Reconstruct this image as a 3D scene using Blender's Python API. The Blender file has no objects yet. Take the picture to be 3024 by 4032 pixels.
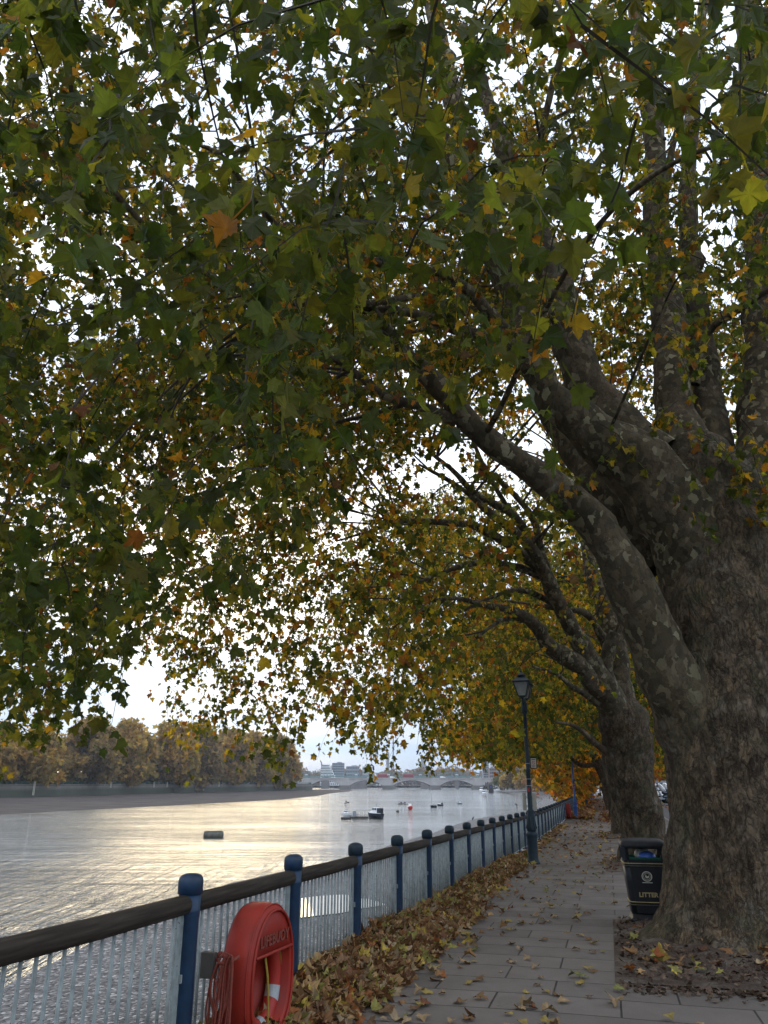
import bpy, bmesh, math, random
import numpy as np
from mathutils import Vector, Matrix, Quaternion

random.seed(7); RNG = np.random.default_rng(11)
SC = bpy.context.scene
COL = SC.collection
R = math.radians

# ------------------------------------------------------------------ camera geometry / survey helpers
F = 3028.0; CX, CY = 1512.0, 2016.0; HC = 1.75
PITCH = math.atan((3085 - CY) / F); CP, SP = math.cos(PITCH), math.sin(PITCH)
KD = 3024 / 1659.0
WATER = -5.5; KW = 1.38
def ray(u, v):
    a = (u - CX) / F; b = -(v - CY) / F
    return (a, CP - b * SP, SP + b * CP)
def at_z(u, v, z):
    d = ray(u, v); t = (z - HC) / d[2]
    return Vector((d[0] * t, d[1] * t, z))
def at_y(u, v, y):
    d = ray(u, v); t = y / d[1]
    return Vector((d[0] * t, y, HC + d[2] * t))
def projD(P):
    P = np.asarray(P, float); z = P[..., 2] - HC
    f = P[..., 1] * CP + z * SP; up = -P[..., 1] * SP + z * CP
    fs = np.where(f > 0.05, f, 0.05)
    return (CX + F * P[..., 0] / fs) / KD, (CY - F * up / fs) / KD, f
def gz(y):
    s = 0.0145
    if y < 30: return -s * y
    if y < 42:
        t = (y - 30) / 12; return -s * 30 - s * 12 * (t - t * t / 2)
    return -s * 36
def gza(y):
    y = np.asarray(y, float); s = 0.0145; t = np.clip((y - 30) / 12, 0, 1)
    return np.where(y < 30, -s * y, -s * 30 - s * 12 * (t - t * t / 2))
TD = Vector((math.sin(R(15.24)), math.cos(R(15.24)), 0)); TN = Vector((TD.y, -TD.x, 0))
O = Vector((-2.99, 0, 0))
def PT(s, t, h=0.0):
    p = O + TD * s + TN * t
    return Vector((p.x, p.y, gz(p.y) + h))

# ------------------------------------------------------------------ noise
_tab = RNG.random((64, 64, 64)).astype(np.float32)
def vnoise(P, off=0.0):
    P = np.asarray(P, float) + off
    i = np.floor(P).astype(int); f = P - i; f = f * f * (3 - 2 * f)
    x0, y0, z0 = (i[..., 0] & 63, i[..., 1] & 63, i[..., 2] & 63)
    x1, y1, z1 = ((x0 + 1) & 63, (y0 + 1) & 63, (z0 + 1) & 63)
    fx, fy, fz = f[..., 0], f[..., 1], f[..., 2]
    def L(a, b, t): return a + (b - a) * t
    return L(L(L(_tab[x0, y0, z0], _tab[x1, y0, z0], fx), L(_tab[x0, y1, z0], _tab[x1, y1, z0], fx), fy),
             L(L(_tab[x0, y0, z1], _tab[x1, y0, z1], fx), L(_tab[x0, y1, z1], _tab[x1, y1, z1], fx), fy), fz) * 2 - 1
def fbm(P, oct=4, off=0.0):
    a, s, r = 1.0, 1.0, 0.0
    P = np.asarray(P, float)
    for k in range(oct):
        r = r + a * vnoise(P * s, off + 7.3 * k); a *= 0.5; s *= 2.03
    return r

# ------------------------------------------------------------------ object helpers
def tag(o, label=None, cat=None, group=None, kind=None):
    if label: o['label'] = label
    if cat: o['category'] = cat
    if group: o['group'] = group
    if kind: o['kind'] = kind
    return o
def link(o, parent=None):
    COL.objects.link(o)
    if parent is not None: o.parent = parent
    return o
def thing(name, label, cat, loc=(0, 0, 0), rz=0.0, group=None):
    o = bpy.data.objects.new(name, None); o.empty_display_size = 0.2
    COL.objects.link(o); o.location = loc; o.rotation_euler = (0, 0, rz)
    return tag(o, label, cat, group)
def copy_thing(root, label=None):
    r = root.copy(); COL.objects.link(r)
    if label: r['label'] = label
    for ch in list(root.children):
        c = ch.copy(); COL.objects.link(c); c.parent = r
        for g in list(ch.children):
            d = g.copy(); COL.objects.link(d); d.parent = c
    return r
class MB:
    def __init__(s): s.v = []; s.f = []; s.m = []; s.smooth = []
    def add(s, vs, fs, mi=0, smooth=False):
        b = len(s.v); s.v += [tuple(p) for p in vs]
        for f in fs: s.f.append(tuple(i + b for i in f)); s.m.append(mi); s.smooth.append(smooth)
        return s
    def box(s, c, d, rz=0.0, mi=0, taper=1.0):
        x, y, z = d[0] / 2, d[1] / 2, d[2] / 2; co, si = math.cos(rz), math.sin(rz); vs = []
        for k in (-1, 1):
            q = taper if k > 0 else 1.0
            for (a, b) in ((-1, -1), (1, -1), (1, 1), (-1, 1)):
                px, py = a * x * q, b * y * q
                vs.append((c[0] + px * co - py * si, c[1] + px * si + py * co, c[2] + k * z))
        return s.add(vs, [(0, 3, 2, 1), (4, 5, 6, 7), (0, 1, 5, 4), (1, 2, 6, 5), (2, 3, 7, 6), (3, 0, 4, 7)], mi)
    def obox(s, a, b, w, h, mi=0):
        # box beam from a to b, horizontal width w, vertical height h
        a = Vector(a); b = Vector(b); t = (b - a).normalized(); sd = t.cross(Vector((0, 0, 1)))
        sd = sd.normalized() if sd.length > 1e-6 else Vector((1, 0, 0)); up = sd.cross(t)
        vs = []
        for p in (a, b):
            for (i, j) in ((-1, -1), (1, -1), (1, 1), (-1, 1)): vs.append(p + sd * (i * w / 2) + up * (j * h / 2))
        return s.add(vs, [(3, 2, 1, 0), (4, 5, 6, 7), (0, 1, 5, 4), (1, 2, 6, 5), (2, 3, 7, 6), (3, 0, 4, 7)], mi)
    def lathe(s, prof, c=(0, 0, 0), n=16, mi=0, smooth=True, rot=0.0, sx=1.0, sy=1.0):
        vs = []; fs = []
        for (r, z) in prof:
            for k in range(n):
                a = 2 * math.pi * k / n + rot; vs.append((c[0] + r * sx * math.cos(a), c[1] + r * sy * math.sin(a), c[2] + z))
        for i in range(len(prof) - 1):
            for k in range(n):
                k2 = (k + 1) % n; fs.append((i * n + k, i * n + k2, (i + 1) * n + k2, (i + 1) * n + k))
        fs.append(tuple(range(n - 1, -1, -1))); fs.append(tuple((len(prof) - 1) * n + k for k in range(n)))
        return s.add(vs, fs, mi, smooth)
    def tube(s, pts, rad, n=8, mi=0, smooth=True, cap=True):
        pts = [Vector(p) for p in pts]
        if not hasattr(rad, '__len__'): rad = [rad] * len(pts)
        vs = []; fs = []; up = None
        for i, p in enumerate(pts):
            t = (pts[min(i + 1, len(pts) - 1)] - pts[max(i - 1, 0)]).normalized()
            if up is None:
                up = Vector((0, 0, 1)) if abs(t.z) < 0.9 else Vector((1, 0, 0))
            sd = t.cross(up).normalized(); up = sd.cross(t).normalized()
            for k in range(n):
                a = 2 * math.pi * k / n; vs.append(p + (sd * math.cos(a) + up * math.sin(a)) * rad[i])
        for i in range(len(pts) - 1):
            for k in range(n):
                k2 = (k + 1) % n; fs.append((i * n + k, i * n + k2, (i + 1) * n + k2, (i + 1) * n + k))
        if cap: fs.append(tuple(range(n - 1, -1, -1))); fs.append(tuple((len(pts) - 1) * n + k for k in range(n)))
        return s.add(vs, fs, mi, smooth)
    def sphere(s, c, r, n=12, m=8, mi=0, sz=1.0, sx=1.0, sy=1.0):
        prof = [(max(1e-4, math.sin(math.pi * i / m)) * r, -math.cos(math.pi * i / m) * r * sz) for i in range(m + 1)]
        return s.lathe(prof, c, n, mi, True, 0, sx, sy)
    def build(s, name, mats, parent=None):
        me = bpy.data.meshes.new(name); me.from_pydata(s.v, [], s.f)
        for m in (mats if isinstance(mats, (list, tuple)) else [mats]): me.materials.append(m)
        me.polygons.foreach_set('material_index', s.m); me.polygons.foreach_set('use_smooth', s.smooth); me.update()
        return link(bpy.data.objects.new(name, me), parent)
def np_mesh(name, V, faces_flat, loop_tot, mats, parent=None, smooth=False, mat_idx=None, col=None, uv=None, link_it=True):
    """faces_flat: flat vertex indices, loop_tot: verts per face"""
    me = bpy.data.meshes.new(name)
    me.vertices.add(len(V)); me.vertices.foreach_set('co', np.asarray(V, np.float32).ravel())
    me.loops.add(len(faces_flat)); me.loops.foreach_set('vertex_index', np.asarray(faces_flat, np.int32))
    lt = np.asarray(loop_tot, np.int32); ls = np.concatenate(([0], np.cumsum(lt)[:-1])).astype(np.int32)
    me.polygons.add(len(lt)); me.polygons.foreach_set('loop_start', ls)
    me.update(calc_edges=True)
    me.polygons.foreach_set('use_smooth', np.full(len(lt), bool(smooth)))
    for m in mats: me.materials.append(m)
    if mat_idx is not None: me.polygons.foreach_set('material_index', np.asarray(mat_idx, np.int32))
    if col is not None:
        a = me.attributes.new('col', 'FLOAT_COLOR', 'POINT')
        c4 = np.ones((len(V), 4), np.float32); c4[:, :3] = col; a.data.foreach_set('color', c4.ravel())
    if uv is not None:
        u = me.uv_layers.new(name='UVMap'); u.data.foreach_set('uv', np.asarray(uv, np.float32)[np.asarray(faces_flat)].ravel())
    me.update()
    o = bpy.data.objects.new(name, me)
    return link(o, parent) if link_it else o
def grid(name, nu, nv, fn, mat, parent=None, smooth=True, uvfn=None):
    U, V = np.meshgrid(np.linspace(0, 1, nu), np.linspace(0, 1, nv), indexing='ij')
    P = fn(U.ravel(), V.ravel())
    i = np.arange((nu - 1) * (nv - 1)); a = (i // (nv - 1)) * nv + i % (nv - 1)
    f = np.stack([a, a + nv, a + nv + 1, a + 1], 1).ravel()
    uv = uvfn(U.ravel(), V.ravel()) if uvfn else None
    return np_mesh(name, P, f, np.full(len(i), 4), [mat], parent, smooth, uv=uv)
def smooth_path(pts, rad, step):
    """Catmull-Rom through pts, resampled"""
    P = [np.array(p, float) for p in pts]; n = len(P); out = []; ro = []
    for i in range(n - 1):
        p0, p1, p2, p3 = P[max(i - 1, 0)], P[i], P[i + 1], P[min(i + 2, n - 1)]
        m = max(2, int(np.linalg.norm(p2 - p1) / step))
        for k in range(m):
            t = k / m
            q = 0.5 * ((2 * p1) + (-p0 + p2) * t + (2 * p0 - 5 * p1 + 4 * p2 - p3) * t * t + (-p0 + 3 * p1 - 3 * p2 + p3) * t ** 3)
            out.append(q); ro.append(rad[i] + (rad[i + 1] - rad[i]) * t)
    out.append(P[-1]); ro.append(rad[-1])
    return np.array(out), np.array(ro)

# ------------------------------------------------------------------ materials
def new_mat(name):
    m = bpy.data.materials.new(name); m.use_nodes = True
    nt = m.node_tree; b = nt.nodes['Principled BSDF']
    return m, nt, b
def N(nt, t, **k):
    n = nt.nodes.new(t)
    for a, v in k.items(): setattr(n, a, v)
    return n
def ramp(nt, fac, stops):
    r = N(nt, 'ShaderNodeValToRGB'); e = r.color_ramp.elements
    while len(e) < len(stops): e.new(0.5)
    for i, (p, c) in enumerate(stops):
        e[i].position = p; e[i].color = (*c, 1) if len(c) == 3 else c
    nt.links.new(fac, r.inputs[0]); return r.outputs[0]
def noise(nt, vec, scale, detail=4, rough=0.55, dist=0.0):
    n = N(nt, 'ShaderNodeTexNoise'); n.inputs['Scale'].default_value = scale; n.inputs['Detail'].default_value = detail
    n.inputs['Roughness'].default_value = rough; n.inputs['Distortion'].default_value = dist
    if vec is not None: nt.links.new(vec, n.inputs['Vector'])
    return n.outputs['Fac']
def mixc(nt, fac, a, b, mode='MIX'):
    m = N(nt, 'ShaderNodeMix', data_type='RGBA', blend_type=mode)
    for sock, val in ((0, fac), (6, a), (7, b)):
        if isinstance(val, (int, float)): m.inputs[sock].default_value = val
        elif isinstance(val, tuple): m.inputs[sock].default_value = (*val, 1)
        else: nt.links.new(val, m.inputs[sock])
    return m.outputs[2]
def bump(nt, b, h, strength, dist):
    n = N(nt, 'ShaderNodeBump'); n.inputs['Strength'].default_value = strength; n.inputs['Distance'].default_value = dist
    nt.links.new(h, n.inputs['Height']); nt.links.new(n.outputs[0], b.inputs['Normal']); return n
def geo(nt): return N(nt, 'ShaderNodeNewGeometry').outputs['Position']
def mapping(nt, vec, scale=(1, 1, 1), rot=(0, 0, 0), loc=(0, 0, 0)):
    m = N(nt, 'ShaderNodeMapping'); m.inputs['Scale'].default_value = scale; m.inputs['Rotation'].default_value = rot; m.inputs['Location'].default_value = loc
    nt.links.new(vec, m.inputs['Vector']); return m.outputs[0]
def pm(name, c1, c2=None, scale=6.0, rough=0.6, bmp=0.0, bd=0.01, metal=0.0, spec=0.4, detail=5, lo=0.35, hi=0.7, chip=None, grime=0.0):
    m, nt, b = new_mat(name); b.inputs['Roughness'].default_value = rough; b.inputs['Metallic'].default_value = metal
    b.inputs['Specular IOR Level'].default_value = spec
    c2 = c2 or tuple(x * 0.75 for x in c1)
    p = N(nt, 'ShaderNodeTexCoord').outputs['Object']; f = noise(nt, p, scale, detail)
    c = ramp(nt, f, [(lo, c1), (hi, c2)])
    if chip:   # small flakes where the paint has gone
        c = mixc(nt, ramp(nt, noise(nt, p, chip[1], 4, 0.65), [(chip[2], (0, 0, 0)), (chip[2] + 0.03, (1, 1, 1))]), c, chip[0])
    if grime:
        c = mixc(nt, ramp(nt, noise(nt, mapping(nt, p, (1, 1, 0.25)), 7, 5, 0.7), [(0.45, (0, 0, 0)), (0.75, (grime,) * 3)]), c, (0.03, 0.028, 0.022))
    nt.links.new(c, b.inputs['Base Color'])
    if bmp: bump(nt, b, f, bmp, bd)
    return m

def mat_leaf(name, trans=0.45, warm=1.5, rough=0.5):
    m, nt, b = new_mat(name); out = nt.nodes['Material Output']
    a = N(nt, 'ShaderNodeAttribute', attribute_name='col')
    f = noise(nt, geo(nt), 22, 3)
    c = mixc(nt, ramp(nt, f, [(0.3, (0, 0, 0)), (0.75, (1, 1, 1))]), a.outputs['Color'], mixc(nt, 1.0, a.outputs['Color'], (0.62, 0.62, 0.6), 'MULTIPLY'))
    nt.links.new(c, b.inputs['Base Color']); b.inputs['Roughness'].default_value = rough; b.inputs['Specular IOR Level'].default_value = 0.25
    t = N(nt, 'ShaderNodeBsdfTranslucent')
    nt.links.new(mixc(nt, 1.0, c, (warm * 1.1, warm, warm * 0.55), 'MULTIPLY'), t.inputs['Color'])
    mx = N(nt, 'ShaderNodeMixShader'); mx.inputs[0].default_value = trans
    nt.links.new(b.outputs[0], mx.inputs[1]); nt.links.new(t.outputs[0], mx.inputs[2]); nt.links.new(mx.outputs[0], out.inputs['Surface'])
    return m
M_LEAF = mat_leaf('plane_leaf', 0.58, 2.3)
M_LITTER = mat_leaf('fallen_leaf', 0.12, 1.0, 0.65)
M_FARLEAF = mat_leaf('far_leaf', 0.55, 1.8, 0.85)

def mat_bark(name, mott):
    """mott 0: fissured grey brown old bark low on the trunk; 1: flaking camouflage bark of the limbs"""
    m, nt, b = new_mat(name); p = geo(nt); b.inputs['Roughness'].default_value = 0.9; b.inputs['Specular IOR Level'].default_value = 0.15
    dn = N(nt, 'ShaderNodeTexNoise'); dn.inputs['Scale'].default_value = 7; dn.inputs['Detail'].default_value = 5; nt.links.new(p, dn.inputs['Vector'])
    wp = mixc(nt, 0.07, p, dn.outputs['Color'], 'ADD')
    st = mapping(nt, wp, (1, 1, 0.42))
    def ridge(sc, det, rg, w0):
        q = N(nt, 'ShaderNodeMath', operation='ABSOLUTE'); q0 = N(nt, 'ShaderNodeMath', operation='SUBTRACT'); nt.links.new(noise(nt, st, sc, det, rg, 0.3), q0.inputs[0]); q0.inputs[1].default_value = 0.5; nt.links.new(q0.outputs[0], q.inputs[0])
        return ramp(nt, q.outputs[0], [(0.0, (0, 0, 0)), (w0, (0.7,) * 3), (w0 * 3, (1, 1, 1))])
    crack = mixc(nt, 1.0, ridge(6.5, 5, 0.6, 0.022), mixc(nt, 0.5, ridge(15, 4, 0.6, 0.03), (1, 1, 1)), 'MULTIPLY')
    n1 = noise(nt, mapping(nt, p, (1, 1, 0.6)), 16, 7, 0.7, 0.5); n2 = noise(nt, p, 1.7, 5, 0.6); n3 = noise(nt, p, 1.1, 3); n4 = noise(nt, p, 0.8, 4)
    plate = mixc(nt, ramp(nt, n1, [(0.32, (0, 0, 0)), (0.68, (1, 1, 1))]), (0.062, 0.047, 0.034), (0.19, 0.15, 0.108))
    plate = mixc(nt, ramp(nt, n4, [(0.4, (0, 0, 0)), (0.6, (0.8, 0.8, 0.8))]), plate, mixc(nt, 1.0, plate, (0.72, 0.68, 0.62), 'MULTIPLY'))
    pv = N(nt, 'ShaderNodeTexVoronoi'); pv.inputs['Scale'].default_value = 8.5; nt.links.new(mapping(nt, mixc(nt, 0.3, p, dn.outputs['Color'], 'ADD'), (1, 1, 0.5)), pv.inputs['Vector'])
    psep = N(nt, 'ShaderNodeSeparateColor'); nt.links.new(pv.outputs['Color'], psep.inputs[0])
    plate = mixc(nt, 1.0, plate, ramp(nt, psep.outputs[1], [(0.0, (0.62, 0.60, 0.56)), (0.55, (1.0, 0.97, 0.92)), (0.8, (1.12, 1.06, 0.98)), (1.0, (1.5, 1.38, 1.18))]), 'MULTIPLY')
    plate = mixc(nt, ramp(nt, noise(nt, p, 3.1, 5, 0.65), [(0.55, (0, 0, 0)), (0.68, (0.6,) * 3)]), plate, (0.20, 0.185, 0.15))
    old = mixc(nt, mixc(nt, 0.35, crack, (1, 1, 1)), (0.030, 0.023, 0.017), plate)
    old = mixc(nt, ramp(nt, n2, [(0.5, (0, 0, 0)), (0.72, (0.6, 0.6, 0.6))]), old, mixc(nt, n1, (0.035, 0.04, 0.02), (0.12, 0.125, 0.07)))
    v = N(nt, 'ShaderNodeTexVoronoi'); v.inputs['Scale'].default_value = 12.0
    nt.links.new(mapping(nt, mixc(nt, 0.22, p, dn.outputs['Color'], 'ADD'), (1, 1, 0.75)), v.inputs['Vector'])
    sep = N(nt, 'ShaderNodeSeparateColor'); nt.links.new(v.outputs['Color'], sep.inputs[0])
    fr = N(nt, 'ShaderNodeValToRGB'); fr.color_ramp.interpolation = 'CONSTANT'; e = fr.color_ramp.elements
    cols = [(0.0, (0.060, 0.049, 0.029)), (0.3, (0.085, 0.069, 0.041)), (0.52, (0.044, 0.039, 0.025)), (0.7, (0.115, 0.099, 0.063)), (0.84, (0.19, 0.168, 0.105)), (0.95, (0.27, 0.245, 0.16))]
    while len(e) < len(cols): e.new(0.5)
    for i, (q, c) in enumerate(cols): e[i].position = q; e[i].color = (*c, 1)
    nt.links.new(sep.outputs[0], fr.inputs[0])
    fl = mixc(nt, ramp(nt, n1, [(0.3, (0, 0, 0)), (0.7, (0.5, 0.5, 0.5))]), fr.outputs[0], mixc(nt, 1.0, fr.outputs[0], (0.62, 0.58, 0.52), 'MULTIPLY'))
    fl = mixc(nt, ramp(nt, n2, [(0.35, (0.75,) * 3), (0.55, (0, 0, 0))]), fl, old)
    z = N(nt, 'ShaderNodeSeparateXYZ'); nt.links.new(p, z.inputs[0]); mr = N(nt, 'ShaderNodeMapRange'); mr.inputs[1].default_value = 3.0 if mott else 4.2; mr.inputs[2].default_value = 4.6 if mott else 7.0
    zz = N(nt, 'ShaderNodeMath', operation='MULTIPLY_ADD'); nt.links.new(n4, zz.inputs[0]); zz.inputs[1].default_value = 1.6; nt.links.new(z.outputs[2], zz.inputs[2]); nt.links.new(zz.outputs[0], mr.inputs[0])
    c = mixc(nt, mr.outputs[0], old, fl if mott else mixc(nt, 0.45, old, fl))
    nt.links.new(c, b.inputs['Base Color'])
    h = mixc(nt, 0.35, crack, n1)
    if mott: h = mixc(nt, mr.outputs[0], h, mixc(nt, 0.3, n1, fl))
    bump(nt, b, h, 0.9, 0.05 if not mott else 0.025)
    return m
M_BARK = mat_bark('old_plane_bark', 0); M_LIMB = mat_bark('flaking_plane_bark', 1)
M_TWIG = pm('twig_bark', (0.06, 0.05, 0.038), (0.035, 0.03, 0.022), 20, 0.9)
M_FARBARK = pm('far_bark', (0.12, 0.10, 0.085), (0.07, 0.06, 0.05), 3, 0.9)

M_BLUE = pm('blue_paint', (0.012, 0.042, 0.095), (0.006, 0.022, 0.05), 7, 0.45, 0.15, 0.004, spec=0.4, chip=((0.10, 0.085, 0.07), 28, 0.68), grime=0.5)
M_BLUE2 = pm('weathered_blue_green_paint', (0.012, 0.027, 0.042), (0.026, 0.046, 0.056), 9, 0.55, 0.2, 0.004, spec=0.3, chip=((0.07, 0.06, 0.05), 30, 0.68), grime=0.4)
M_BLUEBRIGHT = pm('bright_blue_paint', (0.03, 0.10, 0.30), (0.02, 0.07, 0.22), 5, 0.45)
M_PALE = pm('pale_grey_green_paint', (0.29, 0.33, 0.325), (0.15, 0.175, 0.17), 14, 0.55, 0.1, 0.003, lo=0.45, hi=0.8, chip=((0.05, 0.045, 0.04), 30, 0.64), grime=0.45)
M_RAILWOOD = None
def mat_wood():
    m, nt, b = new_mat('dark_weathered_wood'); b.inputs['Roughness'].default_value = 0.8; b.inputs['Specular IOR Level'].default_value = 0.2
    p = N(nt, 'ShaderNodeTexCoord').outputs['Object']
    st = mapping(nt, p, (22, 1.2, 22), (0, 0, R(15.24)))
    n = noise(nt, st, 1.6, 6, 0.6)
    nt.links.new(ramp(nt, n, [(0.3, (0.018, 0.014, 0.011)), (0.62, (0.05, 0.04, 0.03)), (0.8, (0.09, 0.075, 0.055))]), b.inputs['Base Color'])
    bump(nt, b, n, 0.5, 0.01); return m
M_RAILWOOD = mat_wood()
M_RED = pm('lifebuoy_red_plastic', (0.33, 0.026, 0.014), (0.25, 0.022, 0.013), 5, 0.5, spec=0.3, chip=((0.30, 0.08, 0.055), 45, 0.68), grime=0.35)
M_REDRING = pm('ring_red', (0.4, 0.03, 0.018), (0.34, 0.025, 0.015), 6, 0.5)
M_SILVER = pm('reflective_tape', (0.42, 0.45, 0.46), (0.34, 0.37, 0.38), 60, 0.35)
M_ROPE = pm('red_rope', (0.24, 0.05, 0.03), (0.14, 0.035, 0.025), 60, 0.85, 0.4, 0.003)
M_YROPE = pm('yellow_rope', (0.32, 0.24, 0.03), (0.2, 0.15, 0.02), 60, 0.85)
M_BLACK = pm('black_paint', (0.012, 0.013, 0.016), (0.018, 0.02, 0.024), 8, 0.5, 0.1, 0.003, spec=0.3)
M_DARK = pm('dark_void', (0.006, 0.006, 0.006), (0.008, 0.008, 0.008), 5, 0.9)
M_GOLD = pm('gold_paint', (0.42, 0.33, 0.16), (0.34, 0.26, 0.12), 30, 0.5)
M_GOLDDIM = pm('worn_gold_paint', (0.12, 0.10, 0.06), (0.05, 0.045, 0.035), 30, 0.5)
M_CREAM = pm('cream_board', (0.55, 0.53, 0.44), (0.45, 0.43, 0.36), 10, 0.6)
M_WHITE = pm('white_paint', (0.85, 0.86, 0.86), (0.74, 0.75, 0.76), 8, 0.5)
M_NAVY = pm('navy_hull', (0.014, 0.018, 0.032), (0.02, 0.026, 0.04), 3, 0.35)
M_GREYBOX = pm('grey_metal', (0.28, 0.31, 0.35), (0.22, 0.25, 0.28), 4, 0.5)
M_WINDOW = pm('dark_window', (0.03, 0.045, 0.06), (0.05, 0.07, 0.09), 2, 0.15)
M_TIMBER = pm('dark_timber', (0.05, 0.045, 0.04), (0.09, 0.08, 0.07), 3, 0.85)
M_RUBBER = pm('dark_rubber', (0.02, 0.021, 0.022), (0.03, 0.031, 0.033), 5, 0.6)
M_SKIN = pm('skin', (0.45, 0.28, 0.2), (0.4, 0.25, 0.18), 8, 0.55)
def mat_glass():
    m, nt, b = new_mat('lantern_glass'); b.inputs['Base Color'].default_value = (0.62, 0.66, 0.66, 1); b.inputs['Roughness'].default_value = 0.25
    out = nt.nodes['Material Output']; t = N(nt, 'ShaderNodeBsdfTransparent'); mx = N(nt, 'ShaderNodeMixShader'); mx.inputs[0].default_value = 0.5
    f = noise(nt, geo(nt), 9, 4); nt.links.new(ramp(nt, f, [(0.3, (0.42, 0.46, 0.46)), (0.7, (0.62, 0.64, 0.62))]), b.inputs['Base Color'])
    nt.links.new(b.outputs[0], mx.inputs[1]); nt.links.new(t.outputs[0], mx.inputs[2]); nt.links.new(mx.outputs[0], out.inputs['Surface']); return m
M_GLASS = mat_glass()

def mat_paving():
    m, nt, b = new_mat('paving_slabs'); b.inputs['Specular IOR Level'].default_value = 0.35
    uv = N(nt, 'ShaderNodeTexCoord').outputs['UV']; p = geo(nt)
    wob = mixc(nt, 0.012, uv, N(nt, 'ShaderNodeTexNoise').outputs['Color'], 'ADD')
    br = N(nt, 'ShaderNodeTexBrick'); br.offset = 0.46
    nt.links.new(mapping(nt, wob, (1, 1, 1), (0, 0, 0), (0.0, 0.06, 0)), br.inputs['Vector'])
    br.inputs['Scale'].default_value = 1.0; br.inputs['Mortar Size'].default_value = 0.011; br.inputs['Mortar Smooth'].default_value = 0.3
    br.inputs['Brick Width'].default_value = 1.12; br.inputs['Row Height'].default_value = 0.615; br.inputs['Bias'].default_value = 0.0
    br.inputs['Color1'].default_value = (0.13, 0.115, 0.103, 1); br.inputs['Color2'].default_value = (0.185, 0.163, 0.146, 1); br.inputs['Mortar'].default_value = (0.02, 0.018, 0.016, 1)
    n1 = noise(nt, p, 0.9, 5, 0.6); n2 = noise(nt, p, 55, 3); n3 = noise(nt, p, 5, 6, 0.7)
    c = mixc(nt, ramp(nt, n1, [(0.3, (0, 0, 0)), (0.7, (1, 1, 1))]), br.outputs['Color'], mixc(nt, 1.0, br.outputs['Color'], (0.72, 0.69, 0.66), 'MULTIPLY'))
    c = mixc(nt, ramp(nt, n3, [(0.62, (0, 0, 0)), (0.74, (0.7, 0.7, 0.7))]), c, (0.06, 0.05, 0.042))
    c = mixc(nt, ramp(nt, n2, [(0.35, (0.35, 0.35, 0.35)), (0.5, (0, 0, 0))]), c, (0.08, 0.072, 0.064))
    nt.links.new(c, b.inputs['Base Color'])
    nt.links.new(ramp(nt, n1, [(0.35, (0.55,) * 3), (0.7, (0.75,) * 3)]), b.inputs['Roughness'])
    h = mixc(nt, 0.12, br.outputs['Fac'], n2, 'SUBTRACT')
    inv = N(nt, 'ShaderNodeInvert'); nt.links.new(br.outputs['Fac'], inv.inputs[1])
    h2 = mixc(nt, 0.15, inv.outputs[0], n2)
    bump(nt, b, h2, 0.6, 0.012); return m
M_PAVE = mat_paving()
M_ASPHALT = pm('asphalt', (0.10, 0.10, 0.10), (0.07, 0.07, 0.072), 3, 0.8, 0.2, 0.01)
M_KERB = pm('granite_kerb', (0.28, 0.27, 0.26), (0.18, 0.17, 0.165), 12, 0.8, 0.3, 0.008)
def mat_soil():
    m, nt, b = new_mat('pit_soil'); p = geo(nt); b.inputs['Roughness'].default_value = 0.95
    n1 = noise(nt, p, 38, 6, 0.7); n2 = noise(nt, p, 2.3, 4)
    c = mixc(nt, ramp(nt, n1, [(0.35, (0, 0, 0)), (0.68, (1, 1, 1))]), (0.028, 0.017, 0.011), (0.125, 0.080, 0.052))
    c = mixc(nt, ramp(nt, n2, [(0.5, (0, 0, 0)), (0.66, (0.8, 0.8, 0.8))]), c, mixc(nt, n1, (0.10, 0.088, 0.07), (0.26, 0.235, 0.19)))
    nt.links.new(c, b.inputs['Base Color']); bump(nt, b, n1, 1.0, 0.04); return m
M_SOIL = mat_soil()
def mat_shingle():
    m, nt, b = new_mat('foreshore_shingle'); p = geo(nt); b.inputs['Roughness'].default_value = 0.9; b.inputs['Specular IOR Level'].default_value = 0.12
    v = N(nt, 'ShaderNodeTexVoronoi'); v.inputs['Scale'].default_value = 8.0; nt.links.new(mapping(nt, p, (1, 1, 0.2)), v.inputs['Vector'])
    sep = N(nt, 'ShaderNodeSeparateColor'); nt.links.new(v.outputs['Color'], sep.inputs[0])
    c = ramp(nt, sep.outputs[0], [(0.0, (0.05, 0.05, 0.054)), (0.5, (0.12, 0.118, 0.12)), (0.85, (0.20, 0.195, 0.19)), (1.0, (0.42, 0.41, 0.4))])
    n = noise(nt, p, 0.35, 5); c = mixc(nt, ramp(nt, n, [(0.35, (0.5,) * 3), (0.65, (0, 0, 0))]), c, mixc(nt, 1.0, c, (0.6, 0.58, 0.56), 'MULTIPLY'))
    nt.links.new(c, b.inputs['Base Color'])
    iv = N(nt, 'ShaderNodeMath', operation='SUBTRACT'); iv.inputs[0].default_value = 1.0; nt.links.new(v.outputs['Distance'], iv.inputs[1])
    bump(nt, b, iv.outputs[0], 1.0, 0.06); return m
M_SHINGLE = mat_shingle()
M_MUD = pm('foreshore_mud', (0.085, 0.073, 0.066), (0.05, 0.043, 0.04), 0.12, 0.95, 0.4, 0.1, spec=0.05, detail=8)
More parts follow.
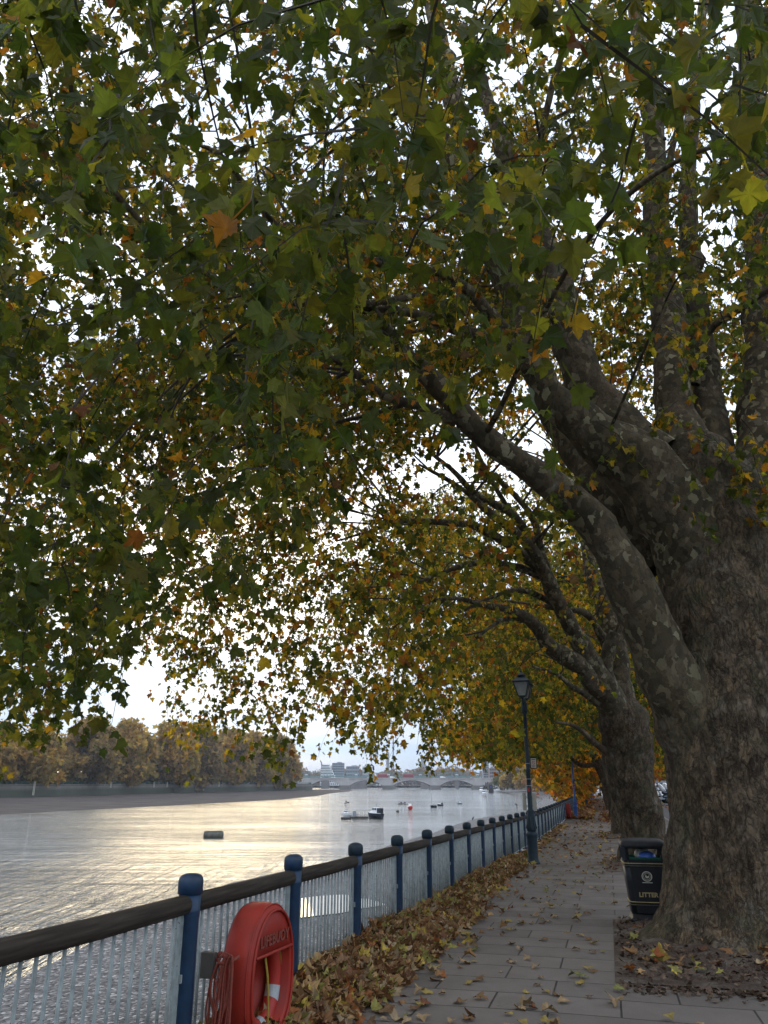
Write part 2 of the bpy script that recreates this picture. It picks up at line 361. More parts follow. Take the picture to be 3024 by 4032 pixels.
def mat_water():
    m, nt, b = new_mat('river_water'); p = geo(nt)
    b.inputs['Base Color'].default_value = (0.035, 0.038, 0.032, 1); b.inputs['Roughness'].default_value = 0.05; b.inputs['IOR'].default_value = 1.33
    b.inputs['Specular IOR Level'].default_value = 0.5
    # fine ripples + drifting swell + boat-wash ridges running along the bank
    a = noise(nt, mapping(nt, p, (0.9, 1.7, 1), (0, 0, R(-10))), 1.5, 5, 0.6)
    w = noise(nt, mapping(nt, p, (0.11, 0.50, 1), (0, 0, R(12)), (0, 0, 0)), 1.0, 6, 0.62, 0.4)
    big = noise(nt, mapping(nt, p, (0.02, 0.035, 1)), 1.0, 3)
    calm = ramp(nt, big, [(0.36, (0.25,) * 3), (0.62, (1, 1, 1))])
    sy = N(nt, 'ShaderNodeSeparateXYZ'); nt.links.new(p, sy.inputs[0])
    mr = N(nt, 'ShaderNodeMapRange'); mr.inputs[1].default_value = 45; mr.inputs[2].default_value = 100; mr.inputs[3].default_value = 1.0; mr.inputs[4].default_value = 0.0; nt.links.new(sy.outputs[1], mr.inputs[0])
    wash = noise(nt, mapping(nt, p, (0.85, 0.11, 1), (0, 0, R(14)), (0, 0, 0)), 1.0, 5, 0.6, 0.6)
    wc = N(nt, 'ShaderNodeMath', operation='MULTIPLY'); nt.links.new(w, wc.inputs[0]); nt.links.new(calm, wc.inputs[1])
    wa = N(nt, 'ShaderNodeMath', operation='MULTIPLY'); nt.links.new(wash, wa.inputs[0]); nt.links.new(mr.outputs[0], wa.inputs[1])
    s1 = N(nt, 'ShaderNodeMath', operation='MULTIPLY'); ra = N(nt, 'ShaderNodeMath', operation='MULTIPLY'); nt.links.new(a, ra.inputs[0]); ra.inputs[1].default_value = 0.16; nt.links.new(ra.outputs[0], s1.inputs[0]); nt.links.new(calm, s1.inputs[1])
    s2 = N(nt, 'ShaderNodeMath', operation='MULTIPLY_ADD'); nt.links.new(wc.outputs[0], s2.inputs[0]); s2.inputs[1].default_value = 2.2; nt.links.new(s1.outputs[0], s2.inputs[2])
    s3 = N(nt, 'ShaderNodeMath', operation='MULTIPLY_ADD'); nt.links.new(wa.outputs[0], s3.inputs[0]); s3.inputs[1].default_value = 2.4; nt.links.new(s2.outputs[0], s3.inputs[2])
    bump(nt, b, s3.outputs[0], 1.0, 0.34); return m
M_WATER = mat_water()
def mat_blocks(name, c1, c2, mo, bw, rh, green=0.0):
    m, nt, b = new_mat(name); b.inputs['Roughness'].default_value = 0.85
    uv = N(nt, 'ShaderNodeTexCoord').outputs['UV']; br = N(nt, 'ShaderNodeTexBrick'); nt.links.new(uv, br.inputs['Vector'])
    br.inputs['Scale'].default_value = 1; br.inputs['Brick Width'].default_value = bw; br.inputs['Row Height'].default_value = rh
    br.inputs['Mortar Size'].default_value = 0.03; br.inputs['Color1'].default_value = (*c1, 1); br.inputs['Color2'].default_value = (*c2, 1); br.inputs['Mortar'].default_value = (*mo, 1)
    c = br.outputs['Color']
    if green:
        n = noise(nt, geo(nt), 0.12, 5); s = N(nt, 'ShaderNodeSeparateXYZ'); nt.links.new(geo(nt), s.inputs[0])
        mr = N(nt, 'ShaderNodeMapRange'); mr.inputs[1].default_value = 0.4; mr.inputs[2].default_value = -1.2; nt.links.new(s.outputs[2], mr.inputs[0])
        c = mixc(nt, mr.outputs[0], c, mixc(nt, n, (0.03, 0.04, 0.027), (0.07, 0.072, 0.05)))
    nt.links.new(c, b.inputs['Base Color']); return m
M_FARWALL = mat_blocks('far_wall_stone', (0.17, 0.155, 0.13), (0.12, 0.112, 0.095), (0.05, 0.047, 0.042), 2.4, 0.62, 1.0)
M_STONE = pm('granite', (0.42, 0.40, 0.385), (0.33, 0.315, 0.305), 0.15, 0.8, detail=6)
M_STONEDARK = pm('wet_pier_stone', (0.16, 0.15, 0.145), (0.11, 0.105, 0.10), 0.3, 0.8)
M_GREENRAIL = pm('green_railing', (0.03, 0.12, 0.09), (0.02, 0.09, 0.07), 2, 0.5)
M_TEAL = pm('teal_girder', (0.16, 0.30, 0.29), (0.12, 0.24, 0.23), 0.5, 0.6)
M_GRASS = pm('far_ground', (0.10, 0.10, 0.06), (0.13, 0.11, 0.08), 0.05, 0.95)

# ================================================================== SETTING
def quad_sheet(name, pts, mat, z=None):
    mb = MB(); mb.add(pts, [tuple(range(len(pts)))]); o = mb.build(name, mat); return tag(o, kind='structure')
# riverbed / terrain to the horizon
tag(grid('terrain', 2, 2, lambda u, v: np.stack([-4000 + 8000 * u, -300 + 8300 * v, np.full_like(u, -8.0)], 1), M_GRASS), kind='structure')
# land beyond the bridges
tag(grid('far_bank_ground', 2, 2, lambda u, v: np.stack([-4000 + 8000 * u, 1480 + 6400 * v, np.full_like(u, -1.5)], 1), M_GRASS), kind='structure')
wl = [(2262, 300), (2240, 330), (2180, 400), (2120, 480), (2055, 590), (1990, 700), (1960, 770)]
WLY = [y * KW for u, y in wl]; WLX = [at_y(u, 3085, y * KW).x for u, y in wl]
# right-hand land (behind road)
def land_fn(u, v):
    s = -60 + 515 * u; t = 15 + 600 * v; x = O.x + TD.x * s + TN.x * t; y = TD.y * s + TN.y * t
    return np.stack([x, y, gza(y) - 0.03], 1)
tag(grid('right_bank_ground', 60, 4, land_fn, M_ASPHALT), kind='structure')
def far_right_fn(u, v):
    y = 425 + 1060 * u; x = np.interp(y, WLY, WLX) + v * 1500 + 1.0
    return np.stack([x, y, np.full_like(x, -0.55) + 0.0 * v], 1)
tag(grid('far_right_ground', 30, 4, far_right_fn, M_GRASS), kind='structure')
# water
tag(grid('river', 2, 2, lambda u, v: np.stack([-2100 + 2900 * u, -60 + 1560 * v, np.full_like(u, WATER)], 1), M_WATER), kind='structure')
# pavement
S0, S1 = -14.0, 290.0
def pave_fn(u, v):
    s = S0 + (S1 - S0) * u ** 2.0; t = -0.12 + 6.7 * v
    x = O.x + TD.x * s + TN.x * t; y = TD.y * s + TN.y * t
    z = gza(y) + 0.012 * vnoise(np.stack([s * 0.35, t * 0.5, np.zeros_like(s)], 1)) * (np.abs(t - 1.5) < 9)
    return np.stack([x, y, z], 1)
tag(grid('pavement', 260, 24, pave_fn, M_PAVE, uvfn=lambda u, v: np.stack([-0.12 + 6.7 * v, S0 + (S1 - S0) * u ** 2.0], 1)), kind='structure')
def kerb_fn(u, v):
    s = S0 + (S1 - S0) * u; i = np.round(v * 3).astype(int)
    t = np.array([6.575, 6.575, 6.73, 6.73])[i]; h = np.array([-0.15, 0.006, 0.006, -0.15])[i]
    x = O.x + TD.x * s + TN.x * t; y = TD.y * s + TN.y * t; return np.stack([x, y, gza(y) + h], 1)
tag(grid('kerb', 120, 4, kerb_fn, M_KERB, smooth=False), kind='structure')
def road_fn(u, v):
    s = S0 + (S1 - S0) * u; t = 6.7 + 9.5 * v; x = O.x + TD.x * s + TN.x * t; y = TD.y * s + TN.y * t
    return np.stack([x, y, gza(y) - 0.11 + 0.1 * v], 1)
tag(grid('road', 120, 3, road_fn, M_ASPHALT), kind='structure')

# near foreshore: between the embankment foot and the waterline surveyed in the photograph
shore_px = [(-500, 2400), (0, 2139), (230, 2020), (491, 1907), (620, 1879), (780, 1850), (850, 1822), (930, 1800), (1020, 1770), (1090, 1757), (1140, 1748), (1160, 1738), (1173, 1726)]
shore = [at_z(x * KD, y * KD, WATER) for x, y in shore_px]
shore = [Vector((-16, -30, WATER)), Vector((-13.5, 4, WATER))] + shore[1:] + [at_z(2110, 3131.5, WATER), at_z(2031, 3127, WATER), at_z(1976, 3117, WATER), Vector((WLX[-1] - 8, 770 * KW, WATER))]
inner = []
for i, p in enumerate(shore):
    s = (p - O).dot(TD)
    q = O + TD * s + TN * (-0.2)
    if p.y > 425: q = Vector((float(np.interp(p.y, WLY, WLX)), p.y + 2, 0))
    inner.append(q)
def fs_fn(u, v):
    k = len(shore); x = u * (k - 1); i = np.minimum(x.astype(int), k - 2); f = x - i
    so = np.array([tuple(p) for p in shore]); si = np.array([tuple(p) for p in inner])
    a = so[i] * (1 - f)[:, None] + so[i + 1] * f[:, None]; b = si[i] * (1 - f)[:, None] + si[i + 1] * f[:, None]
    w = v * 1.12
    P = b + (a - b) * w[:, None]
    z0 = -4.3 + 0.0 * w; P[:, 2] = z0 + (WATER - z0) * np.minimum(w, 1) ** 1.15 - np.maximum(w - 1, 0) * 4
    amp = np.clip(1.6 * w * (1.12 - w) / 0.3, 0, 1)
    P[:, 2] += 0.10 * amp * fbm(np.stack([P[:, 0] * 0.16, P[:, 1] * 0.16, np.zeros_like(w)], 1), 3) * np.where(w > 0.92, 0.5, 1)
    return P
tag(grid('foreshore', 240, 60, fs_fn, M_SHINGLE), kind='structure')
# tidal pool left on the shingle
def shingle_z(p):
    rs = [(q - O) for q in shore[:12]]; ss_ = [q.dot(TD) for q in rs]; ts_ = [q.dot(TN) for q in rs]
    q = Vector((p[0], p[1], 0)) - O; tsh = float(np.interp(q.dot(TD), ss_, ts_)); w = (q.dot(TN) + 0.2) / (tsh + 0.2)
    return -4.3 + (WATER + 4.3) * max(0, min(1, w)) ** 1.15
zz_ = -4.6
for _ in range(12): pp = at_z(722 * KD, 1955 * KD, zz_); zz_ = shingle_z(pp) + 0.06
mb = MB(); pv = []
for k in range(28):
    a = 2 * math.pi * k / 28; r = 1 + 0.25 * math.sin(3 * a + 1) + 0.12 * math.sin(5 * a)
    pv.append((pp.x + 2.6 * r * math.cos(a) + 0.8 * r * math.sin(a), pp.y + 4.0 * r * math.sin(a), zz_ + 0.03))
mb.add(pv, [tuple(range(28))]); M_POOL, nt_, b_ = new_mat('still_pool_water'); b_.inputs['Base Color'].default_value = (0.05, 0.05, 0.045, 1); b_.inputs['Roughness'].default_value = 0.03
tag(mb.build('tidal_pool', M_POOL), kind='structure')

# far (left) bank
def lw(v): return v
FB = [(-330 * KW, 120 * KW), (-205 * KW, 200 * KW)] + [(at_y(u, 3085, y * KW).x, y * KW) for u, y in ((0, 245), (500, 320), (900, 420), (1150, 500), (1225, 540), (1215, 640), (1180, 790))]
FBP = [np.array((x, y, 0.0)) for x, y in FB]
FBs, _ = smooth_path(FBP, [1] * len(FBP), 8.0)
cum = np.concatenate(([0], np.cumsum(np.linalg.norm(np.diff(FBs, axis=0), axis=1))))
def along_fb(d):
    d = np.clip(d, 0, cum[-1]); return np.stack([np.interp(d, cum, FBs[:, 0]), np.interp(d, cum, FBs[:, 1])], 1)
FBTOP = 1.45
def fbn(d):
    a = along_fb(d + 1.0) - along_fb(d - 1.0); a /= np.linalg.norm(a, axis=1)[:, None]; return np.stack([-a[:, 1], a[:, 0]], 1)  # points inland (left)
def farwall_fn(u, v):
    d = u * cum[-1]; p = along_fb(d); n = fbn(d); i = np.round(v * 4).astype(int)
    off = np.array([0.0, 0.5, 0.35, 0.35, 1.2])[i]; zz = np.array([-6.8, FBTOP - 0.45, FBTOP - 0.45, FBTOP, FBTOP])[i]
    return np.stack([p[:, 0] + n[:, 0] * off, p[:, 1] + n[:, 1] * off, zz], 1)
fw = grid('river_wall', 120, 5, farwall_fn, M_FARWALL, smooth=False, uvfn=lambda u, v: np.stack([u * cum[-1], v * 7.6], 1))
tag(fw, 'long stone river wall stained green below the far bank trees', 'river wall')
def farland_fn(u, v):
    d = u * cum[-1]; p = along_fb(d); n = fbn(d); off = 1.0 + 900 * v
    return np.stack([p[:, 0] - off * (1 - v * 0) * 1.0 * (n[:, 0] < 9) * -n[:, 0], p[:, 1] + n[:, 1] * off, np.full_like(u, FBTOP - 0.06)], 1)
tag(grid('far_left_ground', 60, 3, lambda u, v: np.stack([along_fb(u * cum[-1])[:, 0] - 1.2 - 900 * v, along_fb(u * cum[-1])[:, 1] + 0.5, np.full_like(u, FBTOP - 0.06)], 1), M_GRASS), kind='structure')
# far foreshore
fshore_px = [(-900, 3265), (0, 3209), (350, 3190), (700, 3172), (1100, 3150), (1254, 3134), (1301, 3125), (1381, 3116), (1392, 3112)]
fsh = [at_z(u, v, WATER) for u, v in fshore_px] + [Vector((at_y(1300, 3085, 760 * KW).x, 760 * KW, WATER))]
fd = np.linspace(0, 1, len(fsh))
def ffs_fn(u, v):
    k = len(fsh); x = u * (k - 1); i = np.minimum(x.astype(int), k - 2); f = x - i
    so = np.array([tuple(p) for p in fsh]); a = so[i] * (1 - f)[:, None] + so[i + 1] * f[:, None]
    # nearest wall point in the same view direction
    ang = np.arctan2(a[:, 0], a[:, 1]); wa = np.arctan2(FBs[:, 0], FBs[:, 1]); o = np.argsort(wa[:max(3, int(len(wa) * 0.86))])
    ww = wa[:max(3, int(len(wa) * 0.86))]; b = np.stack([np.interp(ang, ww[o], FBs[o, 0]), np.interp(ang, ww[o], FBs[o, 1]), np.zeros_like(ang)], 1)
    w = v * 1.1; P = b + (a - b) * w[:, None]; P[:, 2] = -3.7 + (WATER + 3.7) * np.minimum(w, 1) - np.maximum(w - 1, 0) * 5
    P[:, 2] += 0.15 * np.clip(w * (1 - w) * 5, 0, 1) * fbm(P * 0.05, 3)
    return P
tag(grid('far_foreshore', 160, 14, ffs_fn, M_MUD), kind='structure')

# ================================================================== NEAR EMBANKMENT WALL AND RAILING
def ew_fn(u, v):
    s = -12 + 462 * u; i = np.round(v * 5).astype(int)
    t = np.array([-0.36, -0.36, -0.40, -0.40, 0.06, 0.06])[i]; h = np.array([-5.6, -0.12, -0.12, 0.05, 0.05, -0.08])[i]
    x = O.x + TD.x * s + TN.x * t; y = TD.y * s + TN.y * t; return np.stack([x, y, gza(y) + h], 1)
tag(grid('embankment_wall', 200, 6, ew_fn, M_STONE, smooth=False), 'low stone coping and river wall carrying the blue railing', 'wall')

rail_thing = thing('railing', 'blue posted riverside railing with pale bars and dark wooden handrail', 'railing', PT(6, 0))
bpy.context.view_layer.update()
rail_inv = Matrix.Translation(-Vector(rail_thing.location))
def rel(p): return Vector(p) - Vector(rail_thing.location)
S_FIRST = (Vector((-1.36, 5.98, 0)) - O).dot(TD); BAY0 = BAY = 1.958
pb = MB(); pb.lathe([(0.085, 0.0), (0.085, 0.07), (0.07, 0.09), (0.073, 0.12), (0.073, 0.92), (0.078, 0.935), (0.078, 0.95), (0.08, 0.955), (0.08, 0.97), (0.078, 0.975), (0.078, 1.075)], n=20)
post0 = pb.build('post', M_BLUE, rail_thing)
cb = MB(); cb.lathe([(0.08, 1.068), (0.087, 1.07), (0.088, 1.15), (0.082, 1.172), (0.066, 1.188), (0.04, 1.198), (0.001, 1.202)], n=20); cap0 = cb.build('post_cap', M_BLUE2, post0)
bb = MB(); bb.box((0.0, -0.07, 0.56), (0.05, 0.03, 0.05)); bolt0 = bb.build('fixing_clamp', M_PALE, post0)
cb2 = cap0.data.copy(); cb2.materials[0] = M_BLUE
hr_mesh = None
def bay_objects(k, far):
    global post0, cap0, bolt0, hr_mesh
    BAY = BAY0 if k != -1 else 2.12
    s = S_FIRST + BAY0 * k - (0.162 if k < 0 else 0); p = PT(s, 0, 0.04); q = PT(s + BAY, 0, 0.04); rz = -R(15.24)
    if k == K0: po, ca, bo = post0, cap0, bolt0
    else:
        po = post0.copy(); COL.objects.link(po); po.parent = rail_thing
        ca = cap0.copy(); COL.objects.link(ca); ca.parent = po; bo = bolt0.copy(); COL.objects.link(bo); bo.parent = po
        if k <= 1: ca.data = cb2
    po.location = rel(p); po.rotation_euler = (0, 0, rz)
    dz = q.z - p.z; sh = Matrix(((1, 0, 0, 0), (0, 1, 0, 0), (0, dz / BAY, 1, 0), (0, 0, 0, 1)))
    rot = Matrix.Rotation(rz, 4, 'Z'); rngk = random.Random(k)
    h = MB(); h.tube([(0, 0.05, 1.005), (0, 0.075, 1.005), (0, BAY * 0.5, 1.002 + rngk.uniform(-.003, .003)), (0, BAY - 0.075, 1.005), (0, BAY - 0.05, 1.005)], [0.05, 0.063, 0.063, 0.063, 0.05], n=14)
    h.v = [tuple(sh @ Vector(v)) for v in h.v]
    ho = h.build('handrail', M_RAILWOOD if k < 24 else M_BLUE2, rail_thing); ho.location = rel(p); ho.rotation_euler = (0, 0, rz)
    g = MB(); nb = 16
    for i in range(nb):
        y = 0.20 + (BAY - 0.40) * i / (nb - 1) + rngk.uniform(-.004, .004)
        g.lathe([(0.0115, 0.09), (0.0115, 0.975)], (rngk.uniform(-.002, .002), y, 0), 6, 0, True, rngk.uniform(0, 1))
    g.obox((0, 0.06, 0.085), (0, BAY - 0.06, 0.085), 0.055, 0.016); g.obox((0, 0.06, 0.972), (0, BAY - 0.06, 0.972), 0.04, 0.012)
    g.v = [tuple(sh @ Vector(v)) for v in g.v]
    go = g.build('baluster_panel', M_PALE, rail_thing); go.location = rel(p); go.rotation_euler = (0, 0, rz)
    if k < 30:
        for y in (0.11, BAY - 0.11):
            st = MB(); st.box((0, y, 0.525), (0.013, 0.095, 0.90)); st.v = [tuple(sh @ Vector(v)) for v in st.v]
            so = st.build('stile', M_PALE, go)
K0 = -2; K1 = 88
for k in range(K0, K1): bay_objects(k, k > 24)

# ================================================================== STREET LAMPS
def make_lamp():
    root = thing('street_lamp', '', 'street lamp')
    b = MB(); b.lathe([(0.185, 0), (0.18, 0.05), (0.15, 0.10), (0.142, 0.14), (0.142, 0.62), (0.15, 0.65), (0.15, 0.69), (0.165, 0.72), (0.165, 0.76), (0.14, 0.79), (0.115, 0.83)], n=24)
    b.build('base', M_BLUE2, root)
    c = MB(); c.lathe([(0.115, 0.83), (0.13, 0.86), (0.135, 0.90), (0.125, 0.95), (0.108, 1.0), (0.104, 1.25), (0.086, 1.30), (0.098, 1.33), (0.098, 1.37), (0.066, 1.40), (0.062, 2.4), (0.076, 2.42), (0.076, 2.46), (0.058, 2.48), (0.054, 3.3), (0.052, 4.0), (0.085, 4.04), (0.092, 4.10), (0.092, 4.30), (0.06, 4.36), (0.045, 4.44)], n=20)
    for zz in (1.02,):  # acanthus flutes on the swelling
        for k in range(8):
            a = 2 * math.pi * k / 8; c.tube([(0.11 * math.cos(a), 0.11 * math.sin(a), 0.86), (0.138 * math.cos(a), 0.138 * math.sin(a), 0.92), (0.118 * math.cos(a), 0.118 * math.sin(a), 1.02), (0.106 * math.cos(a), 0.106 * math.sin(a), 1.22)], [0.012, 0.02, 0.014, 0.008], n=6)
    c.build('column', M_BLUE2, root)
    for z in (2.02, 2.2, 2.62):
        st = MB(); st.lathe([(0.064, z), (0.066, z), (0.066, z + 0.014), (0.064, z + 0.014)], n=16); st.build('steel_band', M_SILVER, root)
    stk = MB(); stk.add([(0.0655 * math.cos(a), 0.0655 * math.sin(a), 1.86 + h) for h in (0, 0.12) for a in [R(x) for x in (-125, -105, -85, -65)]], [(0, 1, 5, 4), (1, 2, 6, 5), (2, 3, 7, 6)])
    stk.build('sticker', M_REDRING, root)
    for sgn in (-1, 1):
        ar = MB(); dy = 0.42 * sgn
        ar.tube([(0, 0.02 * sgn, 4.18), (0, 0.18 * sgn, 4.22), (0, 0.34 * sgn, 4.32), (0, dy, 4.46)], [0.03, 0.028, 0.026, 0.026], n=8)
        ar.tube([(0, 0.05 * sgn, 4.02), (0, 0.2 * sgn, 4.04), (0, 0.3 * sgn, 4.13), (0, 0.26 * sgn, 4.22), (0, 0.19 * sgn, 4.19)], 0.012, n=6)
        ar.build('bracket', M_BLUE2, root)
        la = MB(); z0 = 4.44
        la.lathe([(0.03, z0 - 0.02), (0.08, z0), (0.115, z0 + 0.01), (0.12, z0 + 0.035), (0.10, z0 + 0.04)], (0, dy, 0), 4, 0, False, R(45))
        # four glazing bars, top frame, roof, vent and finial
        r0, r1, za, zb = 0.15, 0.31, z0 + 0.035, z0 + 0.43
        for k in range(4):
            a = R(45) + k * math.pi / 2
            la.obox((r0 * math.cos(a), dy + r0 * math.sin(a), za), (r1 * math.cos(a), dy + r1 * math.sin(a), zb), 0.018, 0.018)
            a2 = a + math.pi / 2
            la.obox((r0 * math.cos(a), dy + r0 * math.sin(a), za), (r0 * math.cos(a2), dy + r0 * math.sin(a2), za), 0.02, 0.02)
        la.build('lantern_frame', M_BLUE2, root)
        gl = MB(); gl.lathe([(r0 - 0.01, za), (r1 - 0.012, zb)], (0, dy, 0), 4, 0, False, R(45)); gl.build('lantern_glass', M_GLASS, root)
        rf = MB(); rf.lathe([(0.315, zb - 0.012), (0.36, zb), (0.36, zb + 0.025), (0.29, zb + 0.06), (0.20, zb + 0.12), (0.15, zb + 0.13)], (0, dy, 0), 4, 0, False, R(45))
        rf.lathe([(0.12, zb + 0.12), (0.115, zb + 0.17), (0.13, zb + 0.18), (0.12, zb + 0.20), (0.075, zb + 0.25), (0.05, zb + 0.27), (0.028, zb + 0.29), (0.038, zb + 0.315), (0.02, zb + 0.34), (0.004, zb + 0.41)], (0, dy, 0), 14)
        rf.build('lantern_roof', M_BLUE2, root)
    return root
lamp_s = [(4.12, 23.2), (13.25, 57.0), (22.2, 90.1), (31.3, 123.7)]
lamp_lab = ['tall blue green cast iron lamp post with two lanterns and sign boards, nearest the viewer', 'bright blue lamp post beside the far red lifebuoy housing', 'third lamp post along the railing with its lantern seen below the leaves', 'most distant blue lamp post near the two walkers']
lamp0 = make_lamp()
for i, (x, y) in enumerate(lamp_s):
    l = lamp0 if i == 0 else copy_thing(lamp0)
    l.location = (x, y, gz(y)); l.rotation_euler = (0, 0, -R(15.24)); tag(l, lamp_lab[i], 'street lamp', 'lamp posts along the railing')
    if i:
        for ch in l.children:
            if ch.type == 'MESH' and ch.data.materials[0] == M_BLUE2:
                ch.material_slots[0].link = 'OBJECT'; ch.material_slots[0].material = M_BLUEBRIGHT if i in (1, 3) else M_BLUE2
# sign boards on the first lamp
lx, ly = lamp_s[0]; lz = gz(ly)
sb = thing('sign_board', 'large blank cream board strapped low on the nearest lamp post', 'sign', (lx, ly, lz + 1.36))
b = MB(); b.box((-0.145, 0.075, 0.245), (0.115, 0.012, 0.47), rz=0.2); b.box((0.125, 0.085, 0.23), (0.155, 0.012, 0.47), rz=-0.25); b.build('board', M_CREAM, sb)
b = MB(); b.obox((-0.19, 0.092, 0.12), (0.19, 0.092, 0.12), 0.012, 0.03); b.obox((-0.19, 0.092, 0.36), (0.19, 0.092, 0.36), 0.012, 0.03); b.build('strap', M_GREYBOX, sb)
ns = thing('notice_sign', 'small dark framed notice with red prohibition circle, high on the nearest lamp post', 'sign', (lx, ly, lz + 2.50))
b = MB(); b.box((0.165, 0, 0.14), (0.19, 0.035, 0.31)); b.box((0.165, -0.005, 0.305), (0.23, 0.06, 0.02)); b.obox((0.03, 0, 0.25), (0.08, 0, 0.25), 0.02, 0.02); b.obox((0.03, 0, 0.05), (0.08, 0, 0.05), 0.02, 0.02); b.build('frame', M_BLACK, ns)
b = MB(); b.box((0.165, -0.0195, 0.14), (0.15, 0.006, 0.26)); b.build('notice_face', M_CREAM, ns)
b = MB()
for k in range(24):
    a0, a1 = 2 * math.pi * k / 24, 2 * math.pi * (k + 1) / 24
    b.add([(0.165 + r * math.cos(a), -0.0245, 0.145 + r * math.sin(a)) for a in (a0, a1) for r in (0.038, 0.05)], [(0, 1, 3, 2)])
b.obox((0.135, -0.0255, 0.175), (0.195, -0.0255, 0.115), 0.003, 0.012); b.build('red_circle', M_REDRING, ns)
b = MB(); b.box((0.165, -0.024, 0.235), (0.11, 0.003, 0.02)); b.box((0.165, -0.024, 0.065), (0.11, 0.003, 0.012)); b.box((0.165, -0.024, 0.045), (0.09, 0.003, 0.008)); b.build('print', M_RUBBER, ns)

# ================================================================== LIFEBUOY HOUSINGS
def text_mesh(name, body, size, mat, parent, M4, depth=0.004, bold=0.0, align='CENTER'):
    cu = bpy.data.curves.new('lettering_curve', 'FONT'); cu.body = body; cu.size = size; cu.extrude = depth; cu.offset = bold; cu.align_x = align; cu.resolution_u = 3
    o = bpy.data.objects.new('lettering_curve', cu); me = bpy.data.meshes.new_from_object(o); bpy.data.objects.remove(o)
    me.transform(M4); me.materials.clear(); me.materials.append(mat); me.name = name
    return link(bpy.data.objects.new(name, me), parent)
def housing_outline(sc=1.0, n=44):
    # local a (along fence), z up; rounded tall D: semicircle top, slightly tapering straight sides, rounded bottom
    pts = []
    for k in range(n):
        th = 2 * math.pi * k / n - math.pi / 2
        a, z = math.cos(th), math.sin(th)
        e = 2.25
        a = math.copysign(abs(a) ** (2 / e), a) * 0.36; z = math.copysign(abs(z) ** (2 / (2.0 if z > 0 else 2.8)), z) * 0.47
        pts.append((a * sc, z * sc))
    return pts
def make_housing():
    root = thing('lifebuoy_housing', '', 'lifebuoy housing')
    # local frame: +X outwards (towards the path), Y along the fence, Z up; centre at z 0.50
    m = MB(); n = 44; rings = [(0.0, 0.90), (0.0, 0.97), (0.03, 1.0), (0.15, 1.0), (0.205, 0.975), (0.232, 0.93)]
    vs = []; fs = []
    for (x, sc) in rings: vs += [(x, a, 0.50 + z) for a, z in housing_outline(sc, n)]
    for i in range(len(rings) - 1):
        for k in range(n): k2 = (k + 1) % n; fs.append((i * n + k, i * n + k2, (i + 1) * n + k2, (i + 1) * n + k))
    fs.append(tuple(range(n)))
    # front: rim from the outer outline to the opening (flat topped below the hood)
    op = []
    for a, z in housing_outline(0.80, n):
        zt = 0.13 + 0.10 * (a / 0.31); op.append((a, min(z, 0.145)))
    b0 = (len(rings) - 1) * n; b1 = len(vs); vs += [(0.242, a * (1.03 if z < 0.14 else 1), 0.50 + z) for a, z in op]
    for k in range(n): k2 = (k + 1) % n; fs.append((b0 + k, b0 + k2, b1 + k2, b1 + k))
    b2 = len(vs); vs += [(0.226, a * 0.97, 0.50 + z * 0.97 + (0.0)) for a, z in op]; b3 = len(vs); vs += [(0.05, a * 0.99, 0.50 + z * 0.99) for a, z in op]
    for k in range(n):
        k2 = (k + 1) % n; fs.append((b1 + k, b1 + k2, b2 + k2, b2 + k)); fs.append((b2 + k, b2 + k2, b3 + k2, b3 + k))
    fs.append(tuple(b3 + k for k in range(n)))
    m.add(vs, fs, 0, True); sh = m.build('shell', M_RED, root)
    r = MB(); r.tube([(0.242, a, 0.50 + z) for a, z in housing_outline(0.90, 40)] + [(0.242, housing_outline(0.90, 40)[0][0], 0.50 + housing_outline(0.90, 40)[0][1])], 0.011, n=6, cap=False)
    r.tube([(0.245, -0.285, 0.645), (0.251, -0.1, 0.647), (0.251, 0.1, 0.647), (0.245, 0.285, 0.645)], 0.012, n=8)
    r.tube([(0.206, a, 0.50 + z) for a, z in housing_outline(0.98, 40)][6:34], 0.007, n=6); r.build('moulded_rib', M_RED, root)
    T = Matrix.Translation((0.2445, 0.0, 0.70)) @ Matrix(((0, 0, 1, 0), (1, 0, 0, 0), (0, 1, 0, 0), (0, 0, 0, 1)))
    text_mesh('lettering', 'LIFEBUOY', 0.105, M_ROPE, root, T, 0.003, 0.002)
    bk = MB(); bk.box((-0.05, -0.44, 0.62), (0.1, 0.05, 0.16)); bk.build('fixing_bracket', M_TIMBER, root)
    return root
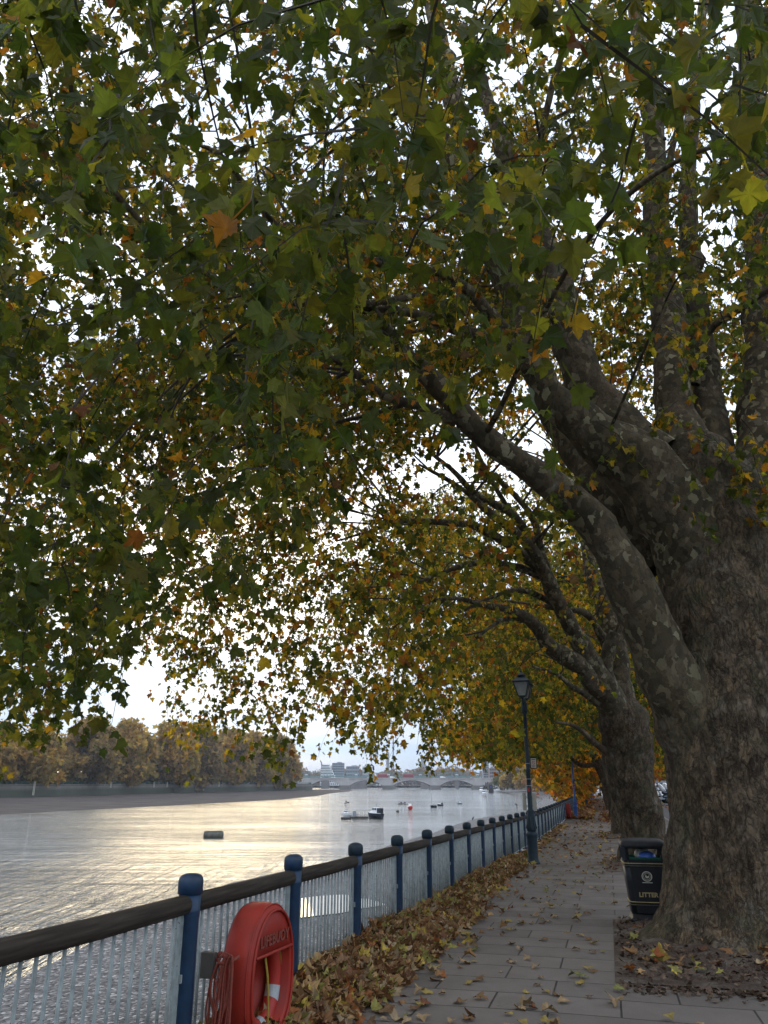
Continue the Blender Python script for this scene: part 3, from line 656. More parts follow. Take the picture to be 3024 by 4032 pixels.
def make_ring():
    root = thing('lifebuoy', '', 'lifebuoy')
    m = MB(); RM, rm = 0.265, 0.062; nn, mm = 40, 14; vs = []; fs = []
    def tp(a, b_, k=1.0): return (rm * k * math.sin(b_) * 0.9, (RM + rm * k * math.cos(b_)) * math.sin(a) * 0.86, (RM + rm * k * math.cos(b_)) * math.cos(a) * 1.12)
    for i in range(nn):
        for j in range(mm): vs.append(tp(2 * math.pi * i / nn, 2 * math.pi * j / mm))
    for i in range(nn):
        for j in range(mm): fs.append((i * mm + j, i * mm + (j + 1) % mm, ((i + 1) % nn) * mm + (j + 1) % mm, ((i + 1) % nn) * mm + j))
    m.add(vs, fs, 0, True); m.build('ring', M_REDRING, root)
    for a in (R(28), R(112), R(-112), R(180)):
        t = MB(); vs = []; fs = []
        for i in range(5):
            for j in range(mm): vs.append(tp(a + R(-10 + 5 * i), 2 * math.pi * j / mm, 1.03))
        for i in range(4):
            for j in range(mm): fs.append((i * mm + j, i * mm + (j + 1) % mm, (i + 1) * mm + (j + 1) % mm, (i + 1) * mm + j))
        t.add(vs, fs, 0, True); t.build('reflective_band', M_SILVER, root)
    gr = MB(); pts = []
    for i in range(61):
        a = 2 * math.pi * i / 60; q = 1.25 + 0.25 * math.sin(4 * a + 0.5); pts.append((rm * 0.55, (RM + rm * q) * math.sin(a) * 0.86, (RM + rm * q * 0.9) * math.cos(a) * 1.12))
    gr.tube(pts, 0.007, n=6); gr.build('grab_line', M_YROPE, root)
    return root
def make_rope(seed, full=True):
    rr = random.Random(seed); root = thing('throwing_line', '', 'rope')
    m = MB()
    for k in range(8):   # loops of the hank hanging from the bracket at the side of the housing
        L = rr.uniform(0.40, 0.60); wv = rr.uniform(0.035, 0.075); y0 = -0.415 - 0.010 * k; x0 = 0.02 + 0.018 * k; pts = []
        for i in range(23):
            t = 2 * math.pi * i / 22; pts.append((x0 + wv * math.sin(t) + 0.008 * math.sin(3 * t + k), y0 - 0.03 * (1 - math.cos(t)) - 0.01 * math.sin(2 * t + k), 0.70 - L * (1 - math.cos(t)) / 2 + 0.015 * math.sin(t * 2)))
        m.tube(pts, 0.0075, n=6)
    m.tube([(0.0, -0.42, 0.66), (0.06, -0.47, 0.64), (0.13, -0.46, 0.65), (0.17, -0.40, 0.68)], 0.012, n=6)
    for k in range(6):   # tangle on the ground
        cx, cy, r0 = rr.uniform(0.02, 0.22), -0.50 - rr.uniform(0, 0.14), rr.uniform(0.07, 0.12); pts = []; ph = rr.uniform(0, 6)
        for i in range(19):
            a = 2 * math.pi * i / 18 * 1.1 + ph; pts.append((cx + r0 * math.cos(a), cy + r0 * math.sin(a) * 0.9, 0.10 + 0.11 * math.sin(a * 0.9 + ph) + 0.012 * k))
        m.tube(pts, 0.0075, n=6)
    m.build('coil', M_ROPE, root)
    t = MB(); t.tube([(0.235, -0.13, 0.63), (0.245, -0.10, 0.50), (0.25, -0.085, 0.35), (0.25, -0.075, 0.15), (0.245, -0.07, -0.02)], [0.008, 0.009, 0.008, 0.008, 0.007], n=6); t.build('yellow_tail', M_YROPE, root)
    return root
def place_housing(s, zoff, labs, grp, make):
    loc = PT(s, 0.15, zoff); out = []
    for o, off, lab in zip(make, ((0, 0, 0), (0.13, 0, 0.44), (0, 0, 0)), labs):
        v = Matrix.Rotation(-R(15.24 + 4), 3, 'Z') @ Vector(off)
        o.location = loc + v; o.rotation_euler = (0, 0, -R(15.24 + 4)); tag(o, lab)
hs, rg, rp = make_housing(), make_ring(), make_rope(3)
s_buoy = 6.85
place_housing(s_buoy, 0.02, ('large red plastic lifebuoy housing on the railing in the foreground', 'red lifebuoy ring with silver bands inside the foreground housing', 'coiled red throwing line hanging beside the foreground lifebuoy housing'), None, (hs, rg, rp))
hs2, rg2 = copy_thing(hs), copy_thing(rg)
s_far = (Vector((12.9, 55.5, 0)) - O).dot(TD)
place_housing(s_far, 0.06, ('small distant red lifebuoy housing on the railing by the bright blue lamp post', 'lifebuoy ring inside the distant red housing by the blue lamp post'), None, (hs2, rg2))

# ================================================================== LITTER BIN
def rrect(w, d, r, n=5):
    pts = []
    for (sx, sy, a0) in ((1, 1, 0), (-1, 1, 90), (-1, -1, 180), (1, -1, 270)):
        for k in range(n): a = R(a0 + 90 * k / (n - 1)); pts.append((sx * (w / 2 - r) + r * math.cos(a), sy * (d / 2 - r) + r * math.sin(a)))
    return pts
def loft(mb, secs, mi=0, smooth=True, capb=True, capt=True):
    n = len(secs[0][1]); vs = []; fs = []
    for z, pts in secs: vs += [(p[0], p[1], z) for p in pts]
    for i in range(len(secs) - 1):
        for k in range(n): k2 = (k + 1) % n; fs.append((i * n + k, i * n + k2, (i + 1) * n + k2, (i + 1) * n + k))
    if capb: fs.append(tuple(range(n - 1, -1, -1)))
    if capt: fs.append(tuple((len(secs) - 1) * n + k for k in range(n)))
    mb.add(vs, fs, mi, smooth)
bin_loc = PT(14.15, 3.33, 0.02)
lb = thing('litter_bin', 'black litter bin with gold bands and crest behind the big trunk', 'litter bin', bin_loc, -R(15.24 - 3)); lb.scale = (0.90, 0.90, 0.85)
def bw(z): return 0.54 + 0.16 * z / 1.0, 0.50 + 0.12 * z
m = MB(); loft(m, [(0, rrect(0.62, 0.58, 0.05)), (0.05, rrect(0.62, 0.58, 0.05)), (0.07, rrect(0.56, 0.52, 0.06)), (0.13, rrect(0.56, 0.52, 0.06))]); m.build('plinth', M_BLACK, lb)
m = MB(); loft(m, [(z, rrect(*bw(z), 0.07)) for z in (0.13, 0.35, 0.62, 0.985)]); m.build('body', M_BLACK, lb)
m = MB(); w, d = bw(0.5); 
vs = []
for z in (0.145, 0.985):
    w, d = bw(z); vs += [(-w / 2 + 0.085, -d / 2 - 0.013, z), (w / 2 - 0.085, -d / 2 - 0.013, z), (w / 2 - 0.085, -d / 2 + 0.01, z), (-w / 2 + 0.085, -d / 2 + 0.01, z)]
m.add(vs, [(0, 1, 5, 4), (1, 2, 6, 5), (3, 0, 4, 7), (4, 5, 6, 7)]); door = m.build('door', M_BLACK, lb)
for z in (0.275, 0.32, 0.895, 0.935):
    w, d = bw(z); m = MB(); loft(m, [(z - 0.008, rrect(w + 0.02, d + 0.02, 0.075)), (z - 0.004, rrect(w + 0.034, d + 0.044, 0.078)), (z + 0.004, rrect(w + 0.034, d + 0.044, 0.078)), (z + 0.008, rrect(w + 0.02, d + 0.02, 0.075))]); m.build('gold_band', M_GOLD if z in (0.32, 0.935) else M_GOLDDIM, lb)
for sx in (-1, 1):
    for sy in (-1, 1):
        m = MB(); w, d = bw(0.97); m.obox((sx * (w / 2 - 0.04), sy * (d / 2 - 0.04), 0.97), (sx * (w / 2 - 0.035), sy * (d / 2 - 0.035), 1.19), 0.075, 0.075); m.build('corner_post', M_BLACK, lb)
m = MB(); loft(m, [(1.17, rrect(0.71, 0.62, 0.09)), (1.20, rrect(0.745, 0.65, 0.10)), (1.26, rrect(0.735, 0.64, 0.10)), (1.30, rrect(0.66, 0.56, 0.10)), (1.32, rrect(0.45, 0.38, 0.10))]); m.build('hood', M_BLACK, lb)
m = MB(); loft(m, [(0.975, rrect(0.6, 0.52, 0.05)), (1.03, rrect(0.61, 0.53, 0.05))], capt=False); M_GREEN = pm('green_liner', (0.03, 0.14, 0.09), (0.02, 0.09, 0.06), 12, 0.5); m.build('liner', M_GREEN, lb)
dface = lambda z: -bw(z)[1] / 2 - 0.0135
def on_door(z): # transform for flat art on the door at height z (leans with it)
    sl = math.atan(0.06); return Matrix.Translation((0, dface(z) - 0.001, z)) @ Matrix.Rotation(R(90) + sl * 1.0, 4, 'X')
text_mesh('lettering', 'LITTER', 0.098, M_GOLD, lb, on_door(0.405), 0.002, 0.004)
em = MB(); em.box((0, 0, 0), (0.25, 0.30, 0.004)); ob = em.build('plaque', M_BLACK, lb); ob.matrix_local = on_door(0.70)
em = MB()
for k in range(32):
    a0, a1 = 2 * math.pi * k / 32, 2 * math.pi * (k + 1) / 32
    em.add([(r * math.cos(a), 0.03 + r * math.sin(a), 0.005) for a in (a0, a1) for r in (0.068, 0.083)], [(0, 1, 3, 2)])
for k in range(24):
    a = 2 * math.pi * k / 24; em.add([(r * math.cos(a + da), 0.03 + r * math.sin(a + da), 0.005) for r, da in ((0.045, -.06), (0.06, -.06), (0.06, .06), (0.045, .06))], [(0, 1, 2, 3)])
em.add([(x, 0.03 + y, 0.005) for x, y in ((-0.02, -0.02), (0.0, -0.03), (0.025, -0.022), (0.034, 0.0), (0.028, 0.02), (0.02, 0.005), (0.005, 0.0), (-0.008, 0.01), (-0.012, 0.028), (-0.024, 0.03), (-0.02, 0.015), (-0.028, 0.0))], [tuple(range(12))])
em.add([(x, -0.075 + y, 0.005) for x, y in ((-0.08, 0), (0.08, 0), (0.08, 0.012), (-0.08, 0.012))], [(0, 1, 2, 3)])
ob = em.build('crest', M_CREAM, lb); ob.matrix_local = on_door(0.70) 
rb = MB(); rb.sphere((0, 0, 0), 0.13, 14, 8, 0, 0.6); M_BLUEBAG = pm('blue_wrapper', (0.05, 0.12, 0.42), (0.03, 0.08, 0.3), 9, 0.35)
o = rb.build('rubbish_bag', M_BLUEBAG); o.location = bin_loc + Vector((0.02, -0.12, 1.03 * 0.85)); tag(o, 'rounded blue wrapper poking out of the litter bin mouth', 'rubbish')
rb = MB(); rb.sphere((0, 0, 0), 0.13, 9, 6, 0, 0.7); o = rb.build('rubbish_bag', M_CREAM); o.location = bin_loc + Vector((0.02, 0.08, 1.05 * 0.85)); tag(o, 'crumpled pale paper bag behind the blue wrapper in the bin', 'rubbish')
# blue bollard half hidden behind the big trunk
bl = thing('bollard', 'blue bollard with pale bands peeping out behind the big trunk', 'bollard', (6.86, 19.6, gz(19.6)))
m = MB(); m.lathe([(0.13, 0), (0.12, 0.1), (0.10, 0.14), (0.095, 0.85), (0.11, 0.88), (0.11, 0.93), (0.08, 0.97), (0.02, 0.99)], n=16); m.build('shaft', M_BLUEBRIGHT, bl)
for z in (0.5, 0.65, 0.8):
    m = MB(); m.lathe([(0.096, z), (0.102, z), (0.102, z + 0.02), (0.096, z + 0.02)], n=16); m.build('band', M_BLUE2, bl)

# ================================================================== TREES
PAL = np.array([1.75, 1.72, 1.5], np.float32) * np.array([(0.029, 0.043, 0.010), (0.050, 0.068, 0.014), (0.082, 0.084, 0.017), (0.13, 0.13, 0.018), (0.25, 0.18, 0.018), (0.20, 0.095, 0.014), (0.11, 0.045, 0.014), (0.085, 0.05, 0.022)], np.float32)
def leaf_colors(n, autumn, rng):
    """autumn: array in 0..1"""
    g = np.array([0.36, 0.34, 0.17, 0.07, 0.02, 0.015, 0.015, 0.01]); y = np.array([0.02, 0.06, 0.16, 0.26, 0.25, 0.15, 0.06, 0.04])
    w = g[None] * (1 - autumn[:, None]) + y[None] * autumn[:, None]; w[autumn <= 0.03, 3:] *= 0.22; w /= w.sum(1, keepdims=True)
    c = np.cumsum(w, 1); i = (rng.random(n)[:, None] > c).sum(1).clip(0, 7)
    j = np.clip(i + rng.integers(-1, 2, n), 0, 7); q = rng.random((n, 1)) * 0.6
    col = (PAL[i] * (1 - q) + PAL[j] * q) * (0.7 + 0.6 * rng.random((n, 1)))
    col[:, 0] *= (0.85 + 0.3 * rng.random(n)); return col.astype(np.float32)
def outline(level):
    if level == 0: h = [(0.03, 0.0), (0.16, -0.07), (0.30, 0.0), (0.45, -0.02), (0.38, 0.13), (0.47, 0.24), (0.53, 0.31), (0.69, 0.50), (0.52, 0.51), (0.42, 0.61), (0.27, 0.55), (0.26, 0.68), (0.17, 0.76), (0.12, 0.89)]
    elif level == 1: h = [(0.14, -0.06), (0.44, 0.0), (0.36, 0.2), (0.66, 0.5), (0.27, 0.55), (0.2, 0.76)]
    else: h = [(0.42, 0.0), (0.64, 0.5), (0.25, 0.58)]
    pts = [(0.0, 0.0)] + h + [(0.0, 1.02)] + [(-x, y) for x, y in reversed(h)]
    return np.array(pts, np.float32)
def frames(axis, rng, spread=1.0):
    """leaf frames: y = axis (towards the tip), random roll about it"""
    n = len(axis); a = axis / np.linalg.norm(axis, axis=1, keepdims=True)
    r = rng.normal(size=(n, 3)); r[:, 2] += 0.6 * spread
    x = np.cross(a, r); x /= np.linalg.norm(x, axis=1, keepdims=True) + 1e-9
    z = np.cross(x, a); return x, a, z
def leaf_mesh_arrays(pos, axis, size, col, level, rng, petiole=None, roll_up=1.0, fold=(-0.1, 0.85), frame=None):
    n = len(pos); o = outline(level); m = len(o)
    x, y, z = frame if frame else frames(axis, rng, 0.25)
    fo = rng.uniform(*fold, n)[:, None]; cu = rng.uniform(-0.7, 0.7, n)[:, None]; tw = rng.normal(0, 0.28, n)[:, None]
    asp = rng.uniform(0.68, 1.12, n)[:, None]
    ox = o[None, :, 0] * asp; oy = o[None, :, 1] * np.ones_like(asp); oz = fo * np.abs(ox) + cu * (oy - 0.35) ** 2 + tw * ox * oy
    oz = oz + 0.05 * np.sin(9 * ox + 7 * oy + rng.uniform(0, 6, n)[:, None])
    L = np.concatenate([np.stack([ox, oy, oz], 2), np.tile(np.array([[[0, 0.36, 0]]], np.float32), (n, 1, 1))], 1) * size[:, None, None]
    V = pos[:, None] + L[..., 0:1] * x[:, None] + L[..., 1:2] * y[:, None] + L[..., 2:3] * z[:, None]
    k = np.arange(m); tri = np.stack([k, (k + 1) % m, np.full(m, m)], 1)
    Fc = (np.arange(n)[:, None, None] * (m + 1) + tri[None]).reshape(-1, 3)
    C = np.repeat(col, m + 1, 0).reshape(n, m + 1, 3).copy(); C[:, :m] *= 0.88
    V = V.reshape(-1, 3); C = C.reshape(-1, 3)
    if petiole is not None:
        w = 0.0035 + 0.0 * size
        P = np.stack([petiole - x * w[:, None], petiole + x * w[:, None], pos + x * w[:, None], pos - x * w[:, None]], 1).reshape(-1, 3)
        b = len(V) + np.arange(n) * 4
        F2 = np.concatenate([np.stack([b, b + 1, b + 2], 1), np.stack([b, b + 2, b + 3], 1)])
        V = np.concatenate([V, P]); Fc = np.concatenate([Fc, F2]); C = np.concatenate([C, np.repeat(col * 0.9, 4, 0)])
    return V, Fc, C
def tube_arrays(paths, rads, n=3):
    """paths (N,K,3), rads (N,K): many thin twigs at once"""
    N_, K_, _ = paths.shape
    t = np.gradient(paths, axis=1); t /= np.linalg.norm(t, axis=2, keepdims=True) + 1e-9
    ref = np.array([0.31, 0.17, 0.93]); s = np.cross(t, ref); s /= np.linalg.norm(s, axis=2, keepdims=True) + 1e-9; u = np.cross(s, t)
    a = 2 * np.pi * np.arange(n) / n
    V = paths[:, :, None] + rads[:, :, None, None] * (s[:, :, None] * np.cos(a)[None, None, :, None] + u[:, :, None] * np.sin(a)[None, None, :, None])
    base = (np.arange(N_)[:, None, None] * K_ + np.arange(K_ - 1)[None, :, None]) * n; k = np.arange(n)[None, None]; k2 = (k + 1) % n
    q = np.stack([base + k, base + k2, base + n + k2, base + n + k], 3).reshape(-1, 4)
    return V.reshape(-1, 3), q
def make_crown(parent, centers, level, autumn_fn, rng, leaf=0.17, nl=(8, 12), twig=0.5, name='crown', mat=None, droop=1.0, hang=0.1, tint=(1, 1, 1)):
    """leafy sprays at the given centres; every spray = drooping twig with leaves on stalks"""
    N_ = len(centers); K_ = 5
    d = rng.normal(size=(N_, 3)); d[:, 2] = d[:, 2] * 0.35 - hang; d /= np.linalg.norm(d, axis=1, keepdims=True)
    L = twig * rng.uniform(0.6, 1.3, N_); tt = np.linspace(0, 1, K_)
    paths = centers[:, None] + d[:, None] * (L[:, None] * (tt - 0.4)[None])[..., None]
    paths[:, :, 2] -= droop * (0.55 * L[:, None] * (tt ** 2)[None])
    paths += rng.normal(0, 0.015, paths.shape)
    rads = 0.006 * (1.25 - tt)[None] * np.ones((N_, 1)) * (1.0 if level < 2 else 2.0)
    k = rng.integers(nl[0], nl[1] + 1, N_); idx = np.repeat(np.arange(N_), k); n = len(idx)
    t = rng.random(n) ** 0.75; i0 = np.minimum((t * (K_ - 1)).astype(int), K_ - 2); f = (t * (K_ - 1) - i0)[:, None]
    base = paths[idx, i0] * (1 - f) + paths[idx, i0 + 1] * f
    out = rng.normal(size=(n, 3)); out[:, 2] *= 0.5; out /= np.linalg.norm(out, axis=1, keepdims=True)
    sz = leaf * rng.uniform(0.55, 1.25, n)
    pet = out * (sz * 0.75)[:, None]; pet[:, 2] -= sz * 0.35 * droop
    pos = base + pet
    ax = out * 0.55 + rng.normal(0, 0.25, (n, 3)); ax[:, 2] -= 0.85 * droop
    au = np.clip(autumn_fn(centers)[idx] + rng.normal(0, 0.12, n), 0, 1)
    col = leaf_colors(n, au, rng) * np.array(tint, np.float32)
    V, Fc, C = leaf_mesh_arrays(pos, ax, sz, col, level, rng, base if level == 0 else None)
    TV, TQ = tube_arrays(paths, rads)
    flat = np.concatenate([Fc.ravel(), (TQ + len(V)).ravel()]); lt = np.concatenate([np.full(len(Fc), 3), np.full(len(TQ), 4)])
    mi = np.concatenate([np.zeros(len(Fc)), np.ones(len(TQ))])
    V = np.concatenate([V, TV]); C = np.concatenate([C, np.full((len(TV), 3), 0.04, np.float32)])
    o = np_mesh(name, V - np.array(parent.location), flat, lt, [mat or M_LEAF, M_TWIG], parent, False, mi, C)
    return o, n

def swept(name, pts, rad, mat, parent, n=20, step=0.12, lump=0.05, ridge=0.02, flare=None, seed=0.0, collar=0.0, knots=0):
    """tapered limb / trunk with uneven bark surface"""
    P, Rr = smooth_path(pts, rad, step); m = len(P)
    T = np.gradient(P, axis=0); T /= np.linalg.norm(T, axis=1, keepdims=True)
    up = np.array([0.0, 1.0, 0.1]) if abs(T[0, 2]) > 0.7 else np.array([0, 0, 1.0]); S = np.zeros_like(P); U = np.zeros_like(P)
    for i in range(m):
        s = np.cross(T[i], up); s /= np.linalg.norm(s); u = np.cross(s, T[i]); S[i] = s; U[i] = u; up = u
    a = 2 * np.pi * np.arange(n) / n; dirs = S[:, None] * np.cos(a)[None, :, None] + U[:, None] * np.sin(a)[None, :, None]
    r = Rr[:, None] * np.ones((1, n))
    if collar: r = r * (1 + collar * np.exp(-np.linspace(0, 1, m) / 0.06))[:, None]
    V = P[:, None] + dirs * r[..., None]
    if flare is not None:
        h = np.clip(V[..., 2] - flare['z'], 0, 9); ang = np.arctan2(dirs[..., 1], dirs[..., 0])
        lob = sum(w * np.maximum(0, np.cos(ang - R(ac))) ** p for ac, w, p in flare['lobes'])
        r2 = r * (0.05 * np.exp(-h / 0.8) + lob * np.exp(-h / flare.get('h', 0.4)))
        V = V + dirs * r2[..., None] * np.array([1, 1, 0.0])
    disp = lump * fbm(V * 1.7 + seed, 3) * np.minimum(1, r / 0.3) + ridge * fbm(V * np.array([6.5, 6.5, 2.0]) + seed, 3)
    if flare is not None and 'burl' in flare:
        for (bc, br, bh) in flare['burl']: disp = disp + bh * np.exp(-np.sum((V - np.array(bc)) ** 2, 2) / br ** 2)
    kr = np.random.default_rng(int(seed * 10) + 3)
    for _ in range(knots):
        a_, b_ = kr.integers(int(m * .15), max(int(m * .15) + 1, int(m * .9))), kr.integers(0, n); c_ = V[a_, b_]; q_ = Rr[a_]
        disp = disp + q_ * kr.uniform(0.15, 0.45) * np.exp(-np.sum((V - c_) ** 2, 2) / (q_ * kr.uniform(0.35, 0.7)) ** 2)
    V = V + dirs * disp[..., None]
    i = np.arange((m - 1) * n); a0 = i; k = i % n; r0 = i // n; b0 = r0 * n + (k + 1) % n
    f = np.stack([a0, b0, b0 + n, a0 + n], 1)
    flat = np.concatenate([f.ravel(), np.arange((m - 1) * n, m * n)]); lt = np.concatenate([np.full(len(f), 4), [n]])
    return np_mesh(name, V.reshape(-1, 3) - np.array(parent.location), flat, lt, [mat], parent, True), P, Rr
def limb_from_px(pts, dep0=None):
    W = [at_y(x * KD, y * KD, d) for (x, y, d, h) in pts]; rr = []
    for (x, y, d, h), p in zip(pts, W):
        f = p.y * CP + (p.z - HC) * SP; rr.append(h * KD * f / F)
    return W, rr
def add_limbs(parent, specs, mat=None, name='limb', n=16):
    out = []
    for k, sp in enumerate(specs):
        W, rr = limb_from_px(sp)
        big = max(rr); nn = 26 if big > 0.25 else (16 if big > 0.1 else 10)
        _, P, Rr = swept(name, W, rr, mat or M_LIMB, parent, nn, 0.10 if big > 0.1 else 0.14, lump=0.065 * min(1, big / 0.25), ridge=0.012, seed=3.1 * k, knots=5 if big > 0.12 else 2, collar=0.0 if k == 0 else 0.15)
        out.append((P, Rr))
    return out
def add_branches(parent, limbs, targets, rng, r0=0.035, name='branch', count=40, sag=0.9):
    """secondary branches curving from the limbs out to the foliage and hanging at their ends"""
    P = np.concatenate([l[0] for l in limbs]); Rr = np.concatenate([l[1] for l in limbs])
    done = 0
    for c in targets[rng.permutation(len(targets))]:
        if done >= count: break
        d = np.linalg.norm(P - c, axis=1); ok = np.where((d > 1.2) & (d < 8.0) & (Rr > 0.04))[0]
        if not len(ok): continue
        j = ok[np.argmin(d[ok] + rng.random(len(ok)) * 1.0)]; a = P[j]; dist = d[j]
        mid = a * 0.45 + c * 0.55 + np.array([0, 0, 0.22 * dist]) + rng.normal(0, 0.18, 3)
        q1 = a * 0.8 + mid * 0.2 + rng.normal(0, 0.06, 3); e = c + np.array([0, 0, -0.25 * sag]) + rng.normal(0, 0.1, 3)
        q3 = mid * 0.35 + e * 0.65 + np.array([0, 0, 0.1 * dist]) + rng.normal(0, 0.1, 3)
        r = min(r0 * (0.5 + 0.12 * dist), Rr[j] * 0.6)
        swept(name, [a, q1, mid, q3, e], [r, r * 0.85, r * 0.6, r * 0.38, r * 0.18], M_TWIG if r < 0.03 else M_LIMB, parent, 7, 0.22, lump=0.0, ridge=0.006, seed=done)
        done += 1

# lower edge of the hanging foliage (photo, D pixels) for each tree
def edge(tab):
    xs = np.array([t[0] for t in tab], float); ys = np.array([t[1] for t in tab], float)
    return lambda u: np.interp(u, xs, ys)
EDGE_A = edge([(-400, 1700), (0, 1655), (60, 1625), (120, 1590), (200, 1530), (250, 1500), (290, 1400), (345, 1300), (420, 1330), (520, 1300), (620, 1200), (760, 1060), (900, 920), (1080, 800), (1200, 740), (1400, 800), (1659, 900), (2200, 1000)])
EDGE_B = edge([(-400, 1500), (0, 1560), (180, 1480), (290, 1330), (330, 1490), (360, 1550), (420, 1610), (450, 1570), (520, 1560), (570, 1590), (600, 1680), (625, 1600), (690, 1580), (770, 1580), (795, 1630), (815, 1665), (835, 1630), (855, 1565), (895, 1565), (915, 1630), (935, 1650), (960, 1610), (1000, 1630), (1060, 1590), (1090, 1640), (1120, 1590), (1180, 1600), (1260, 1560), (1420, 1560), (1700, 1500)])
EDGE_C = edge([(-400, 1400), (300, 1400), (380, 1500), (800, 1530), (895, 1545), (925, 1630), (960, 1610), (1010, 1635), (1060, 1610), (1095, 1650), (1150, 1620), (1200, 1625), (1225, 1600), (1300, 1610), (1450, 1640)])
EDGE_D = edge([(0, 1300), (1100, 1600), (1180, 1690), (1215, 1718), (1250, 1722), (1275, 1690), (1300, 1660), (1400, 1660), (1500, 1680)])
GAPS = [(318, 1455, 48, 80), (270, 1500, 50, 45), (560, 1545, 26, 30), (215, 1560, 34, 36), (355, 1110, 26, 22), (640, 1500, 18, 22), (500, 1515, 20, 26), (395, 1265, 16, 26), (575, 1420, 14, 30), (1180, 1560, 12, 14), (870, 1640, 16, 25)]
def in_gaps(u, v):
    g = np.zeros(len(u), bool)
    for (x, y, rx, ry) in GAPS: g |= ((u - x) / rx) ** 2 + ((v - y) / ry) ** 2 < 1
    return g
def sample_crown(n, ctr, rad, rng, bottom, edge_fn, clump=0.0, cs=0.55, edge_soft=14, keep=None, drop=0.45):
    """random spray centres through a crown volume, thinned into boughs with gaps between them"""
    P = rng.uniform(-1, 1, (n, 3)); zz = np.where(P[:, 2] < 0, np.abs(P[:, 2]) ** 6, P[:, 2] ** 2); P = P[P[:, 0] ** 2 + P[:, 1] ** 2 + zz < 1]
    P = np.array(ctr) + P * np.array(rad)
    q = np.linalg.norm((P - np.array(ctr)) / np.array(rad), axis=1).clip(0, 1)
    ok = P[:, 2] > bottom(P) + 0.5 * vnoise(P * np.array([0.5, 0.5, 0]))
    ok &= fbm(P * cs, 3) + 0.25 * (q - 0.6) > clump
    u, v, f = projD(P); v_low = projD(P - np.array([0, 0, drop]))[1]
    front = f > 0.5
    lim = edge_fn(u) + rng.normal(0, edge_soft, len(u)) + 14 * vnoise(np.stack([u * 0.02, f * 0.3, u * 0], 1))
    ok &= ~front | ((v_low < lim) & ~in_gaps(u, v) & ~in_gaps(u, 0.5 * (v + v_low)))
    ok &= np.linalg.norm(P - np.array([0, 0, HC]), axis=1) > 3.1
    if keep is not None: ok &= keep(P, u, v, f, rng)
    return P[ok]

# ---------------- tree A : the giant by the camera
TA = thing('plane_tree', 'giant plane tree with massive flared trunk beside the litter bin, nearest of the row', 'tree', (4.5, 11.1, gz(11.1)), 0, 'plane trees along the promenade')
tpx = [(1600, 2110, 11.1, 146), (1598, 2000, 11.1, 142), (1596, 1900, 11.1, 141), (1590, 1700, 11.1, 145), (1580, 1500, 11.1, 144), (1570, 1300, 11.1, 136), (1552, 1150, 11.1, 118), (1510, 1030, 11.15, 95), (1490, 960, 11.2, 60)]
W, rr = limb_from_px(tpx)
swept('trunk', W, rr, M_BARK, TA, 150, 0.06, lump=0.075, ridge=0.034, flare={'z': gz(11.1) - 0.02, 'h': 0.34, 'lobes': [(-95, 0.42, 5), (175, 0.55, 6), (-150, 0.2, 5), (-35, 0.45, 5), (40, 0.4, 4), (110, 0.35, 4)], 'burl': [((3.62, 10.7, 1.05), 0.16, 0.10), ((3.75, 10.4, 1.25), 0.2, 0.06)]}, seed=1.7)
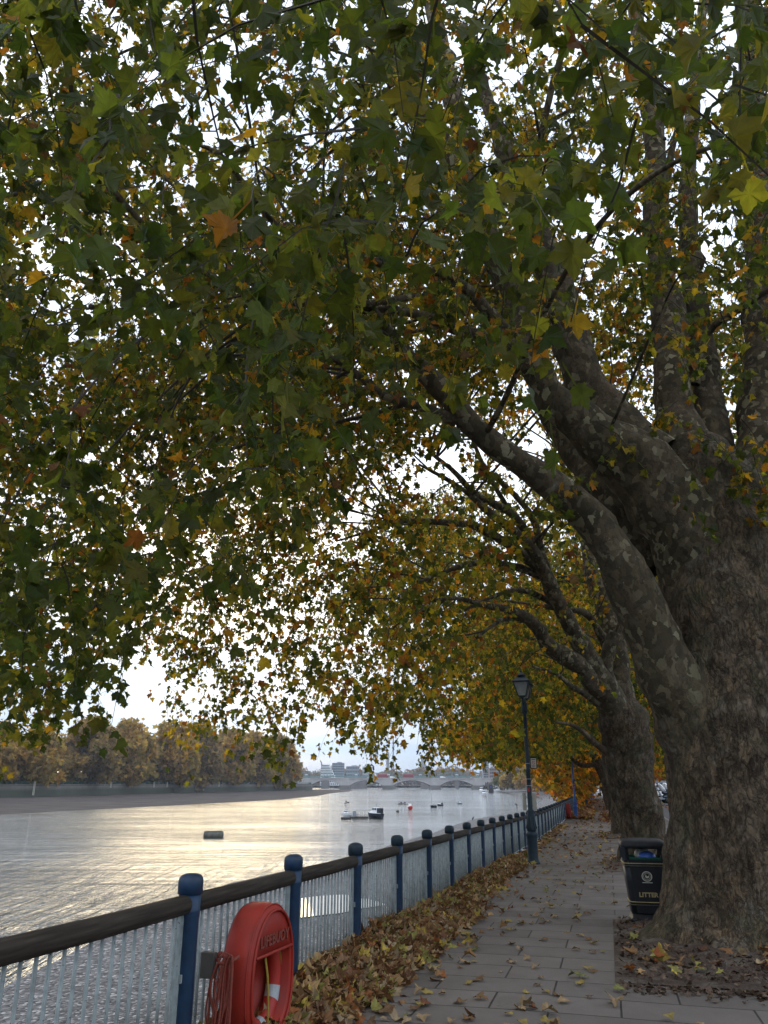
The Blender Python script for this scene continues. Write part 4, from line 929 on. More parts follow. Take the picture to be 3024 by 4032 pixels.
LA = [
 [(1565, 1860, 11.05, 60), (1540, 1700, 10.95, 68), (1498, 1560, 10.85, 70), (1444, 1450, 10.75, 63), (1396, 1343, 10.6, 55), (1360, 1268, 10.5, 51), (1325, 1198, 10.4, 46), (1271, 1118, 10.3, 41), (1217, 1066, 10.15, 37), (1129, 1006, 10, 32), (1060, 955, 9.9, 29), (1010, 910, 9.8, 26), (975, 862, 9.7, 23), (929, 813, 9.6, 22), (879, 768, 9.5, 18), (820, 690, 9.3, 13), (740, 600, 9.0, 10), (650, 520, 8.6, 6)],
 [(985, 905, 9.8, 15), (940, 893, 9.75, 13), (905, 876, 9.7, 11), (829, 855, 9.5, 9), (760, 800, 9.3, 7), (690, 760, 9, 4)],
 [(1550, 1270, 11.1, 92), (1500, 1160, 11.05, 92), (1440, 1080, 11, 82), (1380, 1010, 10.9, 74), (1310, 960, 10.8, 62), (1245, 905, 10.7, 48), (1195, 858, 10.6, 38), (1152, 785, 10.5, 33), (1132, 700, 10.5, 31), (1109, 625, 10.5, 29), (1069, 540, 10.4, 25), (1029, 450, 10.4, 23), (979, 350, 10.3, 21), (900, 220, 10.2, 20), (850, 120, 10.1, 18), (790, 0, 10, 16), (740, -120, 10, 12)],
 [(1400, 1000, 11.2, 62), (1330, 925, 11.2, 52), (1285, 860, 11.2, 46), (1250, 793, 11.2, 42), (1235, 725, 11.2, 40), (1215, 650, 11.2, 36), (1180, 560, 11.2, 30), (1140, 470, 11.2, 26), (1110, 380, 11.2, 22), (1075, 280, 11.2, 18), (1040, 180, 11.3, 15), (1000, 60, 11.3, 11)],
 [(1118, 752, 10.4, 18), (1080, 742, 10.3, 16), (1040, 728, 10.2, 14), (979, 708, 10, 12), (914, 683, 9.8, 10), (829, 668, 9.5, 8), (740, 680, 9.2, 5)],
 [(1115, 740, 10.4, 15), (1060, 680, 10.2, 14), (1019, 633, 10, 12), (959, 593, 9.8, 10), (894, 578, 9.6, 8), (829, 573, 9.3, 7), (750, 540, 9, 4)],
 [(1510, 1080, 11.5, 75), (1480, 980, 11.7, 60), (1456, 885, 11.8, 42), (1449, 793, 11.9, 36), (1449, 698, 12, 34), (1432, 599, 12.1, 29), (1418, 449, 12.2, 25), (1412, 299, 12.3, 21), (1390, 150, 12.4, 17), (1370, 0, 12.5, 13)],
 [(1545, 1020, 12, 48), (1530, 850, 12.2, 32), (1510, 698, 12.4, 26), (1494, 573, 12.5, 22), (1485, 400, 12.6, 17), (1500, 200, 12.8, 13), (1520, 0, 13, 9)],
 [(1590, 1180, 11.5, 80), (1640, 1000, 11.6, 55), (1650, 800, 11.7, 44), (1648, 600, 11.8, 39), (1640, 400, 11.9, 33), (1625, 200, 12, 27), (1610, 0, 12.1, 21)],
 [(1500, 830, 11.8, 10), (1530, 720, 11.6, 8), (1580, 680, 11.2, 7), (1640, 640, 10.8, 6), (1700, 600, 10.5, 5)],
 [(1420, 1230, 12, 46), (1329, 1118, 12.2, 40), (1279, 1020, 12.5, 33), (1225, 950, 12.8, 29), (1180, 860, 13, 26), (1140, 760, 13.3, 23), (1095, 640, 13.6, 21), (1060, 540, 13.8, 20), (1030, 430, 13.9, 20), (990, 260, 14, 22), (960, 130, 14, 19), (930, 0, 14, 15), (900, -120, 14, 11)],
 [(985, 235, 14, 12), (945, 150, 13.8, 11), (900, 90, 13.6, 9), (850, 50, 13.4, 7), (790, 30, 13, 4)],
 [(1408, 520, 12.1, 11), (1438, 410, 11.8, 9), (1452, 320, 11.6, 7), (1490, 190, 11.4, 5), (1520, 60, 11.2, 4)],
 [(1250, 800, 11.1, 9), (1180, 640, 10.6, 8), (1150, 430, 9.8, 8), (1190, 200, 9.0, 8), (1240, 40, 8.4, 7), (1300, -150, 7.8, 5)],
 [(760, 640, 9.1, 6), (690, 560, 8.6, 6), (590, 480, 8, 6), (520, 390, 7.4, 6), (470, 330, 7, 5), (380, 300, 6.6, 4)],
 [(900, 640, 9.7, 7), (740, 660, 8.8, 7), (560, 640, 8, 7), (400, 560, 7.2, 7), (250, 420, 6.4, 7), (180, 300, 5.9, 6), (150, 140, 5.4, 5), (180, 0, 5.0, 4)],
]
limbsA = add_limbs(TA, LA)
rA = np.random.default_rng(5)
def botA(P): return 3.3 - 1.7 * np.clip((-P[:, 0] - 0.5) / 4.5, 0, 1) + 0.5 * np.clip((P[:, 0] - 3) / 5, 0, 1) - 0.6 * np.clip((P[:, 1] - 10) / 8, 0, 1)
LIMB_UV = []
for li in (2, 3, 4, 5, 6, 7, 8, 10):
    lu, lv, lf = projD(limbsA[li][0]); LIMB_UV.append(np.stack([lu, lv, limbsA[li][0][:, 1]], 1)[::3])
LIMB_UV = np.concatenate(LIMB_UV); LIMB_UV = LIMB_UV[LIMB_UV[:, 1] > -40]
def hides_limb(P, u, v):
    out = np.zeros(len(u), bool)
    for dz in (0.0, 0.4):
        uu_, vv_, _ = projD(P - np.array([0, 0, dz]))
        for i in range(0, len(P), 2000):
            d = (uu_[i:i + 2000, None] - LIMB_UV[None, :, 0]) ** 2 + (vv_[i:i + 2000, None] - LIMB_UV[None, :, 1]) ** 2
            j = d.argmin(1); out[i:i + 2000] |= (d.min(1) < 44 ** 2) & (P[i:i + 2000, 1] < LIMB_UV[j, 2] - 0.2)
    return out
def keepA(P, u, v, f, rng):
    r = rng.random(len(u)); k = np.ones(len(u), bool); fr = f > 0.5
    near = P[:, 1] < 12.2
    k &= ~(fr & near & (u > 1330) & (v > 830) & ~((u > 1500) & (v < 1120) & (v > 900) & (r < 0.35)))
    k &= ~(fr & near & (u > 740) & (v > 500 + (1250 - u).clip(0, 500) * 0.4) & (r > 0.10))
    k &= ~(fr & near & (u > 900) & (v > 330) & (r > 0.40))
    k &= ~(fr & (u > 1380) & (v > 330) & (v < 900) & (r > 0.42))
    k &= ~(fr & (r < 0.78) & hides_limb(P, u, v))
    dist = np.linalg.norm(P - np.array([0, 0, HC]), axis=1)
    k &= ~((dist < 4.5) & (v > 780)) & ~((dist < 3.4) & (v > 430))
    k &= ~((dist < 6) & (v > 1150))
    k &= (fr & (u > -260) & (u < 1950) & (v > -260)) | (r < 0.22)
    return k
cA = sample_crown(25000, (1.0, 9.0, 8.6), (12.5, 13.0, 9.2), rA, botA, EDGE_A, clump=-0.06, cs=0.50, keep=keepA)
cA2 = sample_crown(11500, (0.5, 12.5, 12.0), (11.5, 9.0, 6.0), rA, lambda P: np.full(len(P), 6.5), EDGE_A, clump=0.02, cs=0.5, keep=lambda P, u, v, f, rng: (u > -200) & (u < 1850) & ~((u > 1150) & (rng.random(len(u)) < 0.45)))
cA = np.concatenate([cA, cA2])
cA3 = sample_crown(2300, (-5.0, 9.5, 4.6), (6.0, 7.5, 3.4), rA, botA, EDGE_A, clump=-0.05, cs=0.55, keep=lambda P, u, v, f, rng: (f > 4.5) & (u > -200) & (u < 760))
cA = np.concatenate([cA, cA3])
nn_ = 70; uu = rA.uniform(-60, 1720, nn_); vv = rA.uniform(-160, 620, nn_); dd_ = rA.uniform(3.3, 5.6, nn_)
okn = (vv < 200) | ((uu < 820) & (vv < 560)) | ((uu > 1040) & (uu < 1330) & (vv > 250) & (vv < 600))
nearP = []
for a_, b_, c_, k_ in zip(uu, vv, dd_, okn):
    if k_: r_ = Vector(ray(a_ * KD, b_ * KD)).normalized(); nearP.append(tuple(Vector((0, 0, HC)) + r_ * c_))
cA = np.concatenate([cA, np.array(nearP)])
# sprays growing straight from the trunk of the giant
ep = [(1590, 960, 10.1), (1610, 1000, 10.0), (1640, 1020, 9.9), (1655, 1060, 9.9), (1600, 1045, 10.0), (1560, 960, 10.2), (1630, 930, 10.0), (1510, 955, 10.2), (1420, 900, 10.4), (1440, 885, 10.4), (1222, 1030, 9.7), (1228, 1060, 9.7), (1345, 945, 10.3), (1300, 990, 10.2), (1220, 1120, 9.9), (1480, 1080, 10.0)]
cA = np.concatenate([cA, np.array([tuple(at_y(x * KD, y * KD, d)) for x, y, d in ep])])
def autA(P): 
    u, v, f = projD(P)
    return np.clip(0.24 + 0.30 * vnoise(P * 0.35, 3.3) + 0.035 * (P[:, 1] - 9) + 0.035 * (P[:, 2] - 7) - 0.30 * np.clip((8.5 - np.linalg.norm(P - np.array([0, 0, HC]), axis=1)) / 4, 0, 1), -0.3, 0.9)
_, nA = make_crown(TA, cA, 0, autA, rA, leaf=0.12, nl=(14, 21), twig=0.85, hang=0.55, tint=(0.90, 0.88, 0.82))
add_branches(TA, limbsA, cA[(cA[:, 1] > 3) & (cA[:, 1] < 19)], rA, r0=0.036, count=100)

# ---------------- tree B
def z4(l, y0, y1):
    n = len(l); return [(829.5 + x / 2, 768 + y / 2, y0 + (y1 - y0) * i / (n - 1), h) for i, (x, y, h) in enumerate(l)]
TB = thing('plane_tree', 'second plane tree from the viewer, mossy leaning trunk behind the litter bin', 'tree', (6.75, 22.6, gz(22.6)), 0, 'plane trees along the promenade')
tpx = [(1393, 1895, 22.6, 44), (1391, 1810, 22.6, 45), (1384, 1767, 22.6, 46), (1372, 1715, 22.6, 48), (1362, 1670, 22.6, 49), (1352, 1610, 22.6, 50), (1342, 1560, 22.6, 48), (1330, 1520, 22.6, 38), (1322, 1480, 22.6, 26)]
W, rr = limb_from_px(tpx)
swept('trunk', W, rr, M_BARK, TB, 90, 0.08, lump=0.09, ridge=0.03, flare={'z': gz(22.6), 'h': 0.3, 'lobes': [(-110, 0.2, 5), (178, 0.5, 6), (-20, 0.25, 4), (60, 0.3, 4)], 'burl': [(tuple(at_y(1375 * KD, 1545 * KD, 22.3)), 0.4, 0.18), (tuple(at_y(1390 * KD, 1600 * KD, 22.2)), 0.3, 0.12)]}, seed=5.1)
LB = [z4([(1020, 1560, 34), (960, 1450, 31), (880, 1310, 25), (800, 1160, 19), (745, 1060, 17), (700, 950, 15), (650, 850, 13), (560, 760, 11), (470, 690, 9), (380, 610, 7), (280, 540, 5), (150, 470, 3)], 22.5, 19.5),
 z4([(670, 950, 9), (560, 910, 8), (450, 895, 7), (350, 905, 6), (250, 940, 4), (150, 980, 3)], 22, 20),
 z4([(695, 940, 12), (600, 860, 11), (480, 780, 9), (380, 735, 8), (240, 720, 7), (100, 715, 5), (0, 740, 3), (-200, 800, 2)], 22, 17.5),
 z4([(640, 800, 9), (560, 690, 9), (470, 640, 8), (390, 595, 7), (300, 500, 5), (200, 420, 4)], 22, 19),
 z4([(725, 1070, 7), (650, 1030, 6), (560, 1015, 5), (450, 1050, 4), (350, 1100, 3)], 22, 20),
 z4([(930, 1440, 26), (840, 1340, 21), (720, 1260, 17), (640, 1150, 12), (540, 1100, 9), (440, 1080, 7), (320, 1050, 5), (200, 1060, 3)], 22.2, 19.5),
 z4([(610, 1145, 6), (520, 1140, 5), (470, 1165, 4), (400, 1220, 3)], 21.2, 20),
 z4([(1005, 1600, 15), (985, 1440, 14), (962, 1350, 13), (975, 1260, 13), (1000, 1195, 14)], 22.3, 21.9),
 z4([(960, 1260, 9), (890, 1130, 8), (800, 1095, 6), (700, 1090, 4)], 22.6, 21.5),
 z4([(1010, 1500, 30), (1000, 1300, 25), (950, 1080, 20), (900, 950, 16), (870, 800, 12), (800, 600, 8), (760, 420, 5)], 23, 24),
 [(1300, 1525, 22.3, 9), (1262, 1497, 22, 8), (1235, 1483, 21.6, 6), (1200, 1455, 21, 4), (1150, 1440, 20.5, 2)],
 [(1312, 1625, 22.5, 8), (1290, 1609, 22.4, 7), (1265, 1586, 22.1, 6), (1235, 1566, 21.8, 4), (1200, 1560, 21.5, 2)],
 z4([(620, 800, 6), (500, 600, 5), (430, 480, 5), (360, 300, 4), (300, 150, 3)], 22, 21),
 z4([(760, 1080, 9), (690, 880, 8), (640, 700, 7), (520, 560, 6), (400, 480, 4)], 22.5, 21)]
limbsB = add_limbs(TB, LB)
rB = np.random.default_rng(15)
def botB(P): return 2.2 - 0.9 * np.clip((-P[:, 0] + 3) / 8, 0, 1) + 0.9 * np.clip((P[:, 0] - 6) / 4, 0, 1)
def keepB(P, u, v, f, rng):
    r = rng.random(len(u)); k = ~((u > 1280) & (v > 1350) & (P[:, 1] < 24)); k &= (u > -200) & (u < 1850) | (r < 0.2)
    k &= ~((u > 1140) & (v > 1150) & (P[:, 1] < 22) & (r > 0.25))
    k &= ~((np.abs(u - 1127) < 42) & (v > 1430) & (P[:, 1] < 24.2))
    return k
cB = sample_crown(19500, (2.2, 21.5, 8.6), (12.5, 9.5, 9.4), rB, botB, EDGE_B, clump=0.10, cs=0.55, keep=keepB, drop=0.2)
def autB(P): return np.clip(0.45 + 0.5 * vnoise(P * 0.42, 9.1) + 0.03 * (6 - P[:, 2]) * (P[:, 2] < 6), 0.05, 1)
_, nB = make_crown(TB, cB, 1, autB, rB, leaf=0.14, nl=(12, 18), twig=0.95, hang=0.6, tint=(1.04, 0.96, 0.88))
add_branches(TB, limbsB, cB, rB, count=90)

# seed balls hanging under the first two crowns
sbm = MB(); sbm.sphere((0, 0, 0), 0.021, 10, 8); sbm.tube([(0, 0, 0.02), (0.004, 0, 0.09), (-0.004, 0.003, 0.17)], 0.0022, n=4)
def seed_balls(tree, cents, count, rng, near):
    u, v, f = projD(cents); ok = np.where((u > 0) & (u < 1659) & (v > 100) & (f > near))[0]
    first = None
    for j in rng.permutation(ok)[:count]:
        if first is None: o = sbm.build('seed_ball', M_TWIG, tree); first = o
        else: o = first.copy(); COL.objects.link(o); o.parent = tree
        o.location = Vector(cents[j]) - Vector(tree.location) + Vector((rng.normal(0, .15), rng.normal(0, .15), -0.42)); o.rotation_euler = (rng.normal(0, .2), rng.normal(0, .2), 0)
seed_balls(TA, cA, 70, rA, 4.0); seed_balls(TB, cB, 60, rB, 10)

# ---------------- the rest of the row
def row_tree(label, s, t, tpx, limbs, ncand, level, au, leafsz, seed, ctr, rad, edge_fn, clump, bottom=1.6, keep=None, twig=0.8, nl=(8, 12), tint=(1, 1, 1)):
    b = PT(s, t); T = thing('plane_tree', label, 'tree', b, 0, 'plane trees along the promenade'); rng = np.random.default_rng(seed)
    W, rr = limb_from_px(tpx); swept('trunk', W, rr, M_BARK, T, 36, 0.15, lump=0.07, ridge=0.02, flare={'z': b.z, 'h': 0.3, 'lobes': [(180, 0.3, 4), (-60, 0.3, 4), (60, 0.2, 4)]}, seed=seed)
    lm = add_limbs(T, limbs); c = sample_crown(ncand, ctr, rad, rng, lambda P: np.full(len(P), bottom), edge_fn, clump=clump, cs=0.35, keep=keep, edge_soft=7, drop=0.2)
    make_crown(T, c, level, lambda P: np.clip(au + 0.3 * vnoise(P * 0.3, seed), 0.05, 1), rng, leaf=leafsz, nl=nl, twig=twig, hang=0.5, tint=tint)
    return T, lm, c
def lim(x, y, d, top, rng, h=6):
    return [(x, y, d, h), (x - 12, y - 40, d, h * .8), (x - 40, y - 90, d - .6, h * .6), (x - 90, y - 130, d - 1.5, h * .4), (x - 150, y - 150, d - 3, h * .2)]
keepC = lambda P, u, v, f, rng: ~((u > 1285) & (v > 1500) & (u < 1420) & (rng.random(len(u)) < 0.0)) & (u > 150)
row_tree('third plane tree, its burled trunk foot half hidden behind the mossy second trunk', 39.9, 3.4,
 [(1338, 1812, 37.8, 16), (1337, 1795, 37.8, 15), (1336, 1752, 37.8, 17), (1338, 1700, 37.8, 17), (1335, 1640, 37.8, 15), (1325, 1570, 37.8, 12)],
 [[(1330, 1600, 37.7, 10), (1310, 1540, 37.5, 9), (1270, 1470, 37, 7), (1220, 1420, 36, 5), (1150, 1380, 35, 3), (1080, 1370, 34, 2)], [(1328, 1590, 37.8, 10), (1330, 1500, 38, 8), (1310, 1380, 38, 6), (1280, 1250, 38, 4)], [(1320, 1600, 37.5, 6), (1270, 1560, 36.5, 5), (1210, 1530, 35.5, 4), (1140, 1520, 34.5, 2)]],
 20000, 1, 0.42, 0.17, 21, tuple(PT(37.5, 0.8)[:2]) + (8.2,), (11.5, 8.5, 8.6), EDGE_C, 0.02, 1.2, keepC)
row_tree('fourth plane tree with pale mottled trunk leaning over the path', 60.7, 3.1,
 [(1325, 1768, 57.7, 7.5), (1323, 1758, 57.7, 7), (1320, 1740, 57.7, 7), (1313, 1712, 57.7, 8), (1303, 1680, 57.7, 9), (1288, 1643, 57.7, 10), (1270, 1605, 57.7, 9)],
 [[(1290, 1655, 57.5, 6), (1281, 1652, 57.3, 5), (1260, 1654, 56.5, 5), (1242, 1645, 56, 4), (1228, 1630, 55, 3), (1210, 1612, 54, 2)], [(1275, 1620, 57.6, 8), (1250, 1570, 57, 6), (1220, 1530, 56, 4), (1180, 1510, 55, 2)]],
 20000, 2, 0.88, 0.27, 22, tuple(PT(60, 1.5)[:2]) + (8.5,), (11, 10, 8.6), EDGE_C, 0.06, 1.8, keepC, 1.0, (8, 12), (1.2, 0.97, 0.9))
rt = [(79, 3.2, 0.8), (97, 3.2, 0.92), (116, 3.2, 0.85), (137, 3.2, 0.6), (160, 3.2, 0.7)]
rtl = ['orange crowned plane tree drooping over the railing beyond the pale leaning trunk', 'brightest orange plane tree hanging low over the far railing', 'russet plane tree further along the row', 'yellow green plane tree near the two walkers', 'last plane tree at the far end of the promenade']
for i, (s, t, au) in enumerate(rt):
    b = PT(s, t); b2 = PT(s, t - 0.8, 3.4); u0, v0 = (projD(np.array([tuple(b)]))[k][0] for k in (0, 1)); u1, v1 = (projD(np.array([tuple(b2)]))[k][0] for k in (0, 1))
    hw = 0.45 / KD * F / (b.y * CP)
    row_tree(rtl[i], s, t, [(u0, v0 + 1, b.y, hw), (u0 * .5 + u1 * .5, (v0 + v1) / 2, b.y, hw * .85), (u1, v1, b2.y, hw * .8), (u1 - hw, v1 - 6 * hw, b2.y, hw * .4)],
      [[(u1, v1, b2.y, hw * .5), (u1 - 3 * hw, v1 - 5 * hw, b2.y, hw * .4), (u1 - 9 * hw, v1 - 7 * hw, b2.y - 2, hw * .2)]], 9000, 2, au, 0.36, 31 + i, tuple(PT(s, 1.0)[:2]) + (8.3,), (10.5, 10, 8.6), EDGE_D, 0.0, 0.6, None, 1.2, (7, 10), (1.28, 0.93, 0.85) if au > 0.75 else (1.2, 1, 0.9))

# ================================================================== FAR TREES
def lump_crown(name, parent, lumps, nf, size, pal, rng, mat=None):
    """far foliage: many small leaf clumps scattered through the lumps of a crown"""
    lumps = np.array(lumps, float); w = lumps[:, 3] ** 2; k = rng.choice(len(lumps), nf, p=w / w.sum())
    d = rng.normal(size=(nf, 3)); d /= np.linalg.norm(d, axis=1, keepdims=True)
    r = lumps[k, 3] * (1 - 0.55 * rng.random(nf) ** 2.2) * (1 + 0.12 * rng.normal(size=nf)); c = lumps[k, :3] + d * r[:, None]
    c += 0.35 * size * rng.normal(size=c.shape)
    ax = rng.normal(size=(nf, 3)) * 0.8 + d * 0.7; ax[:, 2] -= 0.25
    pal = np.array(pal, np.float32); lc = rng.integers(0, len(pal), len(lumps)); mixk = np.where(rng.random(nf) < 0.6, lc[k], rng.integers(0, len(pal), nf))
    col = pal[mixk] * (0.7 + 0.6 * rng.random((nf, 1))).astype(np.float32)
    V, Fc, C = leaf_mesh_arrays(c, ax, size * rng.uniform(0.6, 1.5, nf), col, 2, rng)
    return np_mesh(name, V - np.array(parent.location if parent else (0, 0, 0)), Fc.ravel(), np.full(len(Fc), 3), [mat or M_FARLEAF], parent, False, None, C)
BROWN = [(0.36, 0.25, 0.085), (0.29, 0.22, 0.08), (0.42, 0.285, 0.09), (0.26, 0.21, 0.075), (0.38, 0.24, 0.085)]
def far_tree(label, x, y, z, h, r, rng, pal, nf, size, group, skirt=0.12, name='tree'):
    T = thing(name, label, 'tree', (x, y, z), 0, group)
    m = MB(); tr = 0.03 * h
    m.tube([(0, 0, -0.2), (0.05 * r, 0, 0.2 * h), (-0.04 * r, 0.05 * r, 0.45 * h), (0, 0, 0.8 * h)], [tr, tr * .8, tr * .55, tr * .15], n=8)
    for k in range(6):
        a = rng.uniform(0, 6.28); q = 0.6 * r; m.tube([(0, 0, h * rng.uniform(.22, .45)), (q * .5 * math.cos(a), q * .5 * math.sin(a), h * .55), (q * math.cos(a), q * math.sin(a), h * rng.uniform(.5, .85))], [tr * .45, tr * .3, tr * .08], n=5)
    m.build('trunk', M_FARBARK, T)
    L = []
    for k in range(40):
        q = rng.random(); zz = h * (skirt + (1 - skirt - 0.12) * q); env = r * (0.55 + 0.55 * math.sin(math.pi * min(1, (q * 0.8 + 0.22)))) * (1.0 if q < 0.7 else 1.0 - 0.9 * (q - 0.7))
        a = rng.uniform(0, 6.28); e = env * rng.uniform(0.45, 0.85); L.append((x + e * math.cos(a), y + e * math.sin(a), z + zz, r * rng.uniform(0.16, 0.36)))
    lump_crown('crown', T, L, nf, size, pal, rng); return T
rF = np.random.default_rng(77)
fl = ['leftmost brown plane tree across the river, thin crown with sky showing', 'tall dusty brown tree across the river above the far wall', 'broad olive brown tree in the far bank wood', 'rounded tree with drooping skirt over the green railing', 'golden brown tree of the far bank row']
# crowns surveyed: (pixel u of the centre, pixel v of the top, distance beyond wall)
ft = [(-330, 2820, 9), (-60, 2850, 9), (150, 2862, 8), (330, 2815, 9), (500, 2838, 9), (655, 2836, 9), (790, 2852, 8), (905, 2872, 8), (1000, 2880, 8), (1085, 2893, 8), (1172, 2902, 8), (1256, 2912, 6)]
flab = ['brown plane tree just outside the left edge across the river', 'grey brown tree at the left edge of the far bank', 'thin crowned tree at left on the far bank with sky showing through', 'tall feathery tree, highest at the left of the far bank wood', 'broad rounded brown tree left of the middle of the far wood', 'full domed brown tree at the highest part of the far wood', 'olive brown tree right of the domed one across the river', 'golden brown tree in the middle of the far wood', 'slimmer dusty tree between the golden ones across the river', 'low rounded brown tree near the right of the far wood', 'second last tree of the far wood towards the bridge', 'last and lowest tree of the far wood, next to the bridge']
wang = np.arctan2(FBs[:, 0], FBs[:, 1]); hi_ = max(3, int(len(FBs) * 0.62))
for i, (u, v, back) in enumerate(ft):
    ang = math.atan2(ray(u, 3085)[0], ray(u, 3085)[1]); j = int(np.argmin(np.abs(wang[:hi_] - ang))); bx, by = FBs[j][:2]
    dirv = Vector((bx, by, 0)).normalized(); c = Vector((bx, by, 0)) + dirv * (back + 2)
    top = at_y(u, v, c.y).z; h = top - FBTOP; wpx = {0: 150, 1: 130, 2: 110, 3: 110, 4: 105, 5: 105, 6: 90, 7: 80, 8: 68, 9: 60, 10: 52, 11: 46}[i]
    r = wpx / F * c.y * 1.0
    far_tree(flab[i], c.x, c.y, FBTOP, h, r, rF, BROWN if i % 3 else [(0.27, 0.20, 0.09), (0.22, 0.175, 0.08), (0.31, 0.215, 0.095)], 5200 if i not in (0, 2) else 2600, 0.010 * math.hypot(c.x, c.y) / 2.4, 'trees of the wood across the river', 0.08)
# a second rank of trees behind closes the gaps between the trunks
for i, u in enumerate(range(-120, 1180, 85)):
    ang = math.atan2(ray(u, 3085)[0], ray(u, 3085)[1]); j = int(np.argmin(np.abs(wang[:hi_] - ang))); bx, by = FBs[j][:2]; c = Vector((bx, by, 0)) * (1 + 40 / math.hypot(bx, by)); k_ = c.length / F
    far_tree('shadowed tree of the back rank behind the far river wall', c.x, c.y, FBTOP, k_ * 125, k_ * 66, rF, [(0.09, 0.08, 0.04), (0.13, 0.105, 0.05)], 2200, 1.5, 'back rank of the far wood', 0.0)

# green railing on the far wall
gr = thing('wall_railing', 'thin green railing running along the top of the far river wall', 'railing', (FBs[0][0], FBs[0][1], FBTOP)); g0 = Vector(gr.location)
dd = np.arange(30, cum[-1] * 0.80, 3.0); gp = along_fb(dd) + fbn(dd) * 0.8
for zz, rr_ in ((1.15, 0.05), (0.75, 0.035), (0.4, 0.035)):
    m = MB(); m.tube([Vector((p[0], p[1], FBTOP + zz)) - g0 for p in gp], rr_ * 1.6, n=4); m.build('rail', M_GREENRAIL, gr)
m = MB()
for p in gp: m.box(Vector((p[0], p[1], FBTOP + 0.58)) - g0, (0.12, 0.12, 1.16))
m.build('upright', M_GREENRAIL, gr)
for u in (122, 430, 600, 670, 858):
    ang = math.atan2(ray(u, 3085)[0], ray(u, 3085)[1]); j = int(np.argmin(np.abs(wang[:hi_] - ang))); bx, by = FBs[j][:2]; dv = -Vector((bx, by, 0)).normalized()
    lad = thing('wall_ladder', 'pale ladder and post fixed on the far river wall', 'ladder', (bx + dv.x * 0.4, by + dv.y * 0.4, -3.6), 0, 'ladders on the far wall')
    for s_ in (-0.25, 0.25): m = MB(); m.obox((s_, 0, 3.2 if u != 122 else 0.6), (s_, 0, 6.2), 0.2, 0.2); m.build('stringer', M_CREAM, lad)
    m = MB()
    for k in range(9): m.obox((-0.25, 0, 3.5 + 0.3 * k), (0.25, 0, 3.5 + 0.3 * k), 0.05, 0.05)
    m.build('rung', M_CREAM, lad)
ang = math.atan2(ray(690, 3085)[0], ray(690, 3085)[1]); j = int(np.argmin(np.abs(wang[:hi_] - ang))); bx, by = FBs[j][:2]
ob = thing('wall_fender', 'small dark timber fender standing against the far river wall', 'fender', (bx + 0.3, by - 1.2, -4.2)); m = MB(); m.box((0, 0, 1.1), (1.4, 0.5, 2.6)); m.box((0, -0.3, 2.5), (1.7, 0.3, 0.25)); m.build('timber', M_TIMBER, ob)
# lit park lamps among the far trees
M_LAMPLIT, nt_, b_ = new_mat('lit_globe'); b_.inputs['Emission Color'].default_value = (1, 0.93, 0.8, 1); b_.inputs['Emission Strength'].default_value = 1.2
for u, v in ((185, 3036), (228, 3039), (319, 3038), (582, 3048)):
    ang = math.atan2(ray(u, 3085)[0], ray(u, 3085)[1]); j = int(np.argmin(np.abs(wang[:hi_] - ang))); bx, by = FBs[j][:2]; p = at_y(u, v, by - 2.0)
    pk = thing('park_lamp', 'lit white globe lamp under the far bank trees', 'lamp', (p.x, p.y, FBTOP - 0.06), 0, 'lit lamps in the far wood'); hh = p.z - FBTOP
    m = MB(); m.tube([(0, 0, 0), (0, 0, hh - 0.3)], [0.09, 0.06], n=8); m.build('post', M_TIMBER, pk); m = MB(); m.sphere((0, 0, hh), 0.24, 10, 6); m.build('globe', M_LAMPLIT, pk)

# ================================================================== BRIDGES
YB = 765.0 * KW
br = thing('road_bridge', 'grey granite arched road bridge across the river', 'bridge', (at_y(1600, 3085, YB).x, YB, WATER)); b0 = Vector(br.location)
def bx_(u): return at_y(u, 3085, YB).x - b0.x
piers = [bx_(u) for u in (1040, 1205, 1358, 1526.7, 1713, 1881, 2045)]; BW = 15.0
z_sp, z_deck, z_cr = 4.1, 12.9, 11.0   # springing, deck, crown height above the water
for i, x in enumerate(piers):
    m = MB(); m.box((x, BW / 2, 1.4), (14, BW + 7, 6.0)); m.box((x, BW / 2, 4.65), (12.4, BW + 5, 0.5)); m.build('pier', M_STONEDARK, br)
    m = MB(); m.box((x, BW / 2, (4.9 + z_deck) / 2), (10.4, BW + 1.6, z_deck - 4.9)); m.box((x, BW / 2, z_deck + 0.3), (11.0, BW + 2.0, 0.7)); m.build('pilaster', M_STONE, br)
for i in range(len(piers) - 1):
    xa, xb = piers[i] + 5.2, piers[i + 1] - 5.2; n = 28; m = MB(); vs = []; cx, hw = (xa + xb) / 2, (xb - xa) / 2
    for yy in (0.0, BW):
        for k in range(n + 1):
            x = xa + (xb - xa) * k / n; q = (x - cx) / hw; vs.append((x, yy, z_sp + (z_cr - z_sp) * (1 - abs(q) ** 2.1)))
        for k in range(n + 1): vs.append((xa + (xb - xa) * k / n, yy, z_deck))
    o = 2 * (n + 1); fs = []
    for k in range(n):
        fs += [(k, k + 1, n + 2 + k, n + 1 + k), (o + k + 1, o + k, o + n + 1 + k, o + n + 2 + k), (k, o + k, o + k + 1, k + 1), (n + 1 + k, n + 2 + k, o + n + 2 + k, o + n + 1 + k)]
    m.add(vs, fs); m.build('arch_span', M_STONE, br)
    m = MB(); pr = []
    for k in range(n + 1):
        x = xa + (xb - xa) * k / n; q = (x - cx) / hw; pr.append((x, -0.12, z_sp + 0.45 + (z_cr - z_sp) * (1 - abs(q) ** 2.1)))
    m.tube(pr, 0.38, n=5); m.build('voussoir_ring', M_STONE, br)
m = MB(); m.obox((piers[0], -0.25, z_deck + 0.1), (piers[-1] + 60, -0.25, z_deck + 0.1), 0.9, 0.35); m.build('cornice', M_STONEDARK, br)
